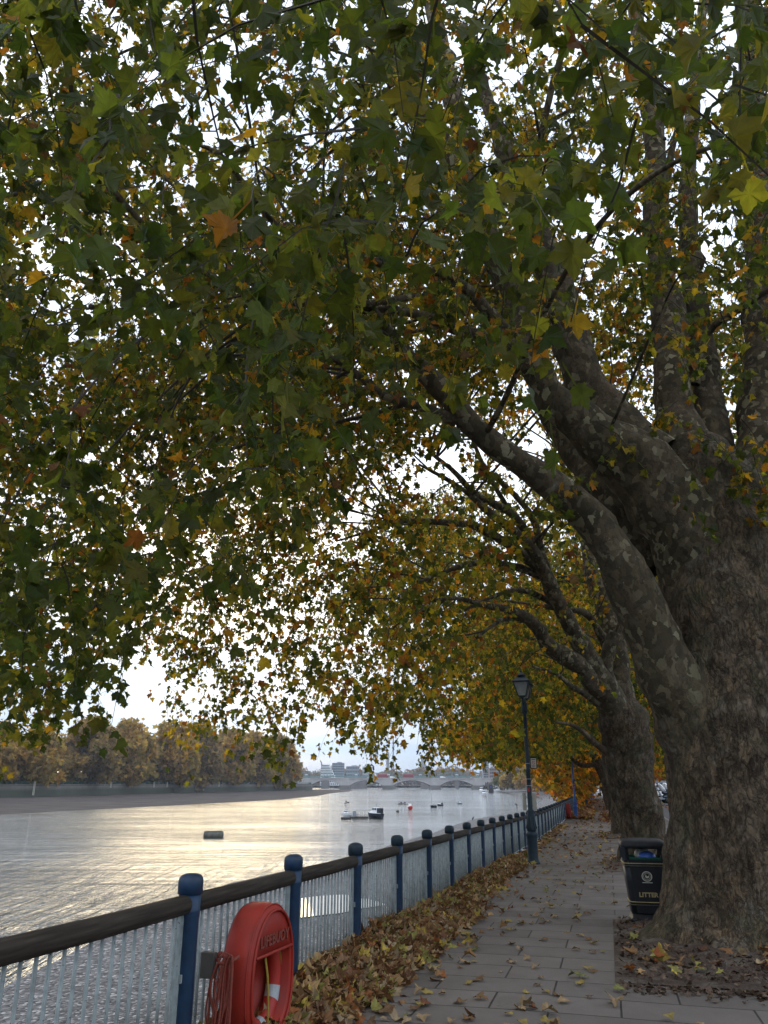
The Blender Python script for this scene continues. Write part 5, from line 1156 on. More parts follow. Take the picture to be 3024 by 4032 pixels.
m = MB(); m.obox((piers[0], 0.0, z_deck + 0.85), (piers[-1] + 60, 0.0, z_deck + 0.85), 0.5, 1.1); m.obox((piers[0], BW, z_deck + 0.85), (piers[-1] + 60, BW, z_deck + 0.85), 0.5, 1.1); m.build('parapet', M_STONE, br)
m = MB(); m.obox((piers[0], BW / 2, z_deck - 0.1), (piers[-1] + 60, BW / 2, z_deck - 0.1), BW - 0.8, 0.5); m.build('deck', M_ASPHALT, br)
m = MB(); m.obox((piers[-1] + 3, BW / 2, 5.0), (piers[-1] + 90, BW / 2, 5.0), BW - 1, 9.0); m.build('abutment', M_STONE, br)
for u in (1205, 1402, 1530, 1655, 1800, 1881):
    ls = thing('bridge_lamp', 'three globed lamp standard on the bridge parapet', 'lamp', (b0.x + bx_(u), YB, b0.z + z_deck + 1.4), 0, 'lamp standards on the road bridge')
    m = MB(); m.lathe([(0.35, 0), (0.3, 0.4), (0.16, 0.5), (0.14, 3.4)], n=8); m.obox((-1.2, 0, 3.0), (1.2, 0, 3.0), 0.15, 0.15); m.build('standard', M_TEAL, ls)
    for dx, dz in ((-1.2, 3.5), (0, 4.0), (1.2, 3.5)): m = MB(); m.sphere((dx, 0, dz), 0.55, 8, 6); m.build('globe', M_WHITE, ls)
M_BUSRED = pm('bus_red', (0.42, 0.03, 0.035), (0.36, 0.03, 0.03), 0.5, 0.4)
def make_bus():
    T = thing('double_decker_bus', '', 'bus'); m = MB(); m.box((0, 0, 2.25), (10.4, 2.5, 3.7)); m.box((0, 0, 4.2), (9.9, 2.3, 0.25)); m.build('body', M_BUSRED, T)
    for z in (1.75, 3.35): m = MB(); m.box((0.1, 0, z), (9.6, 2.54, 0.75)); m.build('window_band', M_WINDOW, T)
    m = MB(); m.box((0, 0, 4.36), (9.6, 2.2, 0.16)); m.build('roof', M_WHITE, T)
    for x in (-3.2, 3.2):
        for y in (-1.2, 1.2): m = MB(); m.tube([(x, y - 0.14, 0.5), (x, y + 0.14, 0.5)], 0.5, n=12); m.build('wheel', M_RUBBER, T)
    return T
bus = make_bus(); bus2 = copy_thing(bus)
for o, u, lab in ((bus, 1608, 'red double decker bus crossing the middle of the road bridge'), (bus2, 1508, 'red double decker bus half hidden by the hanging leaves, left of the other bus')):
    o.scale = (1.33,) * 3; o.location = (b0.x + bx_(u), YB + 3.4, b0.z + z_deck + 0.16); tag(o, lab, 'bus', 'buses on the bridge')
def make_van(kind):
    T = thing('van' if kind else 'car', '', 'van' if kind else 'car'); m = MB()
    prof = [(-2.6, 0.5), (2.6, 0.5), (2.6, 1.2), (1.9, 1.45), (1.3, 2.3), (-2.6, 2.35)] if kind else [(-2.1, 0.4), (2.1, 0.4), (2.1, 0.85), (1.1, 1.0), (0.6, 1.5), (-1.1, 1.52), (-1.9, 0.95), (-2.1, 0.9)]
    n = len(prof); m.add([(x, y, z) for y in (-0.95, 0.95) for x, z in prof], [tuple(range(n)), tuple(range(2 * n - 1, n - 1, -1))] + [(k, k + n, (k + 1) % n + n, (k + 1) % n) for k in range(n)])
    m.build('body', M_WHITE, T); m = MB(); m.box(((0.9 if kind else -0.2), 0, (1.75 if kind else 1.22)), (1.0 if kind else 1.9, 1.93, 0.42)); m.build('window_band', M_WINDOW, T)
    for x in (-1.4, 1.4):
        for y in (-0.85, 0.85): m = MB(); m.tube([(x, y - .1, 0.35), (x, y + .1, 0.35)], 0.35, n=10); m.build('wheel', M_RUBBER, T)
    return T
van = make_van(1); car = make_van(0)
for k, (o, u, lab) in enumerate(((van, 1545, 'white van between the two buses on the bridge'), (copy_thing(van), 1745, 'white van on the bridge right of the red bus'), (car, 1270, 'white car at the left end of the bridge'), (copy_thing(car), 1300, 'second white car at the left end of the bridge'), (copy_thing(car), 1862, 'white car at the right of the bridge beside the pier'), (copy_thing(car), 1898, 'last white car at the right end of the bridge'))):
    o.scale = (1.3,) * 3; o.location = (b0.x + bx_(u), YB + 3.2, b0.z + z_deck + 0.16); tag(o, lab, None, 'traffic on the bridge')
# railway bridge beyond
YR = 900.0 * KW
rbz = thing('railway_bridge', 'pale teal lattice girder railway bridge behind the road bridge', 'bridge', (at_y(1500, 3085, YR).x, YR, WATER)); r0_ = Vector(rbz.location)
def rx_(u): return at_y(u, 3085, YR).x - r0_.x
zl, zh = 17.0, 22.5
for z, h in ((zl, 0.9), (zh, 0.7)):
    m = MB(); m.obox((rx_(1100), 0, z), (rx_(2100), 0, z), 1.0, h); m.build('girder_chord', M_TEAL, rbz)
m = MB(); xs = np.arange(rx_(1100), rx_(2100), 5.0)
for a, b in zip(xs[:-1], xs[1:]): m.obox((a, 0, zl), (b, 0, zh), 0.35, 0.35); m.obox((a, 0.3, zh), (b, 0.3, zl), 0.35, 0.35)
m.build('lattice', M_TEAL, rbz)
for u in (1281, 1404, 1545, 1665, 1680, 1800):
    m = MB(); w = 32 if u == 1404 else (12 if u < 1600 else 6); m.box((rx_(u), 2, 7.6), (w, 8, 18)); m.build('pier', M_STONEDARK, rbz)

# ================================================================== SKYLINE
M_CONC = pm('pale_concrete', (0.42, 0.43, 0.45), (0.36, 0.37, 0.39), 0.1, 0.8); M_BRICK = pm('brown_brick', (0.24, 0.17, 0.14), (0.2, 0.145, 0.12), 0.1, 0.9); M_GREYB = pm('grey_cladding', (0.25, 0.27, 0.31), (0.2, 0.22, 0.25), 0.1, 0.7); M_GLASSB = pm('blue_glass', (0.16, 0.27, 0.34), (0.24, 0.36, 0.42), 0.08, 0.2); M_PINK = pm('pinkish_cladding', (0.4, 0.3, 0.29), (0.34, 0.26, 0.25), 0.1, 0.8)
def block(label, u0, u1, vt, y, mat, floors, bays, base=-1.5, steps=None, dep=18, cat='building', name='apartment_block'):
    x0, x1 = at_y(u0, vt, y).x, at_y(u1, vt, y).x; top = at_y((u0 + u1) / 2, vt, y).z
    T = thing(name, label, cat, ((x0 + x1) / 2, y + dep / 2, base)); W_ = x1 - x0; Hh = top - base
    m = MB()
    if steps:
        for k in range(steps): q = k / steps; m.box((-W_ * 0.5 * q * 0.0 - W_ * 0.28 * q, 0, Hh * (k + 0.5) / steps), (W_ * (1 - 0.62 * q), dep * (1 - 0.3 * q), Hh / steps))
    else: m.box((0, 0, Hh / 2), (W_, dep, Hh)); m.box((W_ * 0.1, 0, Hh + 0.9), (W_ * 0.4, dep * 0.5, 1.8))
    m.build('wall', mat, T); fh = Hh / floors
    for k in range(floors):
        q = (k / floors) if steps else 0; wz = W_ * (1 - 0.62 * math.floor(q * (steps or 1)) / (steps or 1)) if steps else W_
        cx = -W_ * 0.28 * math.floor(q * (steps or 1)) / (steps or 1) if steps else 0; dy = -dep / 2 * ((1 - 0.3 * math.floor(q * (steps or 1)) / (steps or 1)) if steps else 1)
        m = MB()
        for j in range(bays): m.box((cx - wz / 2 + wz * (j + 0.5) / bays, dy - 0.06, fh * (k + 0.55)), (wz / bays * 0.62, 0.3, fh * 0.5))
        m.build('window_band', M_WINDOW if mat is not M_GLASSB else M_GREYB, T)
        m = MB(); m.box((cx, dy - 0.5, fh * k + 0.25), (wz * 0.98, 1.0, 0.35)); m.build('balcony_slab', M_CONC, T)
    return T
block('white stepped ziggurat flats at the left end of the bridge', 1262, 1334, 3010, 1352, M_WHITE, 8, 9, steps=8)
block('grey apartment block rising behind the white stepped flats', 1308, 1355, 3004, 1545, M_GREYB, 9, 7)
block('low dark roofed block above the brown treeline left of the leaves', 1363, 1414, 3017, 1724, M_GREYB, 5, 8)
block('small pale block right of the low dark one behind the bridge', 1427, 1450, 3021, 1724, M_CONC, 5, 4)
block('tall slim pale tower behind the hanging leaves', 1521, 1533, 2962, 2346, M_CONC, 24, 3, name='tower_block', dep=12)
block('pale tower block right of the slender chimney on the skyline', 1658, 1676, 2984, 2346, M_CONC, 22, 4, name='tower_block', dep=14)
ch = thing('chimney', 'very slender dark chimney on the skyline above the bridge', 'chimney', (at_y(1548.5, 3000, 2200).x, 2200, -1.5)); hch = at_y(1548, 2905, 2200).z + 1.5
m = MB(); m.lathe([(2.3, 0), (1.9, hch * 0.5), (1.5, hch), (1.9, hch), (1.9, hch + 2)], n=12); m.build('stack', M_GREYB, ch); m = MB(); m.lathe([(1.6, hch * .7), (1.6, hch * .7 + 1.2)], n=12); m.build('ring_platform', M_CONC, ch)
block('grey stepped tower at the right end of the bridge', 1901, 1925, 2992, 1214, M_GREYB, 11, 4, base=-0.5)
block('taller grey slab beside the stepped tower', 1922, 1950, 2989, 1242, M_GREYB, 11, 5, base=-0.5)
block('white low block in front of the grey slabs', 1930, 1962, 3005, 1186, M_WHITE, 7, 5, base=-0.5)
block('brown brick riverside flats above the pier', 1928, 1988, 3024, 1159, M_BRICK, 5, 9, base=-0.5)
block('tall blue glass riverside tower behind the nearest lamp post', 2012, 2075, 2925, 883, M_GLASSB, 14, 7, base=-0.5)
block('pinkish tower beside the blue glass tower', 2080, 2120, 2935, 965, M_PINK, 13, 5, base=-0.5)
# distant wood behind the bridges (reads as one mass)
L = [(at_y(u, 3085, 1860).x + rF.normal(0, 4), 1860 + rF.normal(0, 15), rF.uniform(3, 19), rF.uniform(12, 20)) for u in np.linspace(1150, 2000, 46)]
tag(lump_crown('distant_wood', None, L, 16000, 4.2, [(0.24, 0.13, 0.06), (0.2, 0.13, 0.06), (0.17, 0.12, 0.06)], rF), 'russet brown band of far woodland behind the bridges', 'wood', kind='stuff')
# right bank trees between the pier and the promenade
RB = [(2015, 3045, 520, 8, 0), (2050, 3030, 500, 10, 1), (2090, 3022, 480, 10, 0), (2125, 3010, 430, 9, 2), (2150, 3040, 400, 5, 3), (2172, 2985, 390, 10, 2), (2205, 2965, 360, 11, 2), (2240, 2940, 330, 12, 4), (1985, 3050, 560, 8, 3)]
rpal = [BROWN, [(0.13, 0.09, 0.05), (0.11, 0.09, 0.05)], [(0.30, 0.14, 0.05), (0.24, 0.12, 0.045), (0.34, 0.19, 0.06)], [(0.10, 0.12, 0.05), (0.13, 0.13, 0.05)], [(0.36, 0.17, 0.035), (0.30, 0.13, 0.03)]]
rlab = ['brown tree behind the river pier', 'grey brown bare looking tree left of the lamp post on the far right bank', 'brown tree right behind the lamp post on the far right bank', 'russet tree on the far right bank right of the lamp post', 'small green tree among the russet ones on the far right bank', 'orange russet tree behind the curved river wall', 'larger orange tree nearer on the right bank', 'big bright orange tree next to the promenade foliage', 'small greenish tree at the bridge end above the pier']
for (u, v, y, r, pi), lab in zip(RB, rlab):
    y *= KW; r *= KW; p = at_y(u, v, y); far_tree(lab, p.x, y, -0.55, p.z + 0.55, r, rF, rpal[pi], 3000, 1.2, 'trees on the far right bank', 0.12)
# curved river wall on the right bank
WP, _ = smooth_path([(x, y, 0) for x, y in zip(WLX, WLY)], [1] * len(wl), 6)
def rw_fn(u, v):
    i = u * (len(WP) - 1); k = np.minimum(i.astype(int), len(WP) - 2); f = (i - k)[:, None]; P = WP[k] * (1 - f) + WP[k + 1] * f
    j = np.round(v * 3).astype(int); P = P.copy(); P[:, 2] = np.array([-7.2, 0.35, 0.35, -0.6])[j]; P[:, 0] += np.array([0, 0, 0.8, 0.8])[j]; return P
tag(grid('right_river_wall', 70, 4, rw_fn, M_FARWALL, smooth=False, uvfn=lambda u, v: np.stack([u * 690, v * 7], 1)), 'curved pale river wall beyond the shingle on the right bank', 'river wall')

# ================================================================== PIER AND BOATS
def W(u, v): return at_z(u, v, WATER)
pier = thing('river_pier', 'white railed river pier with sloping gangway and dark timber piles', 'pier', (at_y(2040, 3085, 860).x, 860, WATER)); p0 = Vector(pier.location)
def pr_(u, v, y=860): return at_y(u, v, y) - p0
def truss(name, a, b, h, mat, n):
    m = MB(); a = Vector(a); b = Vector(b)
    for dy in (0, 3.0):
        o = Vector((0, dy, 0)); m.obox(a + o, b + o, 0.5, 0.5); m.obox(a + o + Vector((0, 0, h)), b + o + Vector((0, 0, h)), 0.5, 0.5)
        for k in range(n + 1):
            p = a.lerp(b, k / n) + o; m.obox(p, p + Vector((0, 0, h)), 0.2, 0.2) if False else m.tube([p, p + Vector((0, 0, h))], 0.12, n=4)
            if k < n: q = a.lerp(b, (k + 1) / n) + o; m.tube([p, q + Vector((0, 0, h))], 0.1, n=4)
    m.obox(a + Vector((0, 1.5, 0.1)), b + Vector((0, 1.5, 0.1)), 3.0, 0.2); m.build(name, mat, pier)
truss('gangway', pr_(1938, 3101), pr_(2026, 3083), 2.6, M_WHITE, 12)
truss('walkway', pr_(2026, 3084), pr_(2124, 3084), 2.3, M_WHITE, 12)
m = MB(); a, b = pr_(2037, 3100), pr_(2104, 3100); m.obox(a, b, 7, 6.3); m.build('dark_cabin', M_RUBBER, pier)
m = MB(); a, b = pr_(1900, 3114), pr_(1985, 3113); m.obox(a, b, 10, 1.6); m.build('pontoon', M_TIMBER, pier)
for u, v0 in list(zip(np.linspace(1912, 1986, 10), [3080, 3078, 3084, 3079, 3082, 3078, 3083, 3080, 3086, 3084])) + [(2016, 3080), (2020, 3082), (2025, 3081), (2033, 3083), (2053, 3086)]:
    m = MB(); t = pr_(u, v0); m.tube([(t.x, t.y + rF.uniform(-1, 3), -1), (t.x, t.y, t.z)], 0.7, n=8); m.build('pile', M_TIMBER, pier)
dl = thing('dolphin', 'dark boxy timber mooring dolphin standing in the water by the pier', 'mooring post', W(1933, 3121)); m = MB(); hh = 26 / F * dl.location.y
m.box((0, 0, hh / 2), (17 / F * dl.location.y * .93, 3, hh)); m.box((0, 0, hh + 0.2), (14 / F * dl.location.y, 2.4, 0.5)); m.build('timber_casing', M_RUBBER, dl)
m = MB(); m.box((0, -1.55, hh * 0.75), (1.1, 0.1, 1.1)); m.build('sign_plate', pm('sign_blue', (0.05, 0.12, 0.45), None, 4, 0.5), dl)
kb = thing('kayak', 'tiny red kayak drawn up on the shingle bay', 'kayak', W(2115, 3131) + Vector((0, 0, 0.1))); m = MB(); m.sphere((0, 0, 0.3), 0.5, 12, 8, 0, 0.7, 3.4, 0.9); m.build('hull', M_REDRING, kb)

def hull_mesh(L, B, Hh, sheer=0.25, transom=0.75, n=11):
    """hull along +X (bow at +X); returns MB with closed hull, deck at z = Hh"""
    m = MB(); prof = []
    for i in range(n):
        t = i / (n - 1); w = B / 2 * (transom + (1 - transom) * math.sin(min(1, t / 0.45) * math.pi / 2)) * (1 if t < 0.45 else max(0.03, 1 - ((t - 0.45) / 0.55) ** 2.0))
        x = -L / 2 + L * t; zt = Hh * (1 + sheer * t ** 2.2); kx = -0.02 * L if t > 0.9 else 0
        prof.append([(x + kx * 0, -w, zt), (x - 0.03 * L * t, -w * 0.88, zt * 0.45), (x - 0.08 * L * t * t, -w * 0.45, -0.05 * Hh), (x - 0.08 * L * t * t, w * 0.45, -0.05 * Hh), (x - 0.03 * L * t, w * 0.88, zt * 0.45), (x, w, zt)])
    vs = [p for s_ in prof for p in s_]; fs = []
    for i in range(n - 1):
        for k in range(5): fs.append((i * 6 + k, (i + 1) * 6 + k, (i + 1) * 6 + k + 1, i * 6 + k + 1))
        fs.append((i * 6 + 5, (i + 1) * 6 + 5, (i + 1) * 6, i * 6))
    fs.append(tuple(range(5, -1, -1))); fs.append(tuple((n - 1) * 6 + k for k in range(6)))
    m.add(vs, fs, 0, False); return m
def cabin(L0, L1, w, z0, h, rake=0.3):
    m = MB(); r = rake * h
    m.add([(L0, -w, z0), (L1, -w, z0), (L1, w, z0), (L0, w, z0), (L0 + r * .3, -w * .88, z0 + h), (L1 - r, -w * .85, z0 + h), (L1 - r, w * .85, z0 + h), (L0 + r * .3, w * .88, z0 + h)], [(0, 3, 2, 1), (4, 5, 6, 7), (0, 1, 5, 4), (1, 2, 6, 5), (2, 3, 7, 6), (3, 0, 4, 7)]); return m
def boat(label, u, v, wpx, hull_mat, rz, kind, name='motor_boat', cat='boat'):
    p = W(u, v); Lr = 1.18 * wpx / F * (p.y * CP + (p.z - HC) * SP); T = thing(name, label, cat, p, rz)
    k = {'cruiser': 2.75, 'dinghy': 2.4, 'launch': 3.0, 'cuddy': 2.6}[kind]; c, s_ = abs(math.cos(rz)), abs(math.sin(rz)); L = Lr / (c + s_ / k); B = L / k; Hh = L * 0.24
    hull_mesh(L, B, Hh).build('hull', hull_mat, T)
    g = MB(); g.tube([(-L / 2, -B * .39, Hh * 1.01), (-L * .1, -B * .5, Hh * 1.04), (L * .2, -B * .45, Hh * 1.1), (L * .46, -B * .08, Hh * 1.24), (L * .46, B * .08, Hh * 1.24), (L * .2, B * .45, Hh * 1.1), (-L * .1, B * .5, Hh * 1.04), (-L / 2, B * .39, Hh * 1.01)], L * 0.012, n=5); g.build('gunwale', M_WHITE, T)
    if kind == 'cruiser':
        cabin(-L * .08, L * .30, B * .36, Hh * 1.05, L * .11, 0.8).build('foredeck_cabin', M_WHITE, T)
        wh = cabin(-L * .24, L * .12, B * .38, Hh * 1.1, L * .27, 0.35).build('wheelhouse', M_WHITE, T)
        w = MB()
        for sg in (-1, 1): w.box((-L * .13, sg * B * .352, Hh * 1.1 + L * .18), (L * .12, B * .05, L * .10)); w.box((L * .02, sg * B * .352, Hh * 1.1 + L * .18), (L * .10, B * .05, L * .10))
        w.box((L * .085, 0, Hh * 1.1 + L * .18), (L * .04, B * .58, L * .10)); w.build('window', M_WINDOW, wh)
        cabin(-L * .44, -L * .245, B * .37, Hh * 1.05, L * .24, -0.3).build('canvas_hood', M_NAVY, T)
        ms = MB(); ms.tube([(-L * .1, 0, Hh * 1.1 + L * .27), (-L * .1, 0, Hh + L * .43)], L * .012, n=6); ms.box((-L * .1, 0, Hh + L * .42), (L * .06, L * .05, L * .03)); ms.build('radar_mast', M_GREYBOX, T)
        rl = MB(); rl.tube([(L * .3, -B * .25, Hh * 1.8), (L * .45, 0, Hh * 1.95), (L * .3, B * .25, Hh * 1.8)], L * .006, n=4); rl.build('bow_rail', M_GREYBOX, T)
    elif kind == 'cuddy':
        cabin(-L * .05, L * .28, B * .36, Hh * 1.05, L * .24, 0.5).build('cuddy', M_WHITE, T); w = MB(); w.box((L * .12, 0, Hh * 1.05 + L * .16), (L * .26, B * .68, L * .07)); w.build('window', M_WINDOW, T)
        cabin(-L * .45, -L * .1, B * .36, Hh * 1.0, L * .06, 0.1).build('cockpit_cover', hull_mat if hull_mat is not M_WHITE else M_GREYBOX, T)
    elif kind == 'launch':
        for x in (-L * .2, L * .12): th = MB(); th.box((x, 0, Hh * 1.0), (L * .06, B * .8, Hh * .12)); th.build('thwart', M_TIMBER, T)
    else:
        cv = cabin(-L * .42, L * .34, B * .40, Hh * 1.02, L * .12, 1.0); cv.build('boat_cover', M_TIMBER, T)
        ob_ = MB(); ob_.box((-L * .53, 0, Hh * 1.1), (L * .06, L * .06, L * .12)); ob_.build('outboard', M_RUBBER, T)
    return T
boat('black and white cabin cruiser moored at the right end of the pontoon', 1477, 3222, 64, M_NAVY, R(138), 'cruiser', 'cabin_cruiser')
wb = boat('small white cuddy boat with tall mast at the left end of the pontoon', 1366, 3214, 40, M_WHITE, R(215), 'cuddy')
m = MB(); m.tube([(0, 0, 0.3), (0, 0, 3.4)], 0.03, n=6); m.build('mast', M_GREYBOX, wb)
pt = thing('mooring_pontoon', 'grey floating pontoon with box and rail frames between the two boats', 'pontoon', W(1412, 3226)); k_ = (pt.location.y * CP - 2.4) / F
m = MB(); m.obox((-30 * k_, 0, 6 * k_), (34 * k_, 0.8, 6 * k_), 2.6, 8 * k_); m.build('deck', M_TIMBER, pt)
m = MB(); m.tube([(-68 * k_, -1.0, 3 * k_), (-30 * k_, -1.0, 3 * k_)], 6 * k_, n=12); m.build('float_drum', M_RUBBER, pt)
m = MB(); m.box((-17 * k_, 0.3, 20 * k_), (13 * k_, 0.9, 22 * k_)); m.build('store_box', M_GREYBOX, pt)
for x0, x1 in ((-9, -3), (4, 19), (25, 36)):
    m = MB()
    for x in (x0, (x0 + x1) / 2, x1): m.tube([(x * k_, 0.5, 9 * k_), (x * k_, 0.5, 27 * k_)], 0.045, n=5)
    for z in (18 * k_, 27 * k_): m.tube([(x0 * k_, 0.5, z), (x1 * k_, 0.5, z)], 0.04, n=5)
    m.build('rail_frame', M_CREAM, pt)
m = MB(); m.tube([(-3 * k_, 0.9, 9 * k_), (-3 * k_, 0.9, 40 * k_)], 0.035, n=5); m.build('pole', M_GREYBOX, pt)
boat('small red covered boat moored in midstream', 1614, 3188, 21, M_REDRING, R(100), 'cuddy')
sd = boat('dark sailing dinghy with bare mast near the white and navy cruiser', 1707, 3179, 24, M_NAVY, R(165), 'dinghy', 'sailing_dinghy'); m = MB(); m.tube([(0.6, 0, 0.6), (0.6, 0, 6.0)], 0.05, n=5); m.build('mast', M_GREYBOX, sd)
boat('white topped navy motor cruiser right of the dark sailing dinghy', 1733, 3173, 22, M_NAVY, R(150), 'cruiser', 'motor_cruiser')
boat('small dark open boat alone to the right in midstream', 1811, 3166, 20, M_GREYBOX, R(20), 'cuddy', 'open_boat')
boat('white cabin boat moored left of the mooring dolphin', 1895, 3124, 24, M_WHITE, R(250), 'cruiser')
boat('small white boat with low deck nearest below the pier', 1905, 3137, 20, M_WHITE, R(265), 'cuddy')
boat('white boat with blue cover between gangway and dolphin', 1961, 3119, 30, M_WHITE, R(170), 'cruiser')
boat('white boat tucked behind the mooring dolphin', 1916, 3117, 16, M_WHITE, R(200), 'cuddy')
boat('red and white boat seen under the bridge arch', 1498, 3101, 24, M_REDRING, R(180), 'cuddy')
boat('white cruiser seen under the bridge arch beside the red boat', 1482, 3100, 20, M_WHITE, R(180), 'cruiser')
# buoys
by = thing('mooring_buoy', 'large dark cylindrical mooring buoy floating in the glittering water', 'buoy', W(840, 3298), R(4)); kb_ = (by.location.y * CP - 2.4) / F
m = MB(); hw_ = 38 * kb_; m.tube([(-hw_, 0, 0.18), (-hw_ * .96, 0, 0.18), (hw_ * .96, 0, 0.18), (hw_, 0, 0.18)], [hw_ * .40, hw_ * .47, hw_ * .47, hw_ * .40], n=24, smooth=False); m.build('drum', pm('weedy_steel', (0.05, 0.055, 0.045), (0.10, 0.10, 0.075), 2.5, 0.6, 0.3, 0.02), by)
m = MB(); m.box((0, 0, 0.18 + hw_ * .47), (hw_ * 1.7, hw_ * .22, hw_ * .10)); m.build('timber_fender', M_TIMBER, by)
for x in (-.6, 0, .6): m = MB(); m.lathe([(hw_ * .475, -0.04), (hw_ * .49, -0.04), (hw_ * .49, 0.04), (hw_ * .475, 0.04)], n=24); o = m.build('hoop', M_TIMBER, by); o.matrix_local = Matrix.Translation((x * hw_, 0, 0.18)) @ Matrix.Rotation(R(90), 4, 'Y')
sb_ = thing('spar_buoy', 'tiny dark buoy with a thin pole left of the red boat', 'buoy', W(1566, 3197)); m = MB(); m.sphere((0, 0, 0.15), 0.42, 12, 8, 0, 0.7); m.build('float', M_RUBBER, sb_); m = MB(); m.tube([(0, 0, 0.3), (0, 0, 1.9)], [0.07, 0.02], n=6); m.build('pole', M_CREAM, sb_)

# ================================================================== PEOPLE AND BIRDS
M_COATD = pm('dark_coat', (0.02, 0.02, 0.024), (0.03, 0.03, 0.035), 20, 0.85); M_COATT = pm('tan_coat', (0.16, 0.12, 0.085), (0.12, 0.09, 0.065), 20, 0.85); M_JEANS = pm('dark_trousers', (0.02, 0.024, 0.035), (0.03, 0.034, 0.045), 30, 0.85); M_HAIR = pm('dark_hair', (0.02, 0.014, 0.01), (0.03, 0.02, 0.014), 30, 0.6); M_KIT = pm('white_rowing_kit', (0.55, 0.56, 0.6), (0.4, 0.41, 0.45), 10, 0.8)
def skin_obj(name, verts, edges, radii, mat, parent, root=0, sub=1):
    me = bpy.data.meshes.new(name); me.from_pydata([tuple(v) for v in verts], edges, []); me.materials.append(mat)
    o = link(bpy.data.objects.new(name, me), parent); md = o.modifiers.new('Skin', 'SKIN'); md.use_smooth_shade = True
    for i, sv in enumerate(me.skin_vertices[0].data): sv.radius = (radii[i], radii[i]); sv.use_root = (i == root)
    s = o.modifiers.new('Subdivision', 'SUBSURF'); s.levels = sub; s.render_levels = sub
    return o
def person(label, loc, rz, pose='stand', coat=M_COATD, legs=M_JEANS, hair=M_HAIR, long_coat=False, group=None):
    T = thing('person', label, 'person', loc, rz, group)
    st = 0.17 if pose == 'walk' else 0.02; J = {}
    if pose == 'sit':
        J['pel'] = (0, 0, 0.12); hip = lambda s: (0.09 * s, 0.0, 0.12); kn = lambda s: (0.11 * s, 0.36, 0.36); an = lambda s: (0.11 * s, 0.66, 0.08); toe = lambda s: (0.11 * s, 0.76, 0.18); z0 = 0.12; lean = 0.12
    else:
        J['pel'] = (0, 0, 0.92); hip = lambda s: (0.09 * s, 0, 0.90); kn = lambda s: (0.10 * s, 0.05 + st * s * 0.6, 0.50); an = lambda s: (0.10 * s, st * s - 0.05, 0.09); toe = lambda s: (0.11 * s, st * s + 0.11, 0.03); z0 = 0.92; lean = 0.30 if pose == 'stoop' else 0.03
    up = lambda h: (0, lean * h / 0.5, z0 + h * (0.93 if pose == 'stoop' else 1))
    ch, nk, hd, tp = up(0.36), up(0.54), up(0.66), up(0.78)
    sh = lambda s: (0.18 * s, up(0.48)[1], up(0.48)[2]); 
    if pose == 'sit': el = lambda s: (0.24 * s, 0.30, z0 + 0.32); wr = lambda s: (0.16 * s, 0.52, z0 + 0.30)
    elif pose == 'stoop': el = lambda s: (0.23 * s, 0.38, z0 + 0.22); wr = lambda s: (0.12 * s, 0.55, z0 + 0.08)
    else: el = lambda s: (0.25 * s, -0.05 - 0.1 * s * st, z0 + 0.20); wr = lambda s: (0.26 * s, 0.06 - 0.3 * s * st, z0 - 0.04)
    hn = lambda s: tuple(a + 0.3 * (a - b) for a, b in zip(wr(s), el(s)))
    V = [J['pel'], ch, nk, hd, tp]; E = [(0, 1), (1, 2), (2, 3), (3, 4)]; Q = [0.13, 0.13, 0.055, 0.095, 0.07]
    for s in (-1, 1):
        b = len(V); V += [sh(s), el(s), wr(s), hn(s)]; E += [(1, b), (b, b + 1), (b + 1, b + 2), (b + 2, b + 3)]; Q += [0.065, 0.045, 0.032, 0.035]
        b = len(V); V += [hip(s), kn(s), an(s), toe(s)]; E += [(0, b), (b, b + 1), (b + 1, b + 2), (b + 2, b + 3)]; Q += [0.085, 0.06, 0.042, 0.04]
    skin_obj('body', V, E, Q, M_SKIN, T)
    V = [J['pel'], ch, up(0.50)]; E = [(0, 1), (1, 2)]; Q = [0.165, 0.165, 0.09]
    for s in (-1, 1): b = len(V); V += [sh(s), el(s), wr(s)]; E += [(1, b), (b, b + 1), (b + 1, b + 2)]; Q += [0.085, 0.065, 0.05]
    if long_coat: b = len(V); V += [(0, 0.0, 0.66), (0, 0.0, 0.42)]; E += [(0, b), (b, b + 1)]; Q += [0.20, 0.22]
    skin_obj('coat', V, E, Q, coat, T)
    V = [J['pel']]; E = []; Q = [0.14]
    for s in (-1, 1): b = len(V); V += [hip(s), kn(s), an(s)]; E += [(0, b), (b, b + 1), (b + 1, b + 2)]; Q += [0.105, 0.078, 0.06]
    skin_obj('trousers', V, E, Q, legs, T)
    m = MB(); m.sphere((hd[0], hd[1] - 0.012, hd[2] + 0.045), 0.108, 12, 8, 0, 1.02); m.build('hair', hair, T)
    for s in (-1, 1): m = MB(); t_ = toe(s); m.sphere((t_[0], t_[1] - 0.05, t_[2] + 0.015), 0.058, 10, 6, 0, 0.7, 0.8, 1.9); m.build('shoe', M_RUBBER, T)
    return T
for u, v, coat, lc, lab in ((2345, 3125, M_COATT, True, 'walker in a long tan coat, left of two people far along the promenade'), (2364, 3124, M_COATD, False, 'walker in dark clothes, right of two people far along the promenade')):
    lo, hi = 50, 400; d = ray(u, v)
    yy = 188.0; p = at_y(u, v, yy); person(lab, (p.x, yy, gz(yy)), -R(15.24), 'walk', coat, M_JEANS, M_HAIR, lc, 'walkers on the promenade')
pw = W(2036, 3181); person('person in dark waders stooping in the shallows by the shingle', (pw.x, pw.y, WATER - 0.15), R(100), 'stoop', M_COATD, M_COATD)
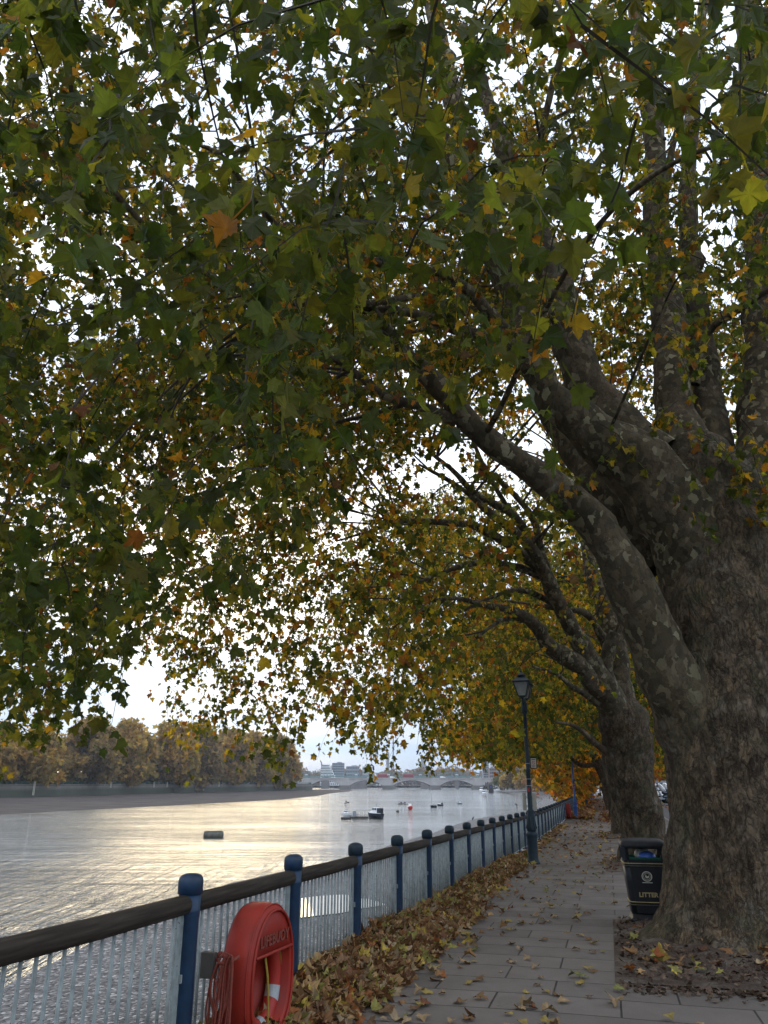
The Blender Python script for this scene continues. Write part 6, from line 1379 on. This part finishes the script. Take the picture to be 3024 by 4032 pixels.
def bird(label, p, rz, mat, sc=1.0):
    T = thing('bird', label, 'bird', p, rz); m = MB(); s = sc
    m.lathe([(0.002, -0.24 * s), (0.05 * s, -0.16 * s), (0.10 * s, -0.02 * s), (0.095 * s, 0.08 * s), (0.05 * s, 0.17 * s), (0.045 * s, 0.20 * s), (0.055 * s, 0.25 * s), (0.03 * s, 0.30 * s), (0.002, 0.36 * s)], n=10)
    rot = Matrix.Rotation(R(-62), 3, 'Y'); m.v = [tuple(rot @ Vector(v) * -1 + Vector((0, 0, 0.24 * s))) if False else tuple(Matrix.Rotation(R(38), 3, 'Y') @ Vector(v) + Vector((0, 0, 0.27 * s))) for v in m.v]
    m.build('body', mat, T)
    for y in (-0.035, 0.035): m = MB(); m.tube([(0, y * s, 0), (0.01, y * s, 0.2 * s)], 0.011 * s, n=5); m.build('leg', M_TIMBER, T)
    return T
pb_ = W(1862, 3231.5); bird('small dark bird standing at the edge of the shingle', (pb_.x, pb_.y, WATER + 0.02), R(20), M_RUBBER, 1.5)
# speed launch with its driver
lp = W(1366, 3166)
ml = thing('motor_launch', 'small dark speeding launch with raised bow beyond the pontoon', 'boat', lp, R(8)); k_ = (lp.y * CP - 2.4) / F
hm = hull_mesh(20 * k_, 7.5 * k_, 3.4 * k_, 0.5); rotm = Matrix.Rotation(R(-9), 3, 'Y'); hm.v = [tuple(rotm @ Vector(v) + Vector((0, 0, 0.25))) for v in hm.v]; hm.build('hull', M_NAVY, ml)
m = MB(); m.box((2 * k_, 0, 4.2 * k_), (3 * k_, 4 * k_, 2.0 * k_)); m.build('console', M_RUBBER, ml)
person('dark clothed driver sitting in the speeding launch', (lp.x - 5 * k_, lp.y, WATER + 0.62), -R(90), 'sit', M_COATD, M_COATD)
# rowing crew
rp_ = W(1588, 3167); k_ = (rp_.y * CP - 2.4) / F
rs = thing('rowing_boat', 'slim rowing boat with oars out and its crew in midstream', 'rowing boat', rp_, R(12)); L = 46 * k_
hull_mesh(L, L * 0.065, L * 0.028, 0.3, 0.1).build('hull', M_NAVY, rs)
for i, x in enumerate((-0.28, -0.12, 0.04, 0.2)):
    sg = 1 if i % 2 else -1; m = MB(); m.tube([(x * L, -0.3 * sg, L * 0.06), (x * L + 0.4, 2.6 * sg, L * 0.03), (x * L + 0.5, 3.4 * sg, L * 0.02)], [0.04, 0.04, 0.12], n=5); m.build('oar', M_CREAM, rs)
for i, x in enumerate((-0.3, -0.14, 0.02, 0.18)):
    p = rs.matrix_basis @ Vector((x * L, 0, L * 0.012)); rl_ = ['rower in the stern seat of the rowing boat', 'second rower from the stern of the rowing boat', 'third rower from the stern of the rowing boat', 'rower in the bow seat of the rowing boat'][i]
    person(rl_, rp_ + Matrix.Rotation(R(12), 3, 'Z') @ Vector((x * L, 0, 0.18)), R(12 + 90), 'sit', M_KIT if i in (0, 2) else M_COATD, M_JEANS, group='rowing crew')

# ================================================================== RIGHT OF THE ROW: boat rack, house, yellow trees
YK = 101.0; rk = thing('boat_rack', 'dark boat rack beyond the trees holding white and dark hulls', 'boat rack', at_y(2605, 3085, YK) - Vector((0, 0, HC - gz(YK)))); rk.location.z = gz(YK); k0 = Vector(rk.location)
def kp(u, v, dy=0.0): return at_y(u, v, YK + dy) - k0
m = MB(); m.obox(kp(2545, 3079), kp(2660, 3079), 1.2, 0.32); m.build('top_beam', M_GREYBOX, rk)
for u in (2566, 2632, 2656): 
    m = MB(); t = kp(u, 3079); m.obox((t.x, t.y, 0), (t.x, t.y, t.z), 0.18, 0.18); m.build('upright', M_RUBBER, rk)
for v in (3112, 3135): m = MB(); m.obox(kp(2560, v), kp(2660, v), 0.25, 0.14); m.build('arm', M_RUBBER, rk)
for lab, a, b, r, mt in (('white upturned rowing hull slanting on the rack, left one', (2590, 3086), (2620, 3119), 0.30, M_WHITE), ('white upturned rowing hull slanting on the rack, right one', (2610, 3084), (2634, 3108), 0.32, M_WHITE), ('dark rounded hull lying under the white hulls on the rack', (2606, 3122), (2640, 3120), 0.26, M_NAVY), ('lowest dark rounded hull on the rack', (2608, 3137), (2642, 3135), 0.30, M_NAVY)):
    A_, B_ = at_y(*a, YK - 0.6), at_y(*b, YK - 0.6); T = thing('rowing_hull', lab, 'rowing hull', A_.lerp(B_, 0.5)); d = B_ - A_
    m = MB(); pts = [(-d / 2).lerp(d / 2, i / 10) for i in range(11)]; m.tube(pts, [max(0.02, r * math.sin(math.pi * (0.06 + 0.88 * i / 10)) ** 0.6) for i in range(11)], n=12); m.build('hull', mt, T)
    m = MB(); m.tube([p + Vector((0, -r * 0.9, 0.03)) for p in pts[1:-1]], 0.03, n=5); m.build('gunwale', M_GREYBOX, T)
tr_ = thing('boat_trailer', 'low grey boat trailer with small wheels under the rack', 'trailer', (kp(2585, 3085).x + k0.x, YK - 1.2, gz(YK)))
m = MB(); m.obox((-1.0, 0, 0.5), (2.4, 0, 0.5), 0.9, 0.12); m.obox((-1.0, 0, 0.5), (-1.0, 0, 1.5), 0.12, 0.12); m.obox((0.2, 0, 0.5), (-0.6, 0, 2.0), 0.12, 0.12); m.build('frame', M_GREYBOX, tr_)
for x in (-0.6, 0.5):
    for y in (-0.5, 0.5): m = MB(); m.tube([(x, y - .08, 0.32), (x, y + .08, 0.32)], 0.32, n=12); m.build('wheel', M_RUBBER, tr_)
hp = at_y(2612, 3085, 150); hs_ = thing('house', 'pale gabled house with red roof glimpsed between the two big trunks', 'house', (hp.x + 3, 150, gz(150)))
m = MB(); m.box((0, 4, 1.9), (11, 8, 3.8)); m.add([(-5.5, 0, 3.8), (5.5, 0, 3.8), (5.5, 8, 3.8), (-5.5, 8, 3.8), (0, 0, 6.0), (0, 8, 6.0)], [(0, 1, 4), (3, 5, 2)]); m.build('wall', M_WHITE, hs_)
m = MB(); m.add([(-5.8, -0.4, 3.7), (-5.8, 8.4, 3.7), (0, 8.4, 6.15), (0, -0.4, 6.15), (5.8, 8.4, 3.7), (5.8, -0.4, 3.7)], [(0, 3, 2, 1), (3, 5, 4, 2)]); m.build('roof', M_BRICK, hs_)
for x in (-3, 0, 3): m = MB(); m.box((x, -0.05, 2.0), (1.3, 0.12, 1.5)); m.build('window', M_WINDOW, hs_)
YEL = [(0.32, 0.17, 0.025), (0.26, 0.12, 0.025), (0.20, 0.16, 0.03), (0.36, 0.22, 0.03), (0.12, 0.11, 0.025)]
for u, v, y, r, lab in ((2590, 2860, 125, 7, 'golden yellow tree glimpsed between the two nearest trunks'), (2680, 2800, 118, 7, 'yellow tree mostly hidden behind the giant trunk'), (2500, 2850, 160, 8, 'yellow green tree behind the mossy second trunk')):
    p = at_y(u, v, y); T = far_tree(lab, p.x, y, gz(y), p.z - gz(y), r, rF, YEL, 7000, 0.32, 'yellow trees beyond the road', 0.30)

# ================================================================== TREE PITS AND FALLEN LEAVES
def pit(s0, s1, t0, t1, tr, name='tree_pit'):
    def fn(u, v):
        s = s0 + (s1 - s0) * u; t = t0 + (t1 - t0) * v; x = O.x + TD.x * s + TN.x * t; y = TD.y * s + TN.y * t
        d2 = (x - tr[0]) ** 2 + (y - tr[1]) ** 2; e = np.minimum(np.minimum(u, 1 - u) * (s1 - s0), np.minimum(v, 1 - v) * (t1 - t0)); e = np.clip(e / 0.35, 0, 1)
        z = gza(y) + 0.014 + e * (0.12 * np.exp(-d2 / 1.9) + 0.04 * np.maximum(-0.3, fbm(np.stack([x * 2.6, y * 2.6, x * 0], 1), 4)))
        return np.stack([x, y, z], 1)
    return tag(grid(name, 70, 60, fn, M_SOIL), kind='structure')
pit(9.85, 14.2, 2.80, 6.3, (4.5, 11.1)); pit(22.4, 27.2, 2.7, 5.4, (6.75, 22.6)); pit(38.2, 42.5, 2.6, 5.2, tuple(PT(39.9, 3.4)[:2]))
LPAL = 1.5 * np.array([(0.15, 0.075, 0.032), (0.23, 0.125, 0.055), (0.11, 0.05, 0.024), (0.21, 0.075, 0.022), (0.30, 0.19, 0.085), (0.20, 0.18, 0.05), (0.36, 0.26, 0.05), (0.27, 0.20, 0.12), (0.17, 0.10, 0.055)], np.float32)
def flat_frames(n, tilt, rng):
    z = rng.normal(0, tilt, (n, 3)); z[:, 2] = np.abs(1 + 0.2 * z[:, 2]); z /= np.linalg.norm(z, axis=1, keepdims=True)
    a = rng.uniform(0, 2 * np.pi, n); y = np.stack([np.cos(a), np.sin(a), 0 * a], 1); y -= z * (y * z).sum(1, keepdims=True); y /= np.linalg.norm(y, axis=1, keepdims=True)
    return np.cross(y, z), y, z
def st_xyz(s, t, h):
    x = O.x + TD.x * s + TN.x * t; y = TD.y * s + TN.y * t; return np.stack([x, y, gza(y) + h], 1)
rL = np.random.default_rng(99)
def dw(s): return np.interp(s, [4, 8, 12, 16, 20, 22.5, 24.5, 26], [0.70, 0.66, 0.70, 0.64, 0.52, 0.54, 0.40, 0.1])
def drift_h(s, t): 
    w = dw(s); return 0.20 * np.clip(1 - (t - 0.02) / w, 0, 1) ** 0.9 * np.interp(s, [4, 16, 22, 26], [1, 1, .75, .2]) * (1 + 0.3 * vnoise(np.stack([s * 1.1, t * 2, 0 * s], 1)))
nl_ = 13500; s = 4 + 22 * rL.random(nl_) ** 1.15; t = 0.0 + (dw(s) + 0.05 + 0.10 * vnoise(np.stack([s * 0.9, 0 * s, 0 * s], 1))) * rL.random(nl_) ** 0.9
t = t + np.where(rL.random(nl_) < 0.05, np.abs(rL.normal(0, 0.25, nl_)), 0)
h = np.maximum(drift_h(s, t), 0) + 0.012 + 0.03 * rL.random(nl_)
ci = rL.choice(9, nl_, p=[.16, .18, .10, .05, .13, .13, .05, .12, .08]); col = LPAL[ci] * (0.7 + 0.55 * rL.random((nl_, 1))).astype(np.float32)
V1, F1, C1 = leaf_mesh_arrays(st_xyz(s, t, h), None, 0.122 * rL.uniform(0.55, 1.25, nl_), col, 0, rL, None, fold=(-0.5, 0.9), frame=flat_frames(nl_, 0.55, rL))
gs, gt = np.meshgrid(np.linspace(4, 26, 120), np.linspace(0, 1, 12), indexing='ij'); gs = gs.ravel(); gt = gt.ravel() * dw(gs)
MV = st_xyz(gs, gt, np.maximum(drift_h(gs, gt), 0) - 0.012); i = np.arange(119 * 11); a = (i // 11) * 12 + i % 11; MQ = np.stack([a, a + 12, a + 13, a + 1], 1)
flat = np.concatenate([F1.ravel(), (MQ + len(V1)).ravel()]); lt = np.concatenate([np.full(len(F1), 3), np.full(len(MQ), 4)])
tag(np_mesh('leaf_drift', np.concatenate([V1, MV]), flat, lt, [M_LITTER], None, False, None, np.concatenate([C1, np.tile(np.array([[0.08, 0.045, 0.022]], np.float32), (len(MV), 1))])), 'deep drift of brown fallen leaves banked along the railing', 'leaf litter', kind='stuff')
# farther drifts along the railing, leaves about the trunks and in the pits, and small far leaves
ss, tt, hh, cc, zz = [], [], [], [], []
def add_patch(n, s0, s1, t0, t1, pal, size, tpow=1.0, h=0.02):
    s = rL.uniform(s0, s1, n); t = t0 + (t1 - t0) * rL.random(n) ** tpow
    ss.append(s); tt.append(t); hh.append(np.full(n, h) + 0.02 * rL.random(n)); cc.append(LPAL[rL.choice(9, n, p=pal)] * (0.75 + 0.5 * rL.random((n, 1)))); zz.append(size * rL.uniform(0.6, 1.3, n))
PB = [.16, .18, .10, .05, .13, .13, .05, .12, .08]; PO = [.10, .10, .05, .45, .10, .02, .08, .02, .08]
add_patch(700, 26, 50, 0.05, 0.5, PB, 0.16, 1.8); add_patch(1500, 58, 76, 0.05, 1.7, PO, 0.28, 1.3, 0.05); add_patch(1200, 78, 120, 0.05, 1.3, PO, 0.32, 1.3, 0.05); add_patch(700, 55, 70, 2.2, 4.6, PO, 0.24, 0.8); add_patch(500, 70, 130, 0.5, 5, PO, 0.25)
add_patch(330, 26, 60, 0.4, 2.9, PB, 0.15); add_patch(240, 22.4, 27, 2.6, 5.2, PB, 0.15); add_patch(260, 38, 43, 2.3, 5, PB, 0.16)
add_patch(150, 10.2, 14, 2.95, 6.0, PB, 0.13, 1, 0.06); add_patch(420, 10.0, 12.6, 4.4, 6.3, PB, 0.14, 0.8, 0.09); add_patch(500, 28, 110, 8, 15, PO, 0.25)
s, t, h, col, sz = map(np.concatenate, (ss, tt, hh, cc, zz)); 
pz = st_xyz(s, t, h); 
V2, F2, C2 = leaf_mesh_arrays(pz, None, sz, col.astype(np.float32), 1, rL, None, fold=(-0.4, 0.8), frame=flat_frames(len(s), 0.4, rL))
tag(np_mesh('leaf_litter', V2, F2.ravel(), np.full(len(F2), 3), [M_LITTER], None, False, None, C2), 'scattered fallen leaves in the tree pits and along the far railing', 'leaf litter', kind='stuff')
# bark chips and twigs in the pit
n = 3000; s = np.where(rL.random(n) < 0.25, 9.8 - np.abs(rL.normal(0, 0.16, n)), rL.uniform(9.85, 14.1, n)); t = rL.uniform(2.85, 6.2, n); V3, F3, C3 = leaf_mesh_arrays(st_xyz(s, t, np.where(s < 9.85, 0.012, 0.03 + 0.05 * rL.random(n))), None, rL.uniform(0.02, 0.075, n), np.tile(np.array([[0.085, 0.056, 0.038]], np.float32), (n, 1)) * rL.uniform(.5, 2.2, (n, 1)).astype(np.float32), 2, rL, None, fold=(-.3, .3), frame=flat_frames(n, 0.5, rL))
tag(np_mesh('bark_chips', V3, F3.ravel(), np.full(len(F3), 3), [M_LITTER], None, False, None, C3), 'bark chips and broken twigs covering the soil of the nearest tree pit', 'bark chips', kind='stuff')
# single leaves on the slabs
kinds = [('yellow', (0.36, 0.27, 0.08)), ('brown', (0.20, 0.115, 0.055)), ('tan', (0.32, 0.22, 0.12)), ('olive green', (0.19, 0.19, 0.06)), ('rust red', (0.20, 0.075, 0.035))]
protos = []
for nm, c in kinds:
    for q in range(4):
        x = np.array([[1.0, 0, 0]]); fr = (np.array([[1.0, 0, 0]]), np.array([[0, 1.0, 0]]), np.array([[0, 0, 1.0]]))
        cl = np.array([c], np.float32) * rL.uniform(0.85, 1.2); V, Fc, C = leaf_mesh_arrays(np.zeros((1, 3)), None, np.array([1.0]), cl, 0, rL, None, fold=(-0.15, 0.6), frame=fr)
        V[:, 1] -= 0.4; V[:, 2] -= V[:, 2].min(); C *= (0.8 + 0.4 * rL.random((len(C), 1))).astype(np.float32)
        protos.append((nm, np_mesh('fallen_leaf', V, Fc.ravel(), np.full(len(Fc), 3), [M_LITTER], None, False, None, C, link_it=False)))
cnt = 0
while cnt < 270:
    s = 6.5 + 22 * rL.random() ** 1.25; t = rL.uniform(0.75, 2.85) if rL.random() < 0.82 else rL.uniform(2.8, 6.0)
    if t > 2.75 and 9.6 < s < 14.3 and rL.random() < 0.75: continue
    if t > 4 and s > 10: continue
    if t < dw(min(s, 25)) + 0.02: continue
    if s > 10 and rL.random() < 0.15: s += 3
    p = PT(s, t); u, v, f = projD(np.array([tuple(p)]))
    if not (380 < u[0] < 1690 and v[0] < 2240): continue
    nm, o = protos[rL.choice(20, p=[.065] * 4 + [.06] * 4 + [.075] * 4 + [.03] * 4 + [.02] * 4)]; c = o.copy(); COL.objects.link(c)
    k = 0.108 * rL.uniform(0.5, 1.25); c.location = p + Vector((0, 0, 0.016 if not (t > 2.8 and 9.85 < s < 14.2) else 0.09)); c.scale = (k, k, k * rL.uniform(0.7, 1.5)); c.rotation_euler = (rL.normal(0, .10), rL.normal(0, .10), rL.uniform(0, 6.28))
    tag(c, f'single {nm} fallen leaf lying on the grey paving slabs', 'fallen leaf', f'{nm} leaves scattered on the paving'); cnt += 1
# leaves on the near shingle behind the bars
n = 60; q = np.stack([rL.uniform(-8.5, -3, n), rL.uniform(15, 24, n), np.full(n, -4.3)], 1)
V4, F4, C4 = leaf_mesh_arrays(q, None, 0.15 * rL.uniform(.6, 1.2, n), LPAL[rL.integers(3, 7, n)], 1, rL, None, frame=flat_frames(n, 0.3, rL))
tag(np_mesh('shingle_leaves', V4, F4.ravel(), np.full(len(F4), 3), [M_LITTER], None, False, None, C4), 'few orange leaves dropped on the shingle behind the railing', 'leaf litter', kind='stuff')
# three upright leaves caught at the foot of the giant
for (u, v, y, nm, ci) in ((2610, 3720, 9.75, 'bright yellow', (0.40, 0.30, 0.04)), (2585, 3745, 9.7, 'yellow', (0.36, 0.25, 0.05)), (2578, 3778, 9.65, 'rust orange', (0.34, 0.10, 0.03))):
    p = at_y(u, v, y); pos = np.zeros((1, 3)); V, Fc, C = leaf_mesh_arrays(pos, np.array([[0.3 * rL.normal(), 0.2, 0.9]]), np.array([0.16]), np.array([ci], np.float32), 0, rL)
    o = np_mesh('fallen_leaf', V, Fc.ravel(), np.full(len(Fc), 3), [M_LITTER], None, False, None, C); o.location = (p.x, p.y, gz(p.y) + 0.05); tag(o, f'{nm} leaf propped upright against the foot of the giant trunk', 'fallen leaf')

# ================================================================== SKY, SUN, CAMERA
HAZE = 0.00011
SUN_AZ, SUN_EL = R(-11.5), R(11.5)
w = bpy.data.worlds.new('World'); SC.world = w; w.use_nodes = True; nt = w.node_tree; bg = nt.nodes['Background']
sky = N(nt, 'ShaderNodeTexSky', sky_type='NISHITA'); sky.sun_disc = False; sky.sun_elevation = SUN_EL; sky.sun_rotation = SUN_AZ; sky.air_density = 1.0; sky.dust_density = 1.5
tc = N(nt, 'ShaderNodeTexCoord').outputs['Generated']
sx = N(nt, 'ShaderNodeSeparateXYZ'); nt.links.new(tc, sx.inputs[0])
def math_(op, a, b=None, c=None):
    n = N(nt, 'ShaderNodeMath', operation=op)
    for i, x in enumerate((a, b, c)):
        if x is None: continue
        if isinstance(x, (int, float)): n.inputs[i].default_value = x
        else: nt.links.new(x, n.inputs[i])
    return n.outputs[0]
zc = math_('MAXIMUM', sx.outputs[2], 0.0); den = math_('ADD', zc, 0.12)
cmb = N(nt, 'ShaderNodeCombineXYZ'); nt.links.new(math_('DIVIDE', sx.outputs[0], den), cmb.inputs[0]); nt.links.new(math_('DIVIDE', sx.outputs[1], den), cmb.inputs[1])
cl = noise(nt, mapping(nt, cmb.outputs[0], (1, 1.4, 1), (0, 0, 0.3), (3.1, 0.4, 0)), 0.55, 8, 0.58, 0.4)
mask = ramp(nt, cl, [(0.34, (0, 0, 0)), (0.56, (1, 1, 1))])
sd = (math.sin(SUN_AZ) * math.cos(SUN_EL), math.cos(SUN_AZ) * math.cos(SUN_EL), math.sin(SUN_EL))
dp = N(nt, 'ShaderNodeVectorMath', operation='DOT_PRODUCT'); nt.links.new(tc, dp.inputs[0]); dp.inputs[1].default_value = sd
dpc = math_('MAXIMUM', dp.outputs['Value'], 0.0)
glow = math_('ADD', math_('MULTIPLY', math_('POWER', dpc, 55.0), 5.0), math_('MULTIPLY', math_('POWER', dpc, 12.0), 1.0))
shade = ramp(nt, noise(nt, mapping(nt, cmb.outputs[0], (1, 1.6, 1), (0, 0, 0.2), (1, 2, 0)), 1.1, 7, 0.6), [(0.3, (0.62, 0.66, 0.74)), (0.7, (1, 1, 1))])
cloud = mixc(nt, 1.0, shade, (10.5, 10.8, 11.3), 'MULTIPLY')
gl = N(nt, 'ShaderNodeVectorMath', operation='SCALE'); gl.inputs[0].default_value = (1.0, 0.90, 0.72); nt.links.new(glow, gl.inputs['Scale'])
cloud = mixc(nt, 1.0, cloud, gl.outputs[0], 'ADD')
# clear part of the sky: Nishita, paler towards the horizon (thin autumn stratus)
clear = mixc(nt, 0.55, sky.outputs[0], (4.6, 5.9, 8.2))
hz = ramp(nt, sx.outputs[2], [(0.0, (1, 1, 1)), (0.13, (0.85,) * 3), (0.27, (0.35,) * 3), (0.48, (0, 0, 0))])
full = mixc(nt, mask, clear, cloud)
low = mixc(nt, 1.0, mixc(nt, 0.04, (1.6, 2.5, 3.6), cloud), mixc(nt, 0.4, gl.outputs[0], (0, 0, 0)), 'ADD')
full = mixc(nt, math_('MULTIPLY', hz, 0.97), full, low)
nt.links.new(full, bg.inputs['Color']); bg.inputs['Strength'].default_value = 0.12
sl = bpy.data.lights.new('Sun', 'SUN'); sl.energy = 0.22; sl.angle = R(15); sl.color = (1.0, 0.78, 0.44); so = bpy.data.objects.new('Sun', sl); COL.objects.link(so)
so.rotation_euler = Vector(sd).to_track_quat('Z', 'Y').to_euler(); so.location = (-20, 60, 30)

if HAZE:
    hb_ = MB(); hb_.box((0, 3900, 62), (9200, 9600, 142)); mh = bpy.data.materials.new('river_haze'); mh.use_nodes = True; nh = mh.node_tree; nh.nodes.clear()
    ho_ = N(nh, 'ShaderNodeOutputMaterial'); pv_ = N(nh, 'ShaderNodeVolumePrincipled'); pv_.inputs['Color'].default_value = (0.80, 0.88, 1.0, 1); pv_.inputs['Density'].default_value = HAZE; pv_.inputs['Anisotropy'].default_value = 0.2
    nh.links.new(pv_.outputs[0], ho_.inputs['Volume']); tag(hb_.build('haze', mh), kind='stuff')
cam = bpy.data.cameras.new('Camera'); cam.sensor_fit = 'VERTICAL'; cam.sensor_height = 36.0; cam.sensor_width = 27.0; cam.lens = F / 4032 * 36.0; cam.clip_start = 0.05; cam.clip_end = 20000
co = bpy.data.objects.new('Camera', cam); COL.objects.link(co); co.location = (0, 0, HC); co.rotation_euler = (R(90) + PITCH, 0, 0); SC.camera = co
SC.view_settings.view_transform = 'Standard'; SC.view_settings.look = 'None'; SC.view_settings.gamma = 1.0; SC.view_settings.exposure = 0.9
SC.render.engine = 'CYCLES'; SC.cycles.max_bounces = 8; SC.cycles.diffuse_bounces = 4; SC.cycles.glossy_bounces = 3; SC.cycles.transmission_bounces = 4; SC.cycles.transparent_max_bounces = 8
SC.cycles.use_denoising = True; SC.cycles.caustics_reflective = False; SC.cycles.caustics_refractive = False
print('LEAVES', nA, nB, len(cA), len(cB))
